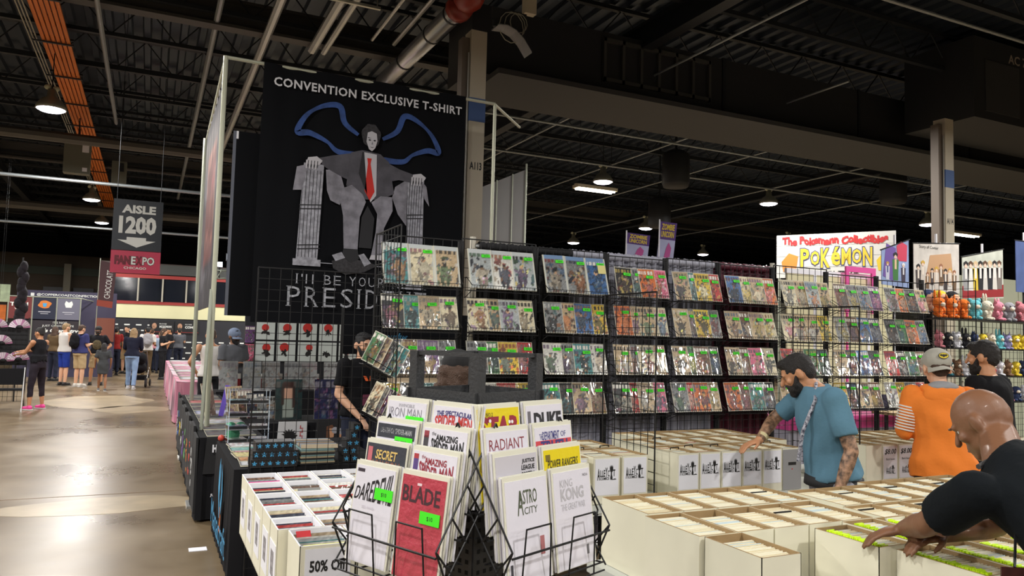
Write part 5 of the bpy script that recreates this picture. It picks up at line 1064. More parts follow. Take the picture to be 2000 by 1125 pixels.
mb = MB(); letter(mb, 'TION', (-.12, -.03, 2.3), (1, 0, 0), (0, 0, 1), .5, .13, bold=.04); letter(mb, 'VES', (.0, -.03, 2.18), (1, 0, 0), (0, 0, 1), .36, .06, bold=.02); mb.obj('panel_lettering', wv, t)
MB().poly([(.84+.18*math.cos(a)*(1+.15*math.sin(4*a)), 2.38+.13*math.sin(a)) for a in [i*PI/10 for i in range(20)]], (0, -.022, 0), (1, 0, 0), (0, 0, 1), .002).obj('orange_emblem', M('emblem_orange', lin(206, 120, 50), .6), t); MB().poly([(.8, 2.3), (.88, 2.3), (.9, 2.42), (.78, 2.42)], (0, -.026, 0), (1, 0, 0), (0, 0, 1), .002).obj('blue_emblem', cyan, t)
MB().poly([(1.44, 2.3), (1.6, 2.3), (1.64, 2.42), (1.6, 2.52), (1.52, 2.46), (1.44, 2.52), (1.4, 2.42)], (0, -.022, 0), (1, 0, 0), (0, 0, 1), .002).obj('pale_emblem', wv, t); mb = MB()
for x, z in ((.66, 2.14), (1.34, 2.14)): mb.box((x+.18, -.024, z), (.34, .002, .03)); mb.box((x+.18, -.024, z-.06), (.22, .002, .02))
mb.obj('panel_small_text', M('pale_text', lin(170, 170, 180), .6), t)
MB().b2((0, .0, .9), (1.9, .08, 1.86)).obj('counter_front', M('booth_dark', lin(40, 34, 40), .6), t); mb = MB(); letter(mb, "IT'S NOT", (1.1, -.01, 1.76), (1, 0, 0), (0, 0, 1), .4, .07); letter(mb, 'JUST CHOCOLATE', (.8, -.01, 1.64), (1, 0, 0), (0, 0, 1), .9, .08); letter(mb, "it's Chemistry", (.75, -.01, 1.44), (1, 0, 0), (0, 0, 1), 1.1, .16, bold=.04, shear=.2); mb.obj('booth_lettering', wv, t)
MB().b2((2.3, .3, 1.2), (2.88, .38, 2.0)).obj('orange_glow_print', M('print_rust', lin(120, 66, 50), .6), t)
t = thing('chocolate_banner', 'tall brown feather banner reading CHOCOLATE sideways below the show sign', 'banner', (-1.22, 26, 2.27)); MB().add([(-.24, 0, .06), (.18, 0, 0), (.24, 0, 1.36), (-.2, 0, 1.42), (-.24, .02, .06), (.18, .02, 0), (.24, .02, 1.36), (-.2, .02, 1.42)], [(0, 1, 2, 3), (7, 6, 5, 4), (0, 3, 7, 4), (1, 5, 6, 2)]).obj('banner_cloth', M('choc_brown', lin(74, 48, 52), .7), t)
MB().poly([(-.24, .06), (.18, 0), (.19, .2), (-.235, .24)], (0, -.003, 0), (1, 0, 0), (0, 0, 1), .002).obj('rust_hem', M('rust_hem', lin(150, 66, 50), .7), t); mb = MB(); letter(mb, 'CHOCOLATE', (.1, -.005, .28), (.06, 0, 1), (-1, 0, .06), .86, .16, bold=0, lift=.001); mb.obj('banner_lettering', wv, t); MB().bar((-.24, .01, -2.27), (-.21, .01, 1.5), .012, 6).obj('banner_pole', pole, t)
t = thing('photo_backdrop', 'black step and repeat backdrop with white logos and celebrity posters', 'backdrop', (-1.84, 34.05, .0)); MB().b2((0, 0, .1), (7, .06, 2.06)).obj('backdrop_cloth', M('backdrop_black', (.015, .016, .022), .6), t)
mb = MB()
for r_ in range(7):
    for c_ in range(16): 
        if not (c_ > 4 and r_ > 3): mb.box((.2+c_*.42+(r_ % 2)*.2, -.005, .5+r_*.22), (.2, .004, .05))
stuff(mb.obj('repeated_logo', wv, t))
for i, (x, tx, sub) in enumerate(((2.3, 'MCGOWAN', 'ROSE'), (3.25, 'COMBS', 'HOLLY MARIE'))):
    p_ = MB().b2((x-.45, -.03, 1.5), (x+.45, -.01, 2.02)).obj('guest_poster', bdr, t); mb = MB(); letter(mb, tx, (x-.08, -.034, 1.72), (1, 0, 0), (0, 0, 1), .45, .1, bold=.04); letter(mb, sub, (x-.08, -.034, 1.86), (1, 0, 0), (0, 0, 1), .26, .05); mb.obj('guest_name', wv, p_); MB().ball((x-.27, -.035, 1.8), (.09, .004, .12), 10).obj('guest_portrait', s_portrait if 's_portrait' in globals() else M('portrait_tone', lin(196, 150, 120), .7, var=.5, vscale=9), p_); MB().box((x, -.034, 1.56), (.88, .003, .02)).obj('red_rule', redt, p_)
# fan stall, folding chair, hanging clothes at far left edge
t = thing('fan_stall', 'black wire stall hung with white folding fans beside the woman in pink shoes', 'display rack', (-2.75, 18.9, 0))
mb = MB()
for i in range(10): mb.bar((-.35+i*.085, 0, .1), (-.35+i*.085, 0, 1.8), .004)
for i in range(18): mb.bar((-.35, 0, .1+i*.1), (.45, 0, .1+i*.1), .004)
stuff(mb.obj('grid_wire', black, t)); MB().b2((-.35, .02, .85), (.45, .03, 1.75)).obj('black_backing', bdr, t)
for x in (-.36, .46): MB().bar((x, 0, 0), (x, 0, 1.85), .015).obj('stall_post', black, t)
def fan(t_, x, z, r_, m1, m2):
    for i in range(12):
        a0, a1 = PI*(.04+.92*i/12), PI*(.04+.92*(i+.86)/12)
        MB().add([(x+r_*.35*math.cos(a0), -.02, z+r_*.35*math.sin(a0)), (x+r_*math.cos(a0), -.02, z+r_*math.sin(a0)), (x+r_*math.cos(a1), -.035, z+r_*math.sin(a1)), (x+r_*.35*math.cos(a1), -.035, z+r_*.35*math.sin(a1))], [(0, 1, 2, 3)]).obj('fan_blade', m1 if i % 4 else m2, t_)
wf_, pf_ = M('fan_white', lin(222, 204, 216), .7), M('fan_pink', lin(190, 130, 170), .7)
for i, (x, z, l) in enumerate(((-.0, 1.28, 'middle'), (-.1, 1.62, 'upper left'), (.3, 1.62, 'upper right'), (.05, .92, 'lower left'), (.32, .95, 'lower right'))):
    t_ = thing('hand_fan', 'open white and pink folding fan on the wire stall, %s one' % l, 'fan', (-2.75+x, 18.87, 0), 0, 'folding fans on the stall'); fan(t_, 0, z, .2, wf_, pf_); MB().ball((0, -.03, z+.03), (.05, .01, .03), 8).obj('fan_hub', black, t_)
t = thing('folding_chair', 'black folding chair seen from behind in front of the fan stall', 'chair', (-2.42, 17.75, 0)); MB().b2((-.24, -.02, .52), (.24, .0, .84)).obj('backrest', blc, t); MB().b2((-.23, .0, .4), (.23, .4, .43)).obj('seat', blc, t)
for x in (-.25, .25):
    MB().bar((x, -.15, 0), (x, .02, .86), .011, 6).obj('leg', chrome, t); MB().bar((x, .42, 0), (x, -.0, .45), .011, 6).obj('leg', chrome, t)
t = thing('tripod_stand', 'black tripod music stand legs beside the folding chair', 'stand', (-2.72, 17.6, 0)); MB().bar((0, 0, .1), (0, 0, .75), .012, 6).obj('stand_pole', black, t)
for q in range(3): MB().bar((0, 0, .22), (.3*math.cos(q*2.1+3.4), .3*math.sin(q*2.1+3.4), .01), .01, 5).obj('leg', black, t)
t = thing('clothes_rail', 'rail of dark printed clothes at the far left edge', 'clothes rack', (-3.05, 17.9, 0)); MB().bar((-.6, 0, 1.75), (.3, 0, 1.75), .014).obj('rail', chrome, t); MB().bar((.3, 0, 0), (.3, 0, 1.75), .014).obj('upright', chrome, t)
for i in range(8): MB().ball((-.5+i*.1, 0, 1.2), (.045, .16, .5), 8).obj('hung_garment', M('garment_%d' % (i % 4), lin(*((30, 32, 36), (44, 70, 60), (28, 34, 60), (60, 56, 60))[i % 4]), .85, var=.6, vscale=8), t, True)
for (x, y, z, w_, h, c, l) in ((-3.0, 20.2, 2.2, .3, .4, (196, 214, 176), 'pale green hanging poster at the far left edge'), (-3.02, 20.1, 1.78, .26, .36, (226, 120, 44), 'orange hanging poster at the far left edge, under the green one')):
    t = thing('hanging_poster', l, 'poster', (x, y, z)); MB().b2((-w_/2, 0, 0), (w_/2, .01, h)).obj('poster_sheet', M('poster_%d' % c[0], lin(*c), .6, var=.3, vscale=7), t); MB().bar((-w_/2, 0, h), (w_/2, 0, h), .01).obj('poster_rail', black, t); MB().bar((0, 0, h), (0, 0, h+5.3-z), .003, 4).obj('hanging_cord', black, t)
t = thing('fur_column', 'tall dark hanging of furry garments in front of the far left column', 'clothes rack', (-2.62, 20.0, 1.0))
for i in range(17): MB().ball((.03*(i % 3)-.02*(i % 2), 0, .15+.115*i), (.13-.003*i, .1, .14), 8).obj('furry_garment', M('fur_dark', lin(34, 28, 36), .9, bump=.8, bscale=20, var=.6, vscale=12), t, True)
MB().bar((0, 0, -1), (0, 0, 2.2), .02).obj('support_pole', black, t)
o = MB().box((0, 0, .002), (.13, .1, .004)).obj('floor_card', paper); o.location = (.43, 6.45, 0); tag(o, 'small white card lying on the floor beside the near black table', 'card')
# stroller
t = thing('stroller', 'dark grey stroller with black wheels pushed by the woman in jeans', 'stroller', (-.2, 24.7, 0), -.15); fr2 = M('stroller_frame', lin(150, 146, 140), .4, .6)
for x in (-.25, .25):
    MB().bar((x, -.45, 1.02), (x, .35, .16), .014, 6).obj('frame_tube', fr2, t); MB().bar((x, -.3, .16), (x, .1, .55), .014, 6).obj('frame_tube', fr2, t)
    for y, r_ in ((-.32, .13), (.4, .1)): MB().bar((x-.02, y, r_), (x+.02, y, r_), r_, 14).obj('wheel', kw if 'kw' in globals() else bplastic, t)
MB().bar((-.25, -.45, 1.02), (.25, -.45, 1.02), .017, 6).obj('push_handle', black, t)
loft_ = MB(); loft_.ball((0, .05, .55), (.2, .28, .18), 10); loft_.obj('seat_pod', fabk if 'fabk' in globals() else blc, t, True); MB().ball((0, -.08, .82), (.22, .24, .2), 12).obj('canopy', blc, t, True); MB().b2((-.2, -.25, .2), (.2, .25, .32)).obj('storage_basket', blc, t)
# ------------------------------------------------------------------ right side: plush wall, hanging posters, pale panels
t = thing('panel_booth', 'booth of cream wall panels with dark wire grids behind the right racks', 'booth', (8.1, 8.0, 0)); cpn = M('cream_panel', lin(222, 216, 176), .6)
for i in range(4): MB().b2((i*.55, 0, 1.0), (i*.55+.5, .03, 2.72)).obj('cream_panel', cpn, t); MB().b2((i*.55+.5, -.01, 0), (i*.55+.55, .04, 2.78)).obj('panel_mullion', paper, t)
MB().b2((-.02, -.012, 2.72), (2.2, .04, 2.79)).obj('top_rail', paper, t); MB().b2((0, 0, 0), (2.2, .03, 1.0)).obj('base_panel', plum, t)
pkf = M('magenta_frame', lin(226, 80, 160), .5)
t = thing('pink_frame', 'bright pink decorated picture frame above the right racks', 'frame', (9.15, 7.9, 2.2)); MB().b2((0, 0, .6), (.62, .03, .68)).obj('frame_bar', pkf, t); MB().b2((0, 0, 0), (.06, .03, .6)).obj('frame_bar', pkf, t); MB().b2((.54, 0, 0), (.62, .03, .6)).obj('frame_bar', pkf, t); MB().bar((.03, .015, -2.2), (.03, .015, 0), .02).obj('frame_post', pkf, t)
t = thing('magenta_table', 'magenta and white draped table seen under the right racks', 'table', (6.3, 6.2, 0)); MB().b2((0, 0, .78), (1.75, .8, .92)).obj('magenta_cloth', pkf, t); MB().b2((.02, .02, 0), (1.73, .78, .78)).obj('white_cloth', sdr, t)
t = thing('wood_table', 'pale wooden tabletop behind the right end of the comic wall', 'table', (7.4, 5.75, 0)); MB().b2((0, 0, .96), (1.0, .3, .99)).obj('tabletop', M('pale_wood', lin(200, 172, 120), .5, var=.2, vscale=6), t)
for x in (.05, .95): MB().bar((x, .15, 0), (x, .15, .96), .02).obj('leg', black, t)
# plush shelves
for i, x in enumerate((8.05, 8.85, 9.65)):
    grid_panel('grid_panel', (x, 5.98), (1, 0), .78, .03, 2.06, 'black wire grid panel behind the plush toys, %s one' % ('left', 'middle', 'right')[i])
for i, (z) in enumerate((2.06, 1.72, 1.40, 1.1)):
    t = thing('plush_shelf', 'black wire shelf full of plush toys, %s one' % ('top', 'second', 'third', 'lowest')[i], 'shelf', (8.05, 5.66, z)); MB().b2((0, 0, -.012), (2.3, .3, 0)).obj('shelf_board', black, t)
    for x in (0, 2.3): MB().bar((x, .02, -.012), (x, .3, .14), .005).obj('shelf_bracket', black, t)
PL = {}
def plush_mesh(cn, col, kind):
    k = (cn, kind)
    if k in PL: return PL[k]
    m1 = M('plush_'+cn, lin(*col), .95, bump=.6, bscale=80); wh = M('plush_cream', lin(226, 216, 196), .95, bump=.6, bscale=80)
    b = MB().ball((0, 0, .055), (.05, .045, .058), 10).mesh('body', m1); h = MB().ball((0, -.01, .14), (.062, .055, .055), 12).mesh('head', m1)
    ears = MB()
    for q in (-1, 1):
        if kind == 'round': ears.ball((.045*q, 0, .19), .022, 8)
        elif kind == 'long': ears.ball((.03*q, .01, .22), (.014, .012, .05), 8)
        elif kind == 'point': ears.bar((.038*q, 0, .175), (.055*q, 0, .23), .02, 6, r2=.003)
        else: ears.ball((.06*q, .01, .12), (.018, .02, .04), 8)
    face = MB().ball((0, -.055, .125), (.03, .018, .022), 8).mesh('muzzle', wh); ey = MB().ball((-.024, -.058, .15), .007, 6).ball((.024, -.058, .15), .007, 6).mesh('eye_pair', ink)
    lim = MB()
    for q in (-1, 1): lim.ball((.05*q, -.02, .07), (.018, .02, .032), 6); lim.ball((.03*q, -.045, .015), (.022, .03, .018), 6)
    out = [('body', b), ('head', h), ('ear', ears.mesh('ear', m1)), ('muzzle', face), ('eye', ey), ('limb', lim.mesh('limb', m1))]
    for n_, me in out: me.polygons.foreach_set('use_smooth', [True]*len(me.polygons))
    PL[k] = out; return out
pc_ = {'orange': (232, 120, 40), 'yellow': (236, 206, 60), 'turquoise': (110, 196, 206), 'cream': (232, 222, 200), 'pink': (226, 140, 160), 'grey': (150, 150, 156), 'rose': (196, 120, 130), 'black': (34, 34, 40), 'white': (226, 226, 232), 'teal': (50, 110, 120), 'lilac': (150, 146, 186), 'navy': (50, 64, 100), 'red': (180, 50, 56), 'brown': (130, 96, 70)}
rows_ = [(2.06, .92, ['orange', 'orange', 'orange', 'turquoise', 'cream', 'pink', 'grey', 'rose', 'turquoise'], 1.05), (1.72, .8, ['rose', 'black', 'white', 'black', 'navy', 'yellow', 'cream', 'turquoise', 'lilac', 'yellow', 'yellow', 'cream'], .8),
         (1.40, .8, ['black', 'teal', 'brown', 'white', 'yellow', 'cream', 'red', 'white', 'brown', 'yellow', 'navy', 'grey'], .8), (1.1, .8, ['teal', 'turquoise', 'black', 'cream', 'white', 'lilac', 'red', 'teal', 'pink', 'navy', 'white', 'black'], .8)]
kk = 0
for ri, (z, _, cs_, sc_) in enumerate(rows_):
    for i, cn in enumerate(cs_):
        x = 8.14+i*(1.72/(len(cs_)-1))+(.12 if 0 else 0); kk += 1
        t = thing('plush_toy', '%s plush toy on the %s plush shelf, %s' % (cn, ('top', 'second', 'third', 'lowest')[ri], pos5[i]), 'plush toy', (x, 5.76, z), random.uniform(-.4, .4), 'plush toys on the wire shelves'); t.scale = (sc_*1.15,)*3
        for n_, me in plush_mesh(cn, pc_[cn], ('round', 'long', 'point', 'flop')[kk % 4]): link(n_, me, t)
for i, (x, cn) in enumerate(((8.18, 'navy'), (8.38, 'yellow'), (8.6, 'black'))):
    t = thing('plush_toy', '%s haired round plush head sitting on top of the orange plush toys' % cn, 'plush toy', (x, 5.9, 2.12), 0, 'plush toys on the wire shelves'); t.scale = (1.15,)*3
    o = MB().ball((0, 0, .16), (.075, .065, .065), 12).ball((0, .0, .07), (.045, .04, .07), 10).obj('head', M('plush_skin', lin(226, 180, 150), .95), t, True); MB().ball((0, .012, .178), (.082, .068, .062), 12).obj('hair', M('plush_'+cn, lin(*pc_[cn]), .95), t, True)
    MB().ball((-.024, -.06, .155), .008, 6).ball((.024, -.06, .155), .008, 6).obj('eye', ink, t)
# hanging cloth posters
def cloth_poster(x0, z0, x1, z1, zb0, zb1, col, lab, dec, y=6.3):
    t = thing('cloth_poster', lab, 'poster', (x0, y, zb0), 0, None)
    w_ = x1-x0; P0 = [(0, 0), (w_, zb1-zb0), (w_, z1-zb0), (0, z0-zb0)]
    MB().poly(P0, (0, 0, 0), (1, 0, 0), (0, 0, 1), -.008).obj('poster_cloth', M('posterc_%d_%d' % (col[0], col[2]), lin(*col), .7, var=.25, vscale=5), t)
    MB().bar((-.02, 0, z0-zb0), (w_+.02, 0, z1-zb0), .008, 5).obj('hanging_rail', black, t); MB().bar((w_/2, .01, (z0+z1)/2-zb0), (w_/2, .01, (z0+z1)/2-zb0+.12), .014, 6).obj('hanger_hook', paper, t); MB().bar((w_/2, .03, -zb0), (w_/2, .03, (z0+z1)/2-zb0), .012, 6).obj('support_post', black, t)
    def fig(cx, cz, h, c1, c2, hc):
        f = lambda pts, c, nme, k_: MB().poly(pts, (0, -.001*k_, 0), (1, 0, 0), (0, 0, 1), .0008).obj(nme, tm(c), t)
        f([(cx-h*.13, cz), (cx-h*.15, cz+h*.45), (cx-h*.17, cz+h*.75), (cx+h*.17, cz+h*.75), (cx+h*.15, cz+h*.45), (cx+h*.13, cz)], c1, 'printed_coat', 2); f([(cx-h*.05, cz+h*.4), (cx+h*.05, cz+h*.4), (cx+h*.05, cz+h*.76), (cx-h*.05, cz+h*.76)], c2, 'printed_shirt', 3)
        f([(cx-h*.07, cz+h*.78), (cx+h*.07, cz+h*.78), (cx+h*.08, cz+h*.92), (cx-h*.08, cz+h*.92)], (226, 196, 176), 'printed_face', 3); f([(cx-h*.1, cz+h*.84), (cx-h*.12, cz+h*.95), (cx, cz+h*1.02), (cx+h*.12, cz+h*.95), (cx+h*.1, cz+h*.84), (cx, cz+h*.92)], hc, 'printed_hair', 4)
    dec(t, fig, w_); return t
def d1(t, fig, w_):
    MB().poly([(.02, .1), (.2, .05), (.25, .45), (.08, .5)], (0, -.0012, 0), (1, 0, 0), (0, 0, 1), .001).obj('purple_field', tm((110, 80, 160)), t); MB().poly([(.28, .3), (.44, .3), (.45, .5), (.34, .54), (.26, .48)], (0, -.0016, 0), (1, 0, 0), (0, 0, 1), .001).obj('red_cloud', tm((206, 60, 90)), t)
    fig(.24, .06, .34, (60, 120, 60), (230, 196, 160), (20, 24, 26)); fig(.38, .04, .24, (60, 50, 70), (220, 220, 226), (226, 226, 232)); fig(.1, .06, .22, (200, 204, 220), (80, 90, 140), (190, 150, 80))
def d2(t, fig, w_):
    MB().poly([(.2, .1), (.75, .1), (.7, .5), (.3, .45)], (0, -.0012, 0), (1, 0, 0), (0, 0, 1), .001).obj('tan_field', tm((190, 150, 112)), t); mb = MB(); letter(mb, 'Story of Comer', (.1, -.003, .52), (1, 0, 0), (0, 0, 1), .36, .05); mb.obj('poster_lettering', ink, t)
    rr = random.Random(2)
    for i in range(9): fig(.08+.085*i, .03+.05*(i % 2), .2+.1*rr.random(), ((70, 60, 60), (200, 190, 180), (110, 84, 60))[i % 3], (226, 214, 200), ((30, 26, 26), (200, 160, 60), (150, 100, 70))[i % 3])
def d3(t, fig, w_):
    MB().poly([(.0, .0), (.84, .06), (.84, .22), (.0, .16)], (0, -.0012, 0), (1, 0, 0), (0, 0, 1), .001).obj('red_floor', tm((150, 34, 40)), t)
    for i, c in enumerate(((150, 150, 150), (216, 214, 206), (220, 190, 60), (26, 26, 34), (206, 202, 196), (30, 30, 38), (214, 208, 200), (120, 110, 104))): fig(.07+.098*i, .1+.008*i, .38, c, (230, 226, 220), ((26, 24, 26), (90, 60, 40), (206, 180, 140))[i % 3])
cloth_poster(7.89, 2.87, 8.37, 3.04, 2.46, 2.44, (150, 170, 214), 'tall blue cloth poster with young figures and a red shape, leftmost', d1)
cloth_poster(8.46, 3.0, 9.32, 3.06, 2.42, 2.42, (214, 208, 200), 'wide pale cloth poster crowded with small brown and white figures', d2)
cloth_poster(9.38, 2.89, 10.22, 3.06, 2.36, 2.4, (206, 210, 196), 'wide cloth poster of figures in suits above a red floor', d3)
cloth_poster(10.5, 3.2, 10.9, 3.2, 2.5, 2.5, (76, 96, 150), 'blue cloth poster cut off at the right picture edge', lambda t, f, w_: None)
t = thing('pale_booth_wall', 'cream panelled booth wall behind the cloth posters at right', 'booth', (12.9, 8.9, 0))
for i in range(5): MB().b2((i*1.0, 0, 0), (i*1.0+.98, .04, 3.05)).obj('cream_panel', M('dim_cream_panel', lin(180, 184, 160), .6), t)
# ------------------------------------------------------------------ people: continuous bodies grown by voxel union, clothes and hair as children
QUEUE = []
def blob(name, mb, mats, parent, vox=.014, smooth=4, tagf=None, crease=0, cs=9):
    me = bpy.data.meshes.new(name+'_raw'); me.from_pydata(mb.v, [], mb.f); o = link(name, me, parent)
    r = o.modifiers.new('union', 'REMESH'); r.mode = 'VOXEL'; r.voxel_size = vox; r.use_smooth_shade = True
    s = o.modifiers.new('soft', 'SMOOTH'); s.factor = .5; s.iterations = smooth
    QUEUE.append((o, mats if isinstance(mats, list) else [mats], tagf, crease, cs)); return o
def flush():
    dg = bpy.context.evaluated_depsgraph_get()
    for o, mats, tagf, crease, cs in QUEUE:
        me = bpy.data.meshes.new_from_object(o.evaluated_get(dg)); o.modifiers.clear(); o.data = me; me.materials.clear()
        for m in mats: me.materials.append(m)
        n = len(me.vertices)
        if crease and n:
            co = np.empty(n*3); me.vertices.foreach_get('co', co); co = co.reshape(-1, 3); no = np.empty(n*3); me.vertices.foreach_get('normal', no); no = no.reshape(-1, 3)
            x, y, z = co.T*cs; d = np.sin(x*1.3+2*np.sin(z*.9+y)+1)*np.cos(z*1.9+1.6*np.sin(x*1.1)+y*1.4)+.5*np.sin(z*3.7+x*2.3+np.sin(y*3))
            me.vertices.foreach_set('co', (co+no*(d*crease)[:, None]).ravel())
        if tagf and len(mats) > 1:
            k = len(me.polygons); c = np.empty(k*3); me.polygons.foreach_get('center', c); me.polygons.foreach_set('material_index', tagf(c.reshape(-1, 3)).astype(np.int32))
        me.polygons.foreach_set('use_smooth', [True]*len(me.polygons)); me.update()
def cap(mb, a, b, ra, rb=None, n=10):
    rb = ra if rb is None else rb; mb.bar(a, b, ra, n, r2=rb); mb.ball(a, ra, n); mb.ball(b, rb, n)
def loft(mb, secs, n=16):                          # secs: (centre, x axis vec*rx, y axis vec*ry)
    vs = []
    for c, ax, ay in secs:
        for i in range(n): t = 2*PI*i/n; vs.append(V(c)+V(ax)*math.cos(t)+V(ay)*math.sin(t))
    m_ = len(secs); fs = [(k*n+i, k*n+(i+1) % n, (k+1)*n+(i+1) % n, (k+1)*n+i) for k in range(m_-1) for i in range(n)]
    fs += [tuple(range(n-1, -1, -1)), tuple(range((m_-1)*n, m_*n))]; mb.add(vs, fs)
def hand(mb, w, d, up, side, s=1, curl=.4):
    """w wrist, d direction of fingers, up back-of-hand normal, side +1 thumb on the x = d x up side"""
    d, up = V(d).normalized(), V(up).normalized(); x = d.cross(up).normalized()*side; up = x.cross(d)*side; w = V(w)
    rot = Matrix((x, d, up)).transposed(); mb.ball(w+d*.045*s, (.040*s, .05*s, .017*s), 10, 0, rot)
    for i, (off, ln) in enumerate(((.030, .075), (.010, .085), (-.011, .08), (-.030, .062))):
        a = w+d*.075*s+x*off*s; m_ = a+(d-up*curl*.5).normalized()*ln*.5*s+x*off*.15*s; e = m_+(d-up*curl*1.6).normalized()*ln*.5*s
        cap(mb, a, m_, .0098*s, .009*s, 8); cap(mb, m_, e, .009*s, .0075*s, 8)
    a = w+d*.02*s+x*.03*s; m_ = a+(d*.6+x*.75-up*.2).normalized()*.04*s; e = m_+(d*.85+x*.2-up*.4).normalized()*.035*s
    cap(mb, a, m_, .013*s, .011*s, 8); cap(mb, m_, e, .011*s, .009*s, 8)
def headrot(yaw, pitch): return Matrix.Rotation(yaw, 3, 'Z') @ Matrix.Rotation(-pitch, 3, 'X')
def figure(name, label, loc, rz, J, skin, hairc, hair='short', shirt=None, sleeve=.5, pants=None, plen=1, shoes=None, s=1.0, big=1.0, vox=.014, detail=False, hy=0, hp=0, bare_mid=False, crease=.004, tattoo=None, lab_parts={}, beard=False, dress=False, capm=None, hem=-.04, fem=False, fing=(None, None), neckr=.056):
    t = thing(name, label, 'person', loc, rz)
    g = {k: V(v) for k, v in J.items()}
    P, CH_, NB, HC = g['P'], g['C'], g['N'], g['H']; SL, SR, EL, ER, WL, WR = (g[k] for k in ('SL', 'SR', 'EL', 'ER', 'WL', 'WR'))
    HL, HR, KL, KR, AL, AR = (g[k] for k in ('HL', 'HR', 'KL', 'KR', 'AL', 'AR')); TL_, TR_ = g.get('TL', V((0, 1, 0))), g.get('TR', V((0, 1, 0)))
    shx = (SR-SL).normalized(); hpx = (HR-HL).normalized(); up1 = (CH_-P).normalized(); up2 = (NB-CH_).normalized()
    fw1 = up1.cross(hpx).normalized(); fw2 = up2.cross(shx).normalized()
    def torso(mb, e, zlo=None, flat=False, nk=True):
        W = lambda p, x, y, rx, ry: (p, x*(rx*big+e), y*(ry*big+e))
        mid = P.lerp(CH_, .45)
        low = P-up1*.09*s if zlo is None else P-up1*zlo*s
        hw = 1.13 if e > 0 else 1
        secs = [W(low, hpx, fw1, .16*s*hw, .115*s*hw), W(P, hpx, fw1, .162*s*hw, .115*s*hw), W(mid, (hpx+shx).normalized(), fw1, (.135 if not fem else .12)*s, (.105*big if big > 1.05 else .1)*s), W(CH_, shx, fw2, (.17 if not fem else .145)*s, .115*s), W(CH_.lerp(NB, .6), shx, fw2, (.185 if not fem else .155)*s, .1*s), W(CH_.lerp(NB, .85)-fw2*.0, shx, fw2, .14*s, .078*s)]
        if nk: secs.append(W(NB+up2*.012, shx, fw2, .065*s, .058*s))
        loft(mb, secs)
        if fem:
            for q in (-1, 1): mb.ball(CH_+shx*.065*q*s+fw2*.085*s-up2*.01, .052*s+e*.6, 10)
    R = headrot(hy, hp)
    hx = lambda x, y, z: HC+R @ (V((x, y, z))*s)
    b = MB(); torso(b, 0)
    for S_, E_, W_ in ((SL, EL, WL), (SR, ER, WR)):
        k = s*(big*.5+.5); b.ball(S_, .056*k, 10); cap(b, S_, E_, .05*k, .039*k); mid = E_.lerp(W_, .3); cap(b, E_, mid, .039*k, .04*k); cap(b, mid, W_, .04*k, .026*k)
    for i, (E_, W_, sd) in enumerate(((EL, WL, 1), (ER, WR, -1))):
        d = fing[i][0] if fing[i] else (W_-E_); upv = fing[i][1] if fing[i] else V((0, 0, 1)) if abs((W_-E_).normalized().z) < .8 else shx*(-sd)
        hand(b, W_, d, upv, sd, s, .5)
    for H_, K_, A_ in ((HL, KL, AL), (HR, KR, AR)):
        k = s*(big*.6+.4); b.ball(H_, .09*k, 10); cap(b, H_, K_, .085*k, .055*k); m_ = K_.lerp(A_, .3); cap(b, K_, m_, .052*k, .056*k); cap(b, m_, A_, .056*k, .036*k)
    for A_, T_ in ((AL, TL_), (AR, TR_)): cap(b, A_-V((0, 0, .035*s)), A_+T_.normalized()*.12*s-V((0, 0, .05*s)), .035*s, .03*s)
    cap(b, NB-up2*.02, hx(0, -.02, -.06), neckr*s*(.8+.2*big), (neckr-.004)*s)
    b.ball(hx(0, -.012, .018), (.076*s, .098*s, .1*s), 16, 0, R); b.ball(hx(0, .022, -.05), (.058*s, .066*s, .062*s), 12, 0, R); b.ball(hx(0, .068, -.09), (.028*s, .022*s, .022*s), 8, 0, R)
    cap(b, hx(0, .088, .012), hx(0, .11, -.026), .009*s, .014*s, 8); cap(b, hx(-.036, .078, .024), hx(.036, .078, .024), .012*s, None, 8); cap(b, hx(-.018, .084, -.056), hx(.018, .084, -.056), .008*s, None, 8); cap(b, hx(-.015, .08, -.068), hx(.015, .08, -.068), .008*s, None, 8)
    for q in (-1, 1): b.ball(hx(.045*q, .062, -.02), (.022*s, .02*s, .02*s), 8, 0, R); b.ball(hx(.0835*q, -.014, -.006), (.0145*s, .023*s, .036*s), 12, 0, R @ Matrix.Rotation(.35*q, 3, 'Z'))
    mats = [skin]+([tattoo] if tattoo else []); tf = None
    if tattoo:
        segs = [(EL.copy(), WL.copy()), (ER.copy(), WR.copy()), (SL.copy(), EL.copy())]
        def tf(c, segs=segs):
            out = np.zeros(len(c))
            for a, e in segs:
                a_, e_ = np.array(a), np.array(e); d = e_-a_; u = np.clip(((c-a_) @ d)/(d @ d), 0, 1); dist = np.linalg.norm(c-(a_+u[:, None]*d), axis=1); out[(dist < .065) & (u < .97)] = 1
            return out
    body = blob('body', b, mats, t, vox if not detail else min(vox, .008), 3 if not detail else 2, tf)
    ew = M('eye_white', (.75, .73, .7), .3); ei = M('eye_iris', (.03, .02, .015), .2)
    if detail:
        for q in (-1, 1): e_ = MB().ball(hx(.031*q, .0645, .003), .012*s, 10).obj('eye', ew, t, True); MB().ball(hx(.031*q, .0735, .003), .005*s, 8).obj('iris', ei, e_, True)
        for q in (-1, 1): MB().ball(hx(.033*q, .089, .026), (.02*s, .006*s, .005*s), 8, 0, R).obj('eyebrow', hairc or M('dark_brow', (.03, .02, .015), .8), t, True)
    else:
        for q in (-1, 1): MB().ball(hx(.03*q, .085, .006), .009*s, 6).obj('eye', ei, t, True)
    MB().ball(hx(0, .088, -.062), (.02*s, .007*s, .006*s), 8, 0, R).obj('lips', M('lip_tone', lin(150, 92, 82), .5), t, True)
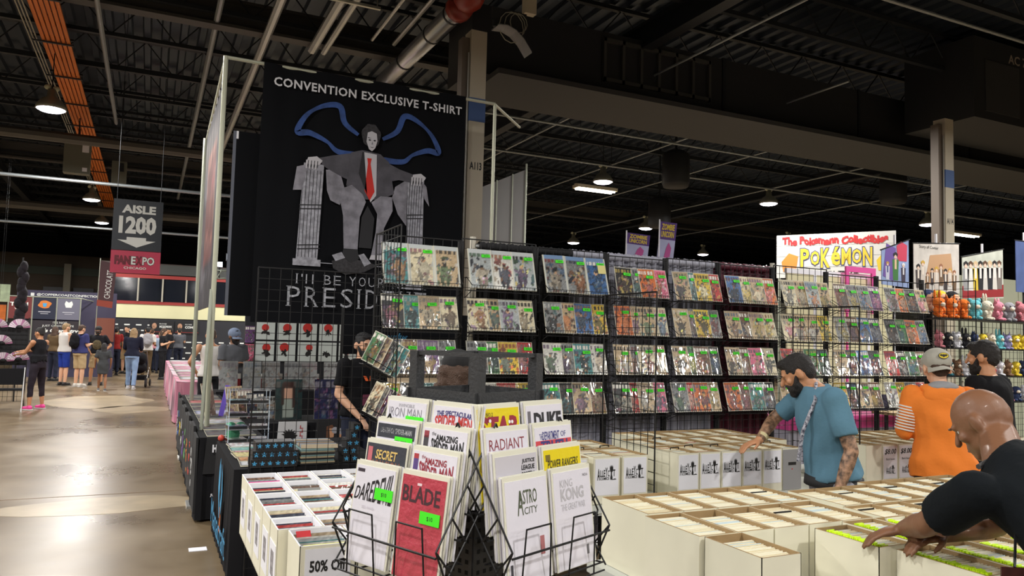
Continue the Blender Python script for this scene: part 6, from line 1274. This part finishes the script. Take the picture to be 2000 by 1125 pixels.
    if beard:
        m_ = MB(); m_.ball(hx(0, .034, -.07), (.062*s, .062*s, .052*s), 12, 0, R); m_.ball(hx(0, .07, -.1), (.036*s, .03*s, .03*s), 8, 0, R)
        for q in (-1, 1): cap(m_, hx(.066*q, .01, -.01), hx(.056*q, .035, -.055), .014*s, .02*s, 8)
        cap(m_, hx(-.022, .09, -.044), hx(.022, .09, -.044), .008*s, None, 8); blob('beard', m_, hairc, t, .009, 2, None, .0015, 60)
    if hair:
        m_ = MB()
        if hair == 'short': m_.ball(hx(0, -.022, .035), (.084*s, .1*s, .096*s), 14, 0, R); m_.ball(hx(0, -.06, -.0), (.07*s, .06*s, .075*s), 12, 0, R); m_.ball(hx(0, .045, .09), (.06*s, .045*s, .03*s), 10, 0, R)
        elif hair in ('long', 'longer', 'curly'):
            m_.ball(hx(0, -.022, .035), (.087*s, .1*s, .098*s), 14, 0, R); L = {'long': .3, 'longer': .42, 'curly': .24}[hair]; m_.ball(hx(0, -.065, -.03), (.088*s, .06*s, .12*s), 12, 0, R)
            loft(m_, [(hx(0, -.05, .0), R @ V((.09*s, 0, 0)), R @ V((0, .055*s, 0))), (HC+V((0, -.085*s, -L*.5*s)), V((.105*s, 0, 0)), V((0, .045*s, 0))), (HC+V((0, -.09*s, -L*s)), V((.075*s, 0, 0)), V((0, .03*s, 0)))])
            for q in (-1, 1): cap(m_, hx(.078*q, .01, .03), hx(.085*q, -.01, -.12), .024*s, .02*s)
            if hair == 'curly':
                rr = random.Random(3)
                for _ in range(40): m_.ball(hx(rr.uniform(-.12, .12), rr.uniform(-.12, .01), rr.uniform(-.24, -.0)), .034*s, 6)
        elif hair == 'bun': m_.ball(hx(0, -.022, .035), (.082*s, .1*s, .096*s), 14, 0, R); m_.ball(hx(0, -.1, .09), .04*s, 10); m_.ball(hx(0, -.06, 0), (.07*s, .055*s, .07*s), 10, 0, R)
        elif hair == 'buzz': m_.ball(hx(0, -.042, -.012), (.0765*s, .078*s, .078*s), 14, 0, R)
        blob('hair', m_, hairc, t, .01 if detail else .014, 2, None, .003 if hair != 'buzz' else .0005, 45)
    if capm:
        m_ = MB(); m_.ball(hx(0, -.018, .052), (.097*s, .119*s, .094*s), 14, 0, R); c_ = blob('cap', m_, capm[0], t, .01, 2)
        bd_ = capm[1]; vs = []                       # brim: forward (+1) or backward (-1)
        N_ = 10
        for zoff in (0, -.006):
            for rr_, dz in ((.084, .012), (.155, -.012 if bd_ > 0 else -.035)):
                for i in range(N_+1): a = PI*(.14+.72*i/N_); vs.append(hx(rr_*math.cos(a)*(.98 if rr_ < .1 else .62), bd_*rr_*math.sin(a)*1.08, dz+zoff+.012*abs(math.cos(a))*(-1)))
        n1 = N_+1; fs = [(i, i+1, n1+i+1, n1+i) for i in range(N_)]+[(2*n1+i+1, 2*n1+i, 3*n1+i, 3*n1+i+1) for i in range(N_)]+[(n1+i, n1+i+1, 3*n1+i+1, 3*n1+i) for i in range(N_)]
        MB().add(vs, fs).obj('cap_brim', capm[0], t, True)
        t['cap'] = 1; del t['cap']
    if shirt is not None:
        m_ = MB()
        if not bare_mid: torso(m_, .016*s, zlo=-hem if hem < 0 else -hem, nk=not fem or sleeve > 0)
        else: torso(m_, .01, zlo=-.17)
        if sleeve > 0:
            for S_, E_, W_ in ((SL, EL, WL), (SR, ER, WR)):
                k = s*(big*.5+.5); f = min(1, sleeve*2)
                m_.ball(S_, .07*k, 10); e = S_.lerp(E_, f if sleeve < .5 else 1); m_.bar(S_, e, .068*k, 12, r2=(.064 if sleeve < .5 else .056)*k)
                if sleeve >= .6: m_.ball(E_, .054*k, 10); m_.bar(E_, E_.lerp(W_, .93), .055*k, 12, r2=.042*k)
        blob('shirt', m_, shirt, t, .011 if detail else vox, 2, None, crease, 9)
    if dress: pass
    if pants is not None:
        m_ = MB(); loft(m_, [(P-up1*.1*s, hpx*(.155*s*big+.012), fw1*(.118*s*big+.012)), (P+up1*.02, hpx*(.165*s*big+.012), fw1*(.12*s*big+.012)), (P+up1*.075*s, hpx*(.148*s*big+.012), fw1*(.108*s*big+.012))])
        for H_, K_, A_ in ((HL, KL, AL), (HR, KR, AR)):
            k = s*(big*.6+.4); e = H_.lerp(K_, min(1, plen*2)); m_.ball(H_, .098*k, 10); m_.bar(H_, e, .1*k, 12, r2=(.082 if plen < .55 else .066)*k)
            if plen > .55: m_.ball(K_, .066*k, 10); m_.bar(K_, K_.lerp(A_, (plen-.5)*2*.97), .066*k, 12, r2=.055*k)
        blob('trousers' if plen > .6 else 'shorts', m_, pants, t, vox, 2, None, crease*.8, 10)
    if shoes is not None:
        for A_, T_ in ((AL, TL_), (AR, TR_)):
            T_ = T_.normalized(); m_ = MB(); cap(m_, A_-T_*.03*s-V((0, 0, .035*s)), A_+T_*.13*s-V((0, 0, .047*s)), .043*s, .036*s); m_.ball(A_-V((0, 0, .01)), .045*s, 8); blob('shoe', m_, shoes, t, .012, 1)
            x = T_.cross(V((0, 0, 1))); MB().box(A_+T_*.05*s-V((0, 0, .079*s-.004)), (.08*s, .25*s, .02), frame(T_)).obj('shoe_sole', M('sole_pale', lin(210, 208, 204), .7) if shoes.name != 'shoe_black' else M('sole_dark', (.03, .03, .03), .7), t)
    t['_R'] = 0; del t['_R']
    return t, hx, R
def stand(s=1.0, arms='down', step=0, wide=.0, lean=0, armL=None, armR=None, turn=0):
    J = dict(P=(0, 0, .98), C=(0, .0+lean*.3, 1.3), N=(0, -.01+lean*.5, 1.475), H=(0, .02+lean*.65, 1.615), SL=(-.185, lean*.45, 1.425), SR=(.185, lean*.45, 1.425), HL=(-.085, 0, .93), HR=(.085, 0, .93),
             KL=(-.095-wide, .02+step, .51), KR=(.095+wide, .02-step*.6, .51), AL=(-.1-wide*1.5, step*1.6, .09), AR=(.1+wide*1.5, -step*1.6-.0, .09))
    A = {'down': ((-.25, -.02, 1.15), (-.25, .06, .9)), 'hold': ((-.23, .02, 1.16), (-.1, .25, 1.2)), 'phone': ((-.22, .03, 1.17), (-.09, .25, 1.27)), 'push': ((-.22, .08, 1.17), (-.17, .33, 1.1)), 'hips': ((-.34, -.06, 1.18), (-.2, .06, 1.02)), 'up': ((-.24, .16, 1.3), (-.1, .34, 1.42))}
    for sd, a in (('L', armL or arms), ('R', armR or arms)):
        e, w_ = (A[a] if isinstance(a, str) else a); q = 1 if sd == 'L' else -1
        J['E'+sd] = (e[0]*q, e[1]+lean*.4, e[2]); J['W'+sd] = (w_[0]*q, w_[1]+lean*.4, w_[2])
    return {k: tuple(c*s for c in v) for k, v in J.items()}
sk = lambda n, c: M('skin_'+n, lin(*c), .5, coat=.05, bump=.05, bscale=90)
s_fair, s_tan, s_brown, s_deep = sk('fair', (222, 172, 140)), sk('tan', (198, 142, 104)), sk('brown', (150, 102, 70)), sk('deep', (128, 88, 62))
h_dark, h_brown, h_blond, h_black = M('hair_dark', (.016, .013, .012), .6, bump=.6, bscale=160), M('hair_brown', lin(74, 52, 38), .6, bump=.6, bscale=160), M('hair_blond', lin(168, 138, 98), .55, bump=.5, bscale=150, var=.4, vscale=30), M('hair_black', (.008, .008, .01), .5, bump=.5, bscale=160)
fab = lambda n, c, **k: M('cloth_'+n, lin(*c), .9, bump=.12, bscale=60, spec=.2, **k)
kblk = M('shoe_black', (.015, .015, .016), .5)
def LD(lat, dep, z): p = RT*lat+FW*dep; return V((p.x, p.y, z))
def rel(J, o): o = V(o); return {k: (V(v)-o if k not in ('TL', 'TR') else V(v)) for k, v in J.items()}
# --- bald man leaning over the boxes, nearest figure
base = LD(1.72, 1.98, 0)
J = dict(P=LD(1.74, 2.0, .99), C=LD(1.66, 2.26, 1.2), N=LD(1.60, 2.49, 1.345), H=LD(1.665, 2.70, 1.445), SL=LD(1.415, 2.33, 1.27), SR=LD(1.80, 2.58, 1.29), EL=LD(1.37, 2.52, 1.13), ER=LD(1.74, 2.74, 1.085), WL=LD(1.385, 2.69, 1.075), WR=LD(1.50, 2.64, 1.07),
         HL=LD(1.68, 1.93, .93), HR=LD(1.82, 2.06, .93), KL=LD(1.66, 1.9, .5), KR=LD(1.85, 1.98, .5), AL=LD(1.68, 1.8, .09), AR=LD(1.88, 1.9, .09), TL=LD(-.5, .8, 0), TR=LD(-.5, .8, 0))
hyaw = math.atan2(-(LD(-.62, .78, 0)).x, (LD(-.62, .78, 0)).y)
lan = fab('lanyard_black', (26, 26, 30))
t, hx, R = figure('person', 'bald person in black t-shirt leaning over the boxes with both hands on comics', base, 0, rel(J, base), s_deep, M('stubble', lin(112, 80, 58), .55), None, M('cloth_black_tee', (.006, .008, .010), .9, bump=.15, bscale=40, spec=.15), .36, fab('black_jeans', (30, 30, 34)), 1, kblk, 1.0, 1.12, .011, True, hyaw, .62, crease=.006, fing=((LD(-.85, .35, -.3), V((0, 0, 1))), (LD(-1, .05, -.25), V((0, 0, 1)))), neckr=.066)
MB().path([hx(.07, -.07, -.115), hx(.03, -.1, -.125), hx(-.04, -.1, -.125), hx(-.08, -.06, -.12), (LD(1.5, 2.45, 1.33)-base)], .009, 6).obj('lanyard', M('lanyard_grey', lin(70, 68, 68), .7), t)
q = MB(); q.box((0, 0, 0), (.075, .006, .11)); o = q.obj('name_badge', M('badge_red_black', lin(70, 28, 26), .4, var=.7, vscale=18), t); o.location = LD(1.42, 2.16, 1.045)-base; o.rotation_euler = (0, 0, -.5)
MB().bar(LD(1.42, 2.16, 1.1)-base, LD(1.56, 2.36, 1.27)-base, .004, 5).obj('badge_strap', black, t)
# --- man in blue
base = LD(1.93, 4.58, 0)
tat = M('skin_tattooed', lin(184, 142, 112), .5, var=.85, vscale=30, bump=.05, bscale=90)
J = dict(P=LD(1.95, 4.6, .95), C=LD(1.90, 4.62, 1.24), N=LD(1.865, 4.66, 1.45), H=LD(1.765, 4.70, 1.525), SL=LD(1.885, 4.44, 1.39), SR=LD(1.85, 4.83, 1.375), EL=LD(1.95, 4.36, 1.11), ER=LD(1.72, 4.96, 1.23), WL=LD(1.865, 4.34, .88), WR=LD(1.575, 4.82, 1.10),
         HL=LD(1.95, 4.5, .9), HR=LD(1.95, 4.7, .9), KL=LD(1.93, 4.48, .5), KR=LD(1.97, 4.72, .5), AL=LD(1.96, 4.47, .09), AR=LD(2.0, 4.74, .09), TL=LD(-1, .1, 0), TR=LD(-1, .2, 0))
hyaw = math.atan2(-(LD(-.93, .3, 0)).x, (LD(-.93, .3, 0)).y)
t, hx, R = figure('person', 'bearded person in blue t-shirt with tattooed arms reaching into the comic boxes', base, 0, rel(J, base), s_tan, h_dark, 'short', fab('slate_blue', (92, 130, 150)), .36, M('cloth_camo_grey', lin(150, 150, 158), .8, var=.45, vscale=14), .5, kblk, .98, 1.12, .011, True, hyaw, .5, beard=True, crease=.006, tattoo=tat, hem=-.02, fing=((LD(-.25, .0, -1), LD(0, -1, 0)), (LD(-.9, -.15, -.3), V((0, 0, 1)))))
wb_ = MB(); g = rel(J, base); P_ = g['P']; loft(wb_, [(P_-V((0, 0, .075)), LD(0, .192, 0), LD(.165, 0, 0)), (P_-V((0, 0, .02)), LD(0, .19, 0), LD(.16, 0, 0))], 24); wb_.obj('black_waistband', M('waistband_black', (.02, .02, .022), .8), t, True)
MB().path([hx(.05, -.09, -.09), hx(-.06, -.07, -.1), LD(1.80, 4.5, 1.38)-base, LD(1.735, 4.52, 1.2)-base, LD(1.72, 4.55, 1.02)-base], .011, 6).obj('lanyard', M('lanyard_navy', lin(44, 44, 66), .6, var=.9, vscale=70, col2=lin(200, 200, 210)), t)
MB().bar(LD(1.60, 4.84, 1.115)-base, LD(1.615, 4.85, 1.13)-base, .034, 12).obj('wristband', M('cream_wristband', lin(210, 196, 150), .6), t)
# --- orange hoodie, cap worn backwards, seen from behind
base = LD(2.945, 5.2, 0)
of = M('cloth_orange', lin(236, 128, 40), .85, bump=.12, bscale=50); gf = fab('grey_knit', (150, 150, 152))
J = stand(.97, 'hold', lean=.12); fz = math.atan2(-(LD(.12, 1, 0)).x, (LD(.12, 1, 0)).y)
t, hx, R = figure('person', 'person in orange hooded jacket seen from behind with grey cap worn backwards', base, fz, J, s_fair, h_brown, 'short', of, .97, fab('dark_denim', (40, 44, 60)), 1, kblk, .97, 1.14, .012, True, 0, .25, capm=(M('cap_grey', lin(176, 172, 160), .8), -1), crease=.007, hem=-.12)
s_ = .97; HC = V(J['H']); NB = V(J['N']); up = V((0, 0, 1))
m_ = MB(); m_.ball(NB+V((0, -.085, -.06)), (.15, .055, .085), 14); m_.ball(NB+V((-.09, -.03, -.0)), (.06, .07, .035), 10); m_.ball(NB+V((.09, -.03, -.0)), (.06, .07, .035), 10); blob('hood', m_, of, t, .012, 2, None, .005, 12)
m_ = MB(); m_.ball(NB+V((0, -.05, .015)), (.11, .075, .04), 12); blob('grey_collar', m_, gf, t, .012, 2, None, .003, 14)
mb = MB()
S_, E_ = V(J['SL']), V(J['EL'])
for k in range(9): f = .3+k*.075; c = S_.lerp(E_, f); mb.bar(c, c+(E_-S_).normalized()*.009, .0735-.007*f, 14)
stuff(mb.obj('sleeve_stripe', M('stripe_white', lin(226, 222, 214), .8), t))
o = MB().lathe((0, 0, 0), [(.034, 0), (.034, .004)], 20).obj('cap_badge', M('badge_black', (.01, .01, .01), .4), t); o.location = hx(0, -.1385, .062); o.scale = (1, .62, 1); o.rotation_euler = (PI/2+.1-.25, 0, 0)
y1 = M('badge_yellow', lin(226, 200, 40), .5)
e1 = MB().lathe((0, 0, .0042), [(.030, 0), (.030, .001)], 20, 0).poly([(-.001, -.001), (.001, -.001), (.001, .001)], (0, 0, .005), (1, 0, 0), (0, 1, 0), .0002).obj('badge_oval', y1, o)
bat = [(-.026, .004), (-.016, .018), (-.008, .01), (-.004, .018), (0, .012), (.004, .018), (.008, .01), (.016, .018), (.026, .004), (.018, -.008), (.01, -.006), (0, -.02), (-.01, -.006), (-.018, -.008)]
MB().poly(bat, (0, 0, .0056), (1, 0, 0), (0, 1, 0), .0006).obj('badge_emblem', ink, o)
# --- bearded man at the right edge
base = LD(3.6, 5.69, 0); J = stand(1.02, 'hold', lean=.08); fz = math.atan2(-(LD(-.55, .83, 0)).x, (LD(-.55, .83, 0)).y)
figure('person', 'bearded person in black t-shirt with short dark hair at the right edge', base, fz, J, s_tan, h_dark, 'short', fab('black_cotton', (20, 20, 23)), .36, fab('dark_denim', (40, 44, 60)), 1, kblk, 1.02, 1.1, .013, True, .15, .12, beard=True)
# --- seller in black shirt behind the open grid
J = stand(.985, armL=((-.24, .0, 1.15), (-.17, .16, .98)), armR=((-.24, .0, 1.15), (-.12, .2, .95)), lean=.03); fz = PI+.25
t, hx, R = figure('person', 'bearded seller in black shirt with orange lanyard behind the open wire grid', (1.85, 7.2, 0), fz, J, s_fair, h_black, 'short', fab('black_cotton', (20, 20, 23)), .36, fab('dark_denim', (40, 44, 60)), 1, kblk, .985, 1.05, .013, True, 0, .1, beard=True)
ol = M('lanyard_orange', lin(226, 96, 36), .6); g = {k: V(v) for k, v in J.items()}
for q in (-1, 1): MB().add([tuple(g['N']+V((.07*q-.014, .06, -.02))), tuple(g['N']+V((.07*q+.016, .06, -.02))), tuple(g['C']+V((.02*q+.016, .15, -.02))), tuple(g['C']+V((.02*q-.014, .15, -.02)))], [(0, 1, 2, 3)]).obj('lanyard_strap', ol, t)
MB().box(g['P']+V((.03, .17, .12)), (.07, .008, .1)).obj('name_badge', M('badge_plum', lin(120, 60, 80), .4), t)
# --- person with black cap behind the spinner header
J = stand(.925, 'hold', lean=.1); 
figure('person', 'person with black cap and long curly brown hair behind the spinner header', (1.49, 3.85, 0), -.7, J, s_fair, h_brown, 'curly', fab('black_cotton', (20, 20, 23)), .36, fab('dark_denim', (40, 44, 60)), 1, kblk, .925, 1.0, .014, True, 0, .35, capm=(M('cap_black', (.012, .012, .013), .85), 1))
# --- visitors by the shirt table
figure('person', 'woman in white sleeveless top standing beside the shirt table', (.98, 13.9, 0), PI-2.2, stand(.99, 'hold'), s_tan, h_brown, 'bun', fab('white_top', (222, 218, 214)), 0, fab('black_skirt', (32, 32, 36)), 1, kblk, .99, 1.05, .015, False, 0, .1, fem=True) if 0 else figure('person', 'person in white sleeveless top seen from behind beside the shirt table', (.94, 13.6, 0), .25, stand(.99, 'hips'), s_tan, h_brown, 'short', fab('white_top', (222, 218, 214)), 0, fab('black_skirt', (32, 32, 36)), 1, kblk, .99, 1.0, .014, False, 0, .1, fem=True)
figure('person', 'person in grey t-shirt and blue cap facing the camera left of the banner', (1.24, 12.95, 0), PI+.5, stand(.99, 'hold'), s_deep, h_black, 'short', fab('grey_tee', (92, 94, 100)), .36, fab('dark_denim', (40, 44, 60)), 1, kblk, .99, 1.15, .014, False, 0, .1, beard=True, capm=(M('cap_blue_white', lin(120, 134, 160), .8), 1))
# --- aisle crowd, left to right
khaki, navy, dk = fab('khaki', (182, 158, 120)), fab('navy', (58, 60, 106)), fab('black_tank', (30, 30, 34))
t, hx, R = figure('person', 'woman in black tank top, dark leggings and bright pink shoes at left', (-1.98, 18.05, 0), .95, stand(.95, armL=((-.2, .16, 1.2), (-.12, .42, 1.16)), armR=((-.2, .2, 1.26), (-.05, .5, 1.22)), wide=.05), s_tan, h_dark, 'bun', dk, 0, fab('dark_leggings', (46, 40, 48)), .8, M('shoe_pink', lin(240, 74, 156), .6), .95, .96, .014, False, 0, .15, fem=True, bare_mid=True)
figure('person', 'blond person in white sleeveless shirt and royal blue shorts by the backpacker', (-2.15, 25.2, 0), -.9, stand(1.02, 'hold'), s_fair, h_blond, 'short', fab('white_top', (222, 218, 214)), 0, fab('royal_blue', (40, 62, 150)), .5, kblk, 1.02, 1.08, .014, False, 0, .1, beard=True)
J = stand(1.0, 'hold')
t, hx, R = figure('person', 'person in navy t-shirt and khaki shorts wearing a black backpack', (-1.72, 24.7, 0), -.75, J, s_fair, h_brown, 'short', navy, .38, khaki, .5, M('shoe_white', lin(220, 216, 206), .6), 1.0, 1.22, .014, False, 0, .3)
def backpack(t, J, m, sc_=1.0, label=None):
    g = {k: V(v) for k, v in J.items()}; c = g['C'].lerp(g['P'], .1)+V((0, -.21, .02)); b = MB(); b.ball(c, (.16*sc_, .1*sc_, .24*sc_), 12); b.ball(c+V((0, -.08, -.07)), (.11*sc_, .05*sc_, .1*sc_), 10); blob('backpack', b, m, t, .016, 3, None, .004, 12)
    for q in (-1, 1): MB().path([g['N']+V((.11*q, -.12, -.02)), g['N']+V((.12*q, 0, .015)), g['C']+V((.12*q, .13, 0)), g['C']+V((.15*q, .0, -.2))], .017, 6).obj('backpack_strap', m, t)
backpack(t, J, fab('black_nylon', (24, 24, 28)))
J = stand(.98, 'hips', wide=.03)
t, hx, R = figure('person', 'person in black t-shirt, dark cap and tan shorts facing the camera', (-1.33, 25.4, 0), PI-.1, J, s_tan, h_dark, 'short', dk, .38, khaki, .5, kblk, .98, 1.08, .014, False, 0, .05, beard=True, capm=(M('cap_black', (.012, .012, .013), .85), 1))
m_ = MB(); m_.ball(V(J['C'])+V((0, .14, -.1)), (.13, .07, .15), 10); blob('front_pouch', m_, fab('camo_brown', (110, 98, 74), var=.5, vscale=20), t, .016, 2)
J = stand(.73, 'down', step=.09)
t, hx, R = figure('person', 'girl in grey t-shirt dress and sneakers walking away from the camera', (-1.05, 23.0, 0), .1, J, s_brown, h_dark, 'longer', fab('charcoal_tee', (66, 68, 70)), .4, None, .5, M('shoe_black_white', lin(90, 90, 92), .6), .73, .95, .013, False, 0, 0, hem=-.36)
J = stand(.97, 'push', step=.1, lean=.06)
t, hx, R = figure('person', 'woman with long fair hair, navy top and light jeans pushing the stroller', (-.38, 23.7, 0), -.15, J, s_fair, h_blond, 'long', fab('navy_black', (30, 32, 48)), .97, fab('light_denim', (134, 158, 192)), 1, M('shoe_grey_white', lin(196, 196, 200), .6), .97, 1.12, .014, False, 0, .05, fem=True)
J = stand(1.0, 'hold')
t, hx, R = figure('person', 'person with pale grey backpack and brown trousers beyond the stroller', (-.02, 29.0, 0), 0, J, s_tan, h_black, 'short', fab('white_top', (222, 218, 214)), .38, fab('brown_cloth', (96, 78, 56)), 1, kblk, 1.0, 1.0, .015)
backpack(t, J, fab('grey_nylon', (150, 148, 152)), 1.05)
figure('person', 'woman dressed in black looking at a phone beside the pink merchandise table', (.45, 28.0, 0), -1.9, stand(.98, 'phone'), s_fair, h_brown, 'long', dk, .36, fab('black_jeans', (30, 30, 34)), 1, kblk, .98, .95, .015, fem=True, hp=.4)
far = [(-1.05, 30.5, .3, 'person in red t-shirt far down the aisle', 'red_tee', (150, 46, 44), h_black, 'short'), (-.72, 31.6, 2.6, 'person in black t-shirt and pale shorts far down the aisle', 'black_tank', (30, 30, 34), h_dark, 'short'), (-1.45, 32.2, .1, 'person in black standing farthest left before the backdrop', 'black_tank', (30, 30, 34), h_black, 'short'),
       (-.35, 32.4, .8, 'person in dark top with long hair before the backdrop', 'plum_top', (60, 44, 54), h_dark, 'long'), (.12, 32.6, 0, 'person in pink top before the celebrity posters', 'pink_top', (214, 150, 160), h_brown, 'short'), (.42, 31.8, -.3, 'person with white and green backpack before the celebrity posters', 'pale_blue', (150, 168, 190), h_blond, 'short'),
       (.75, 32.2, 1.4, 'person in black t-shirt right of the phone user', 'black_tank', (30, 30, 34), h_dark, 'short'), (-2.6, 27.2, -.6, 'person in brown leaning on the confection booth', 'brown_cloth', (96, 78, 56), h_brown, 'long'), (-1.1, 33.3, .5, 'person in olive shirt in the far crowd', 'olive', (84, 84, 58), h_black, 'short'), (-.1, 33.5, -.4, 'person in white shirt in the far crowd', 'white_top', (222, 218, 214), h_dark, 'short'), (1.1, 33.0, .2, 'person in grey shirt at the far right of the crowd', 'grey_tee', (92, 94, 100), h_dark, 'short')]
for i, (x, y, rz_, lb, fn, fc, hc, hs_) in enumerate(far):
    sc_ = (.98, 1.02, .95, .94, .97, .9, 1.0, .96, 1.0, .97, 1.0)[i]
    t, hx, R = figure('person', lb, (x, y, 0), rz_, stand(sc_, ('down', 'phone', 'hold')[i % 3]), (s_tan, s_fair, s_brown)[i % 3], hc, hs_, fab(fn, fc), .36, khaki if i == 1 else fab('dark_denim', (40, 44, 60)), .5 if i == 1 else 1, kblk, sc_, 1.0, .02)
flush()
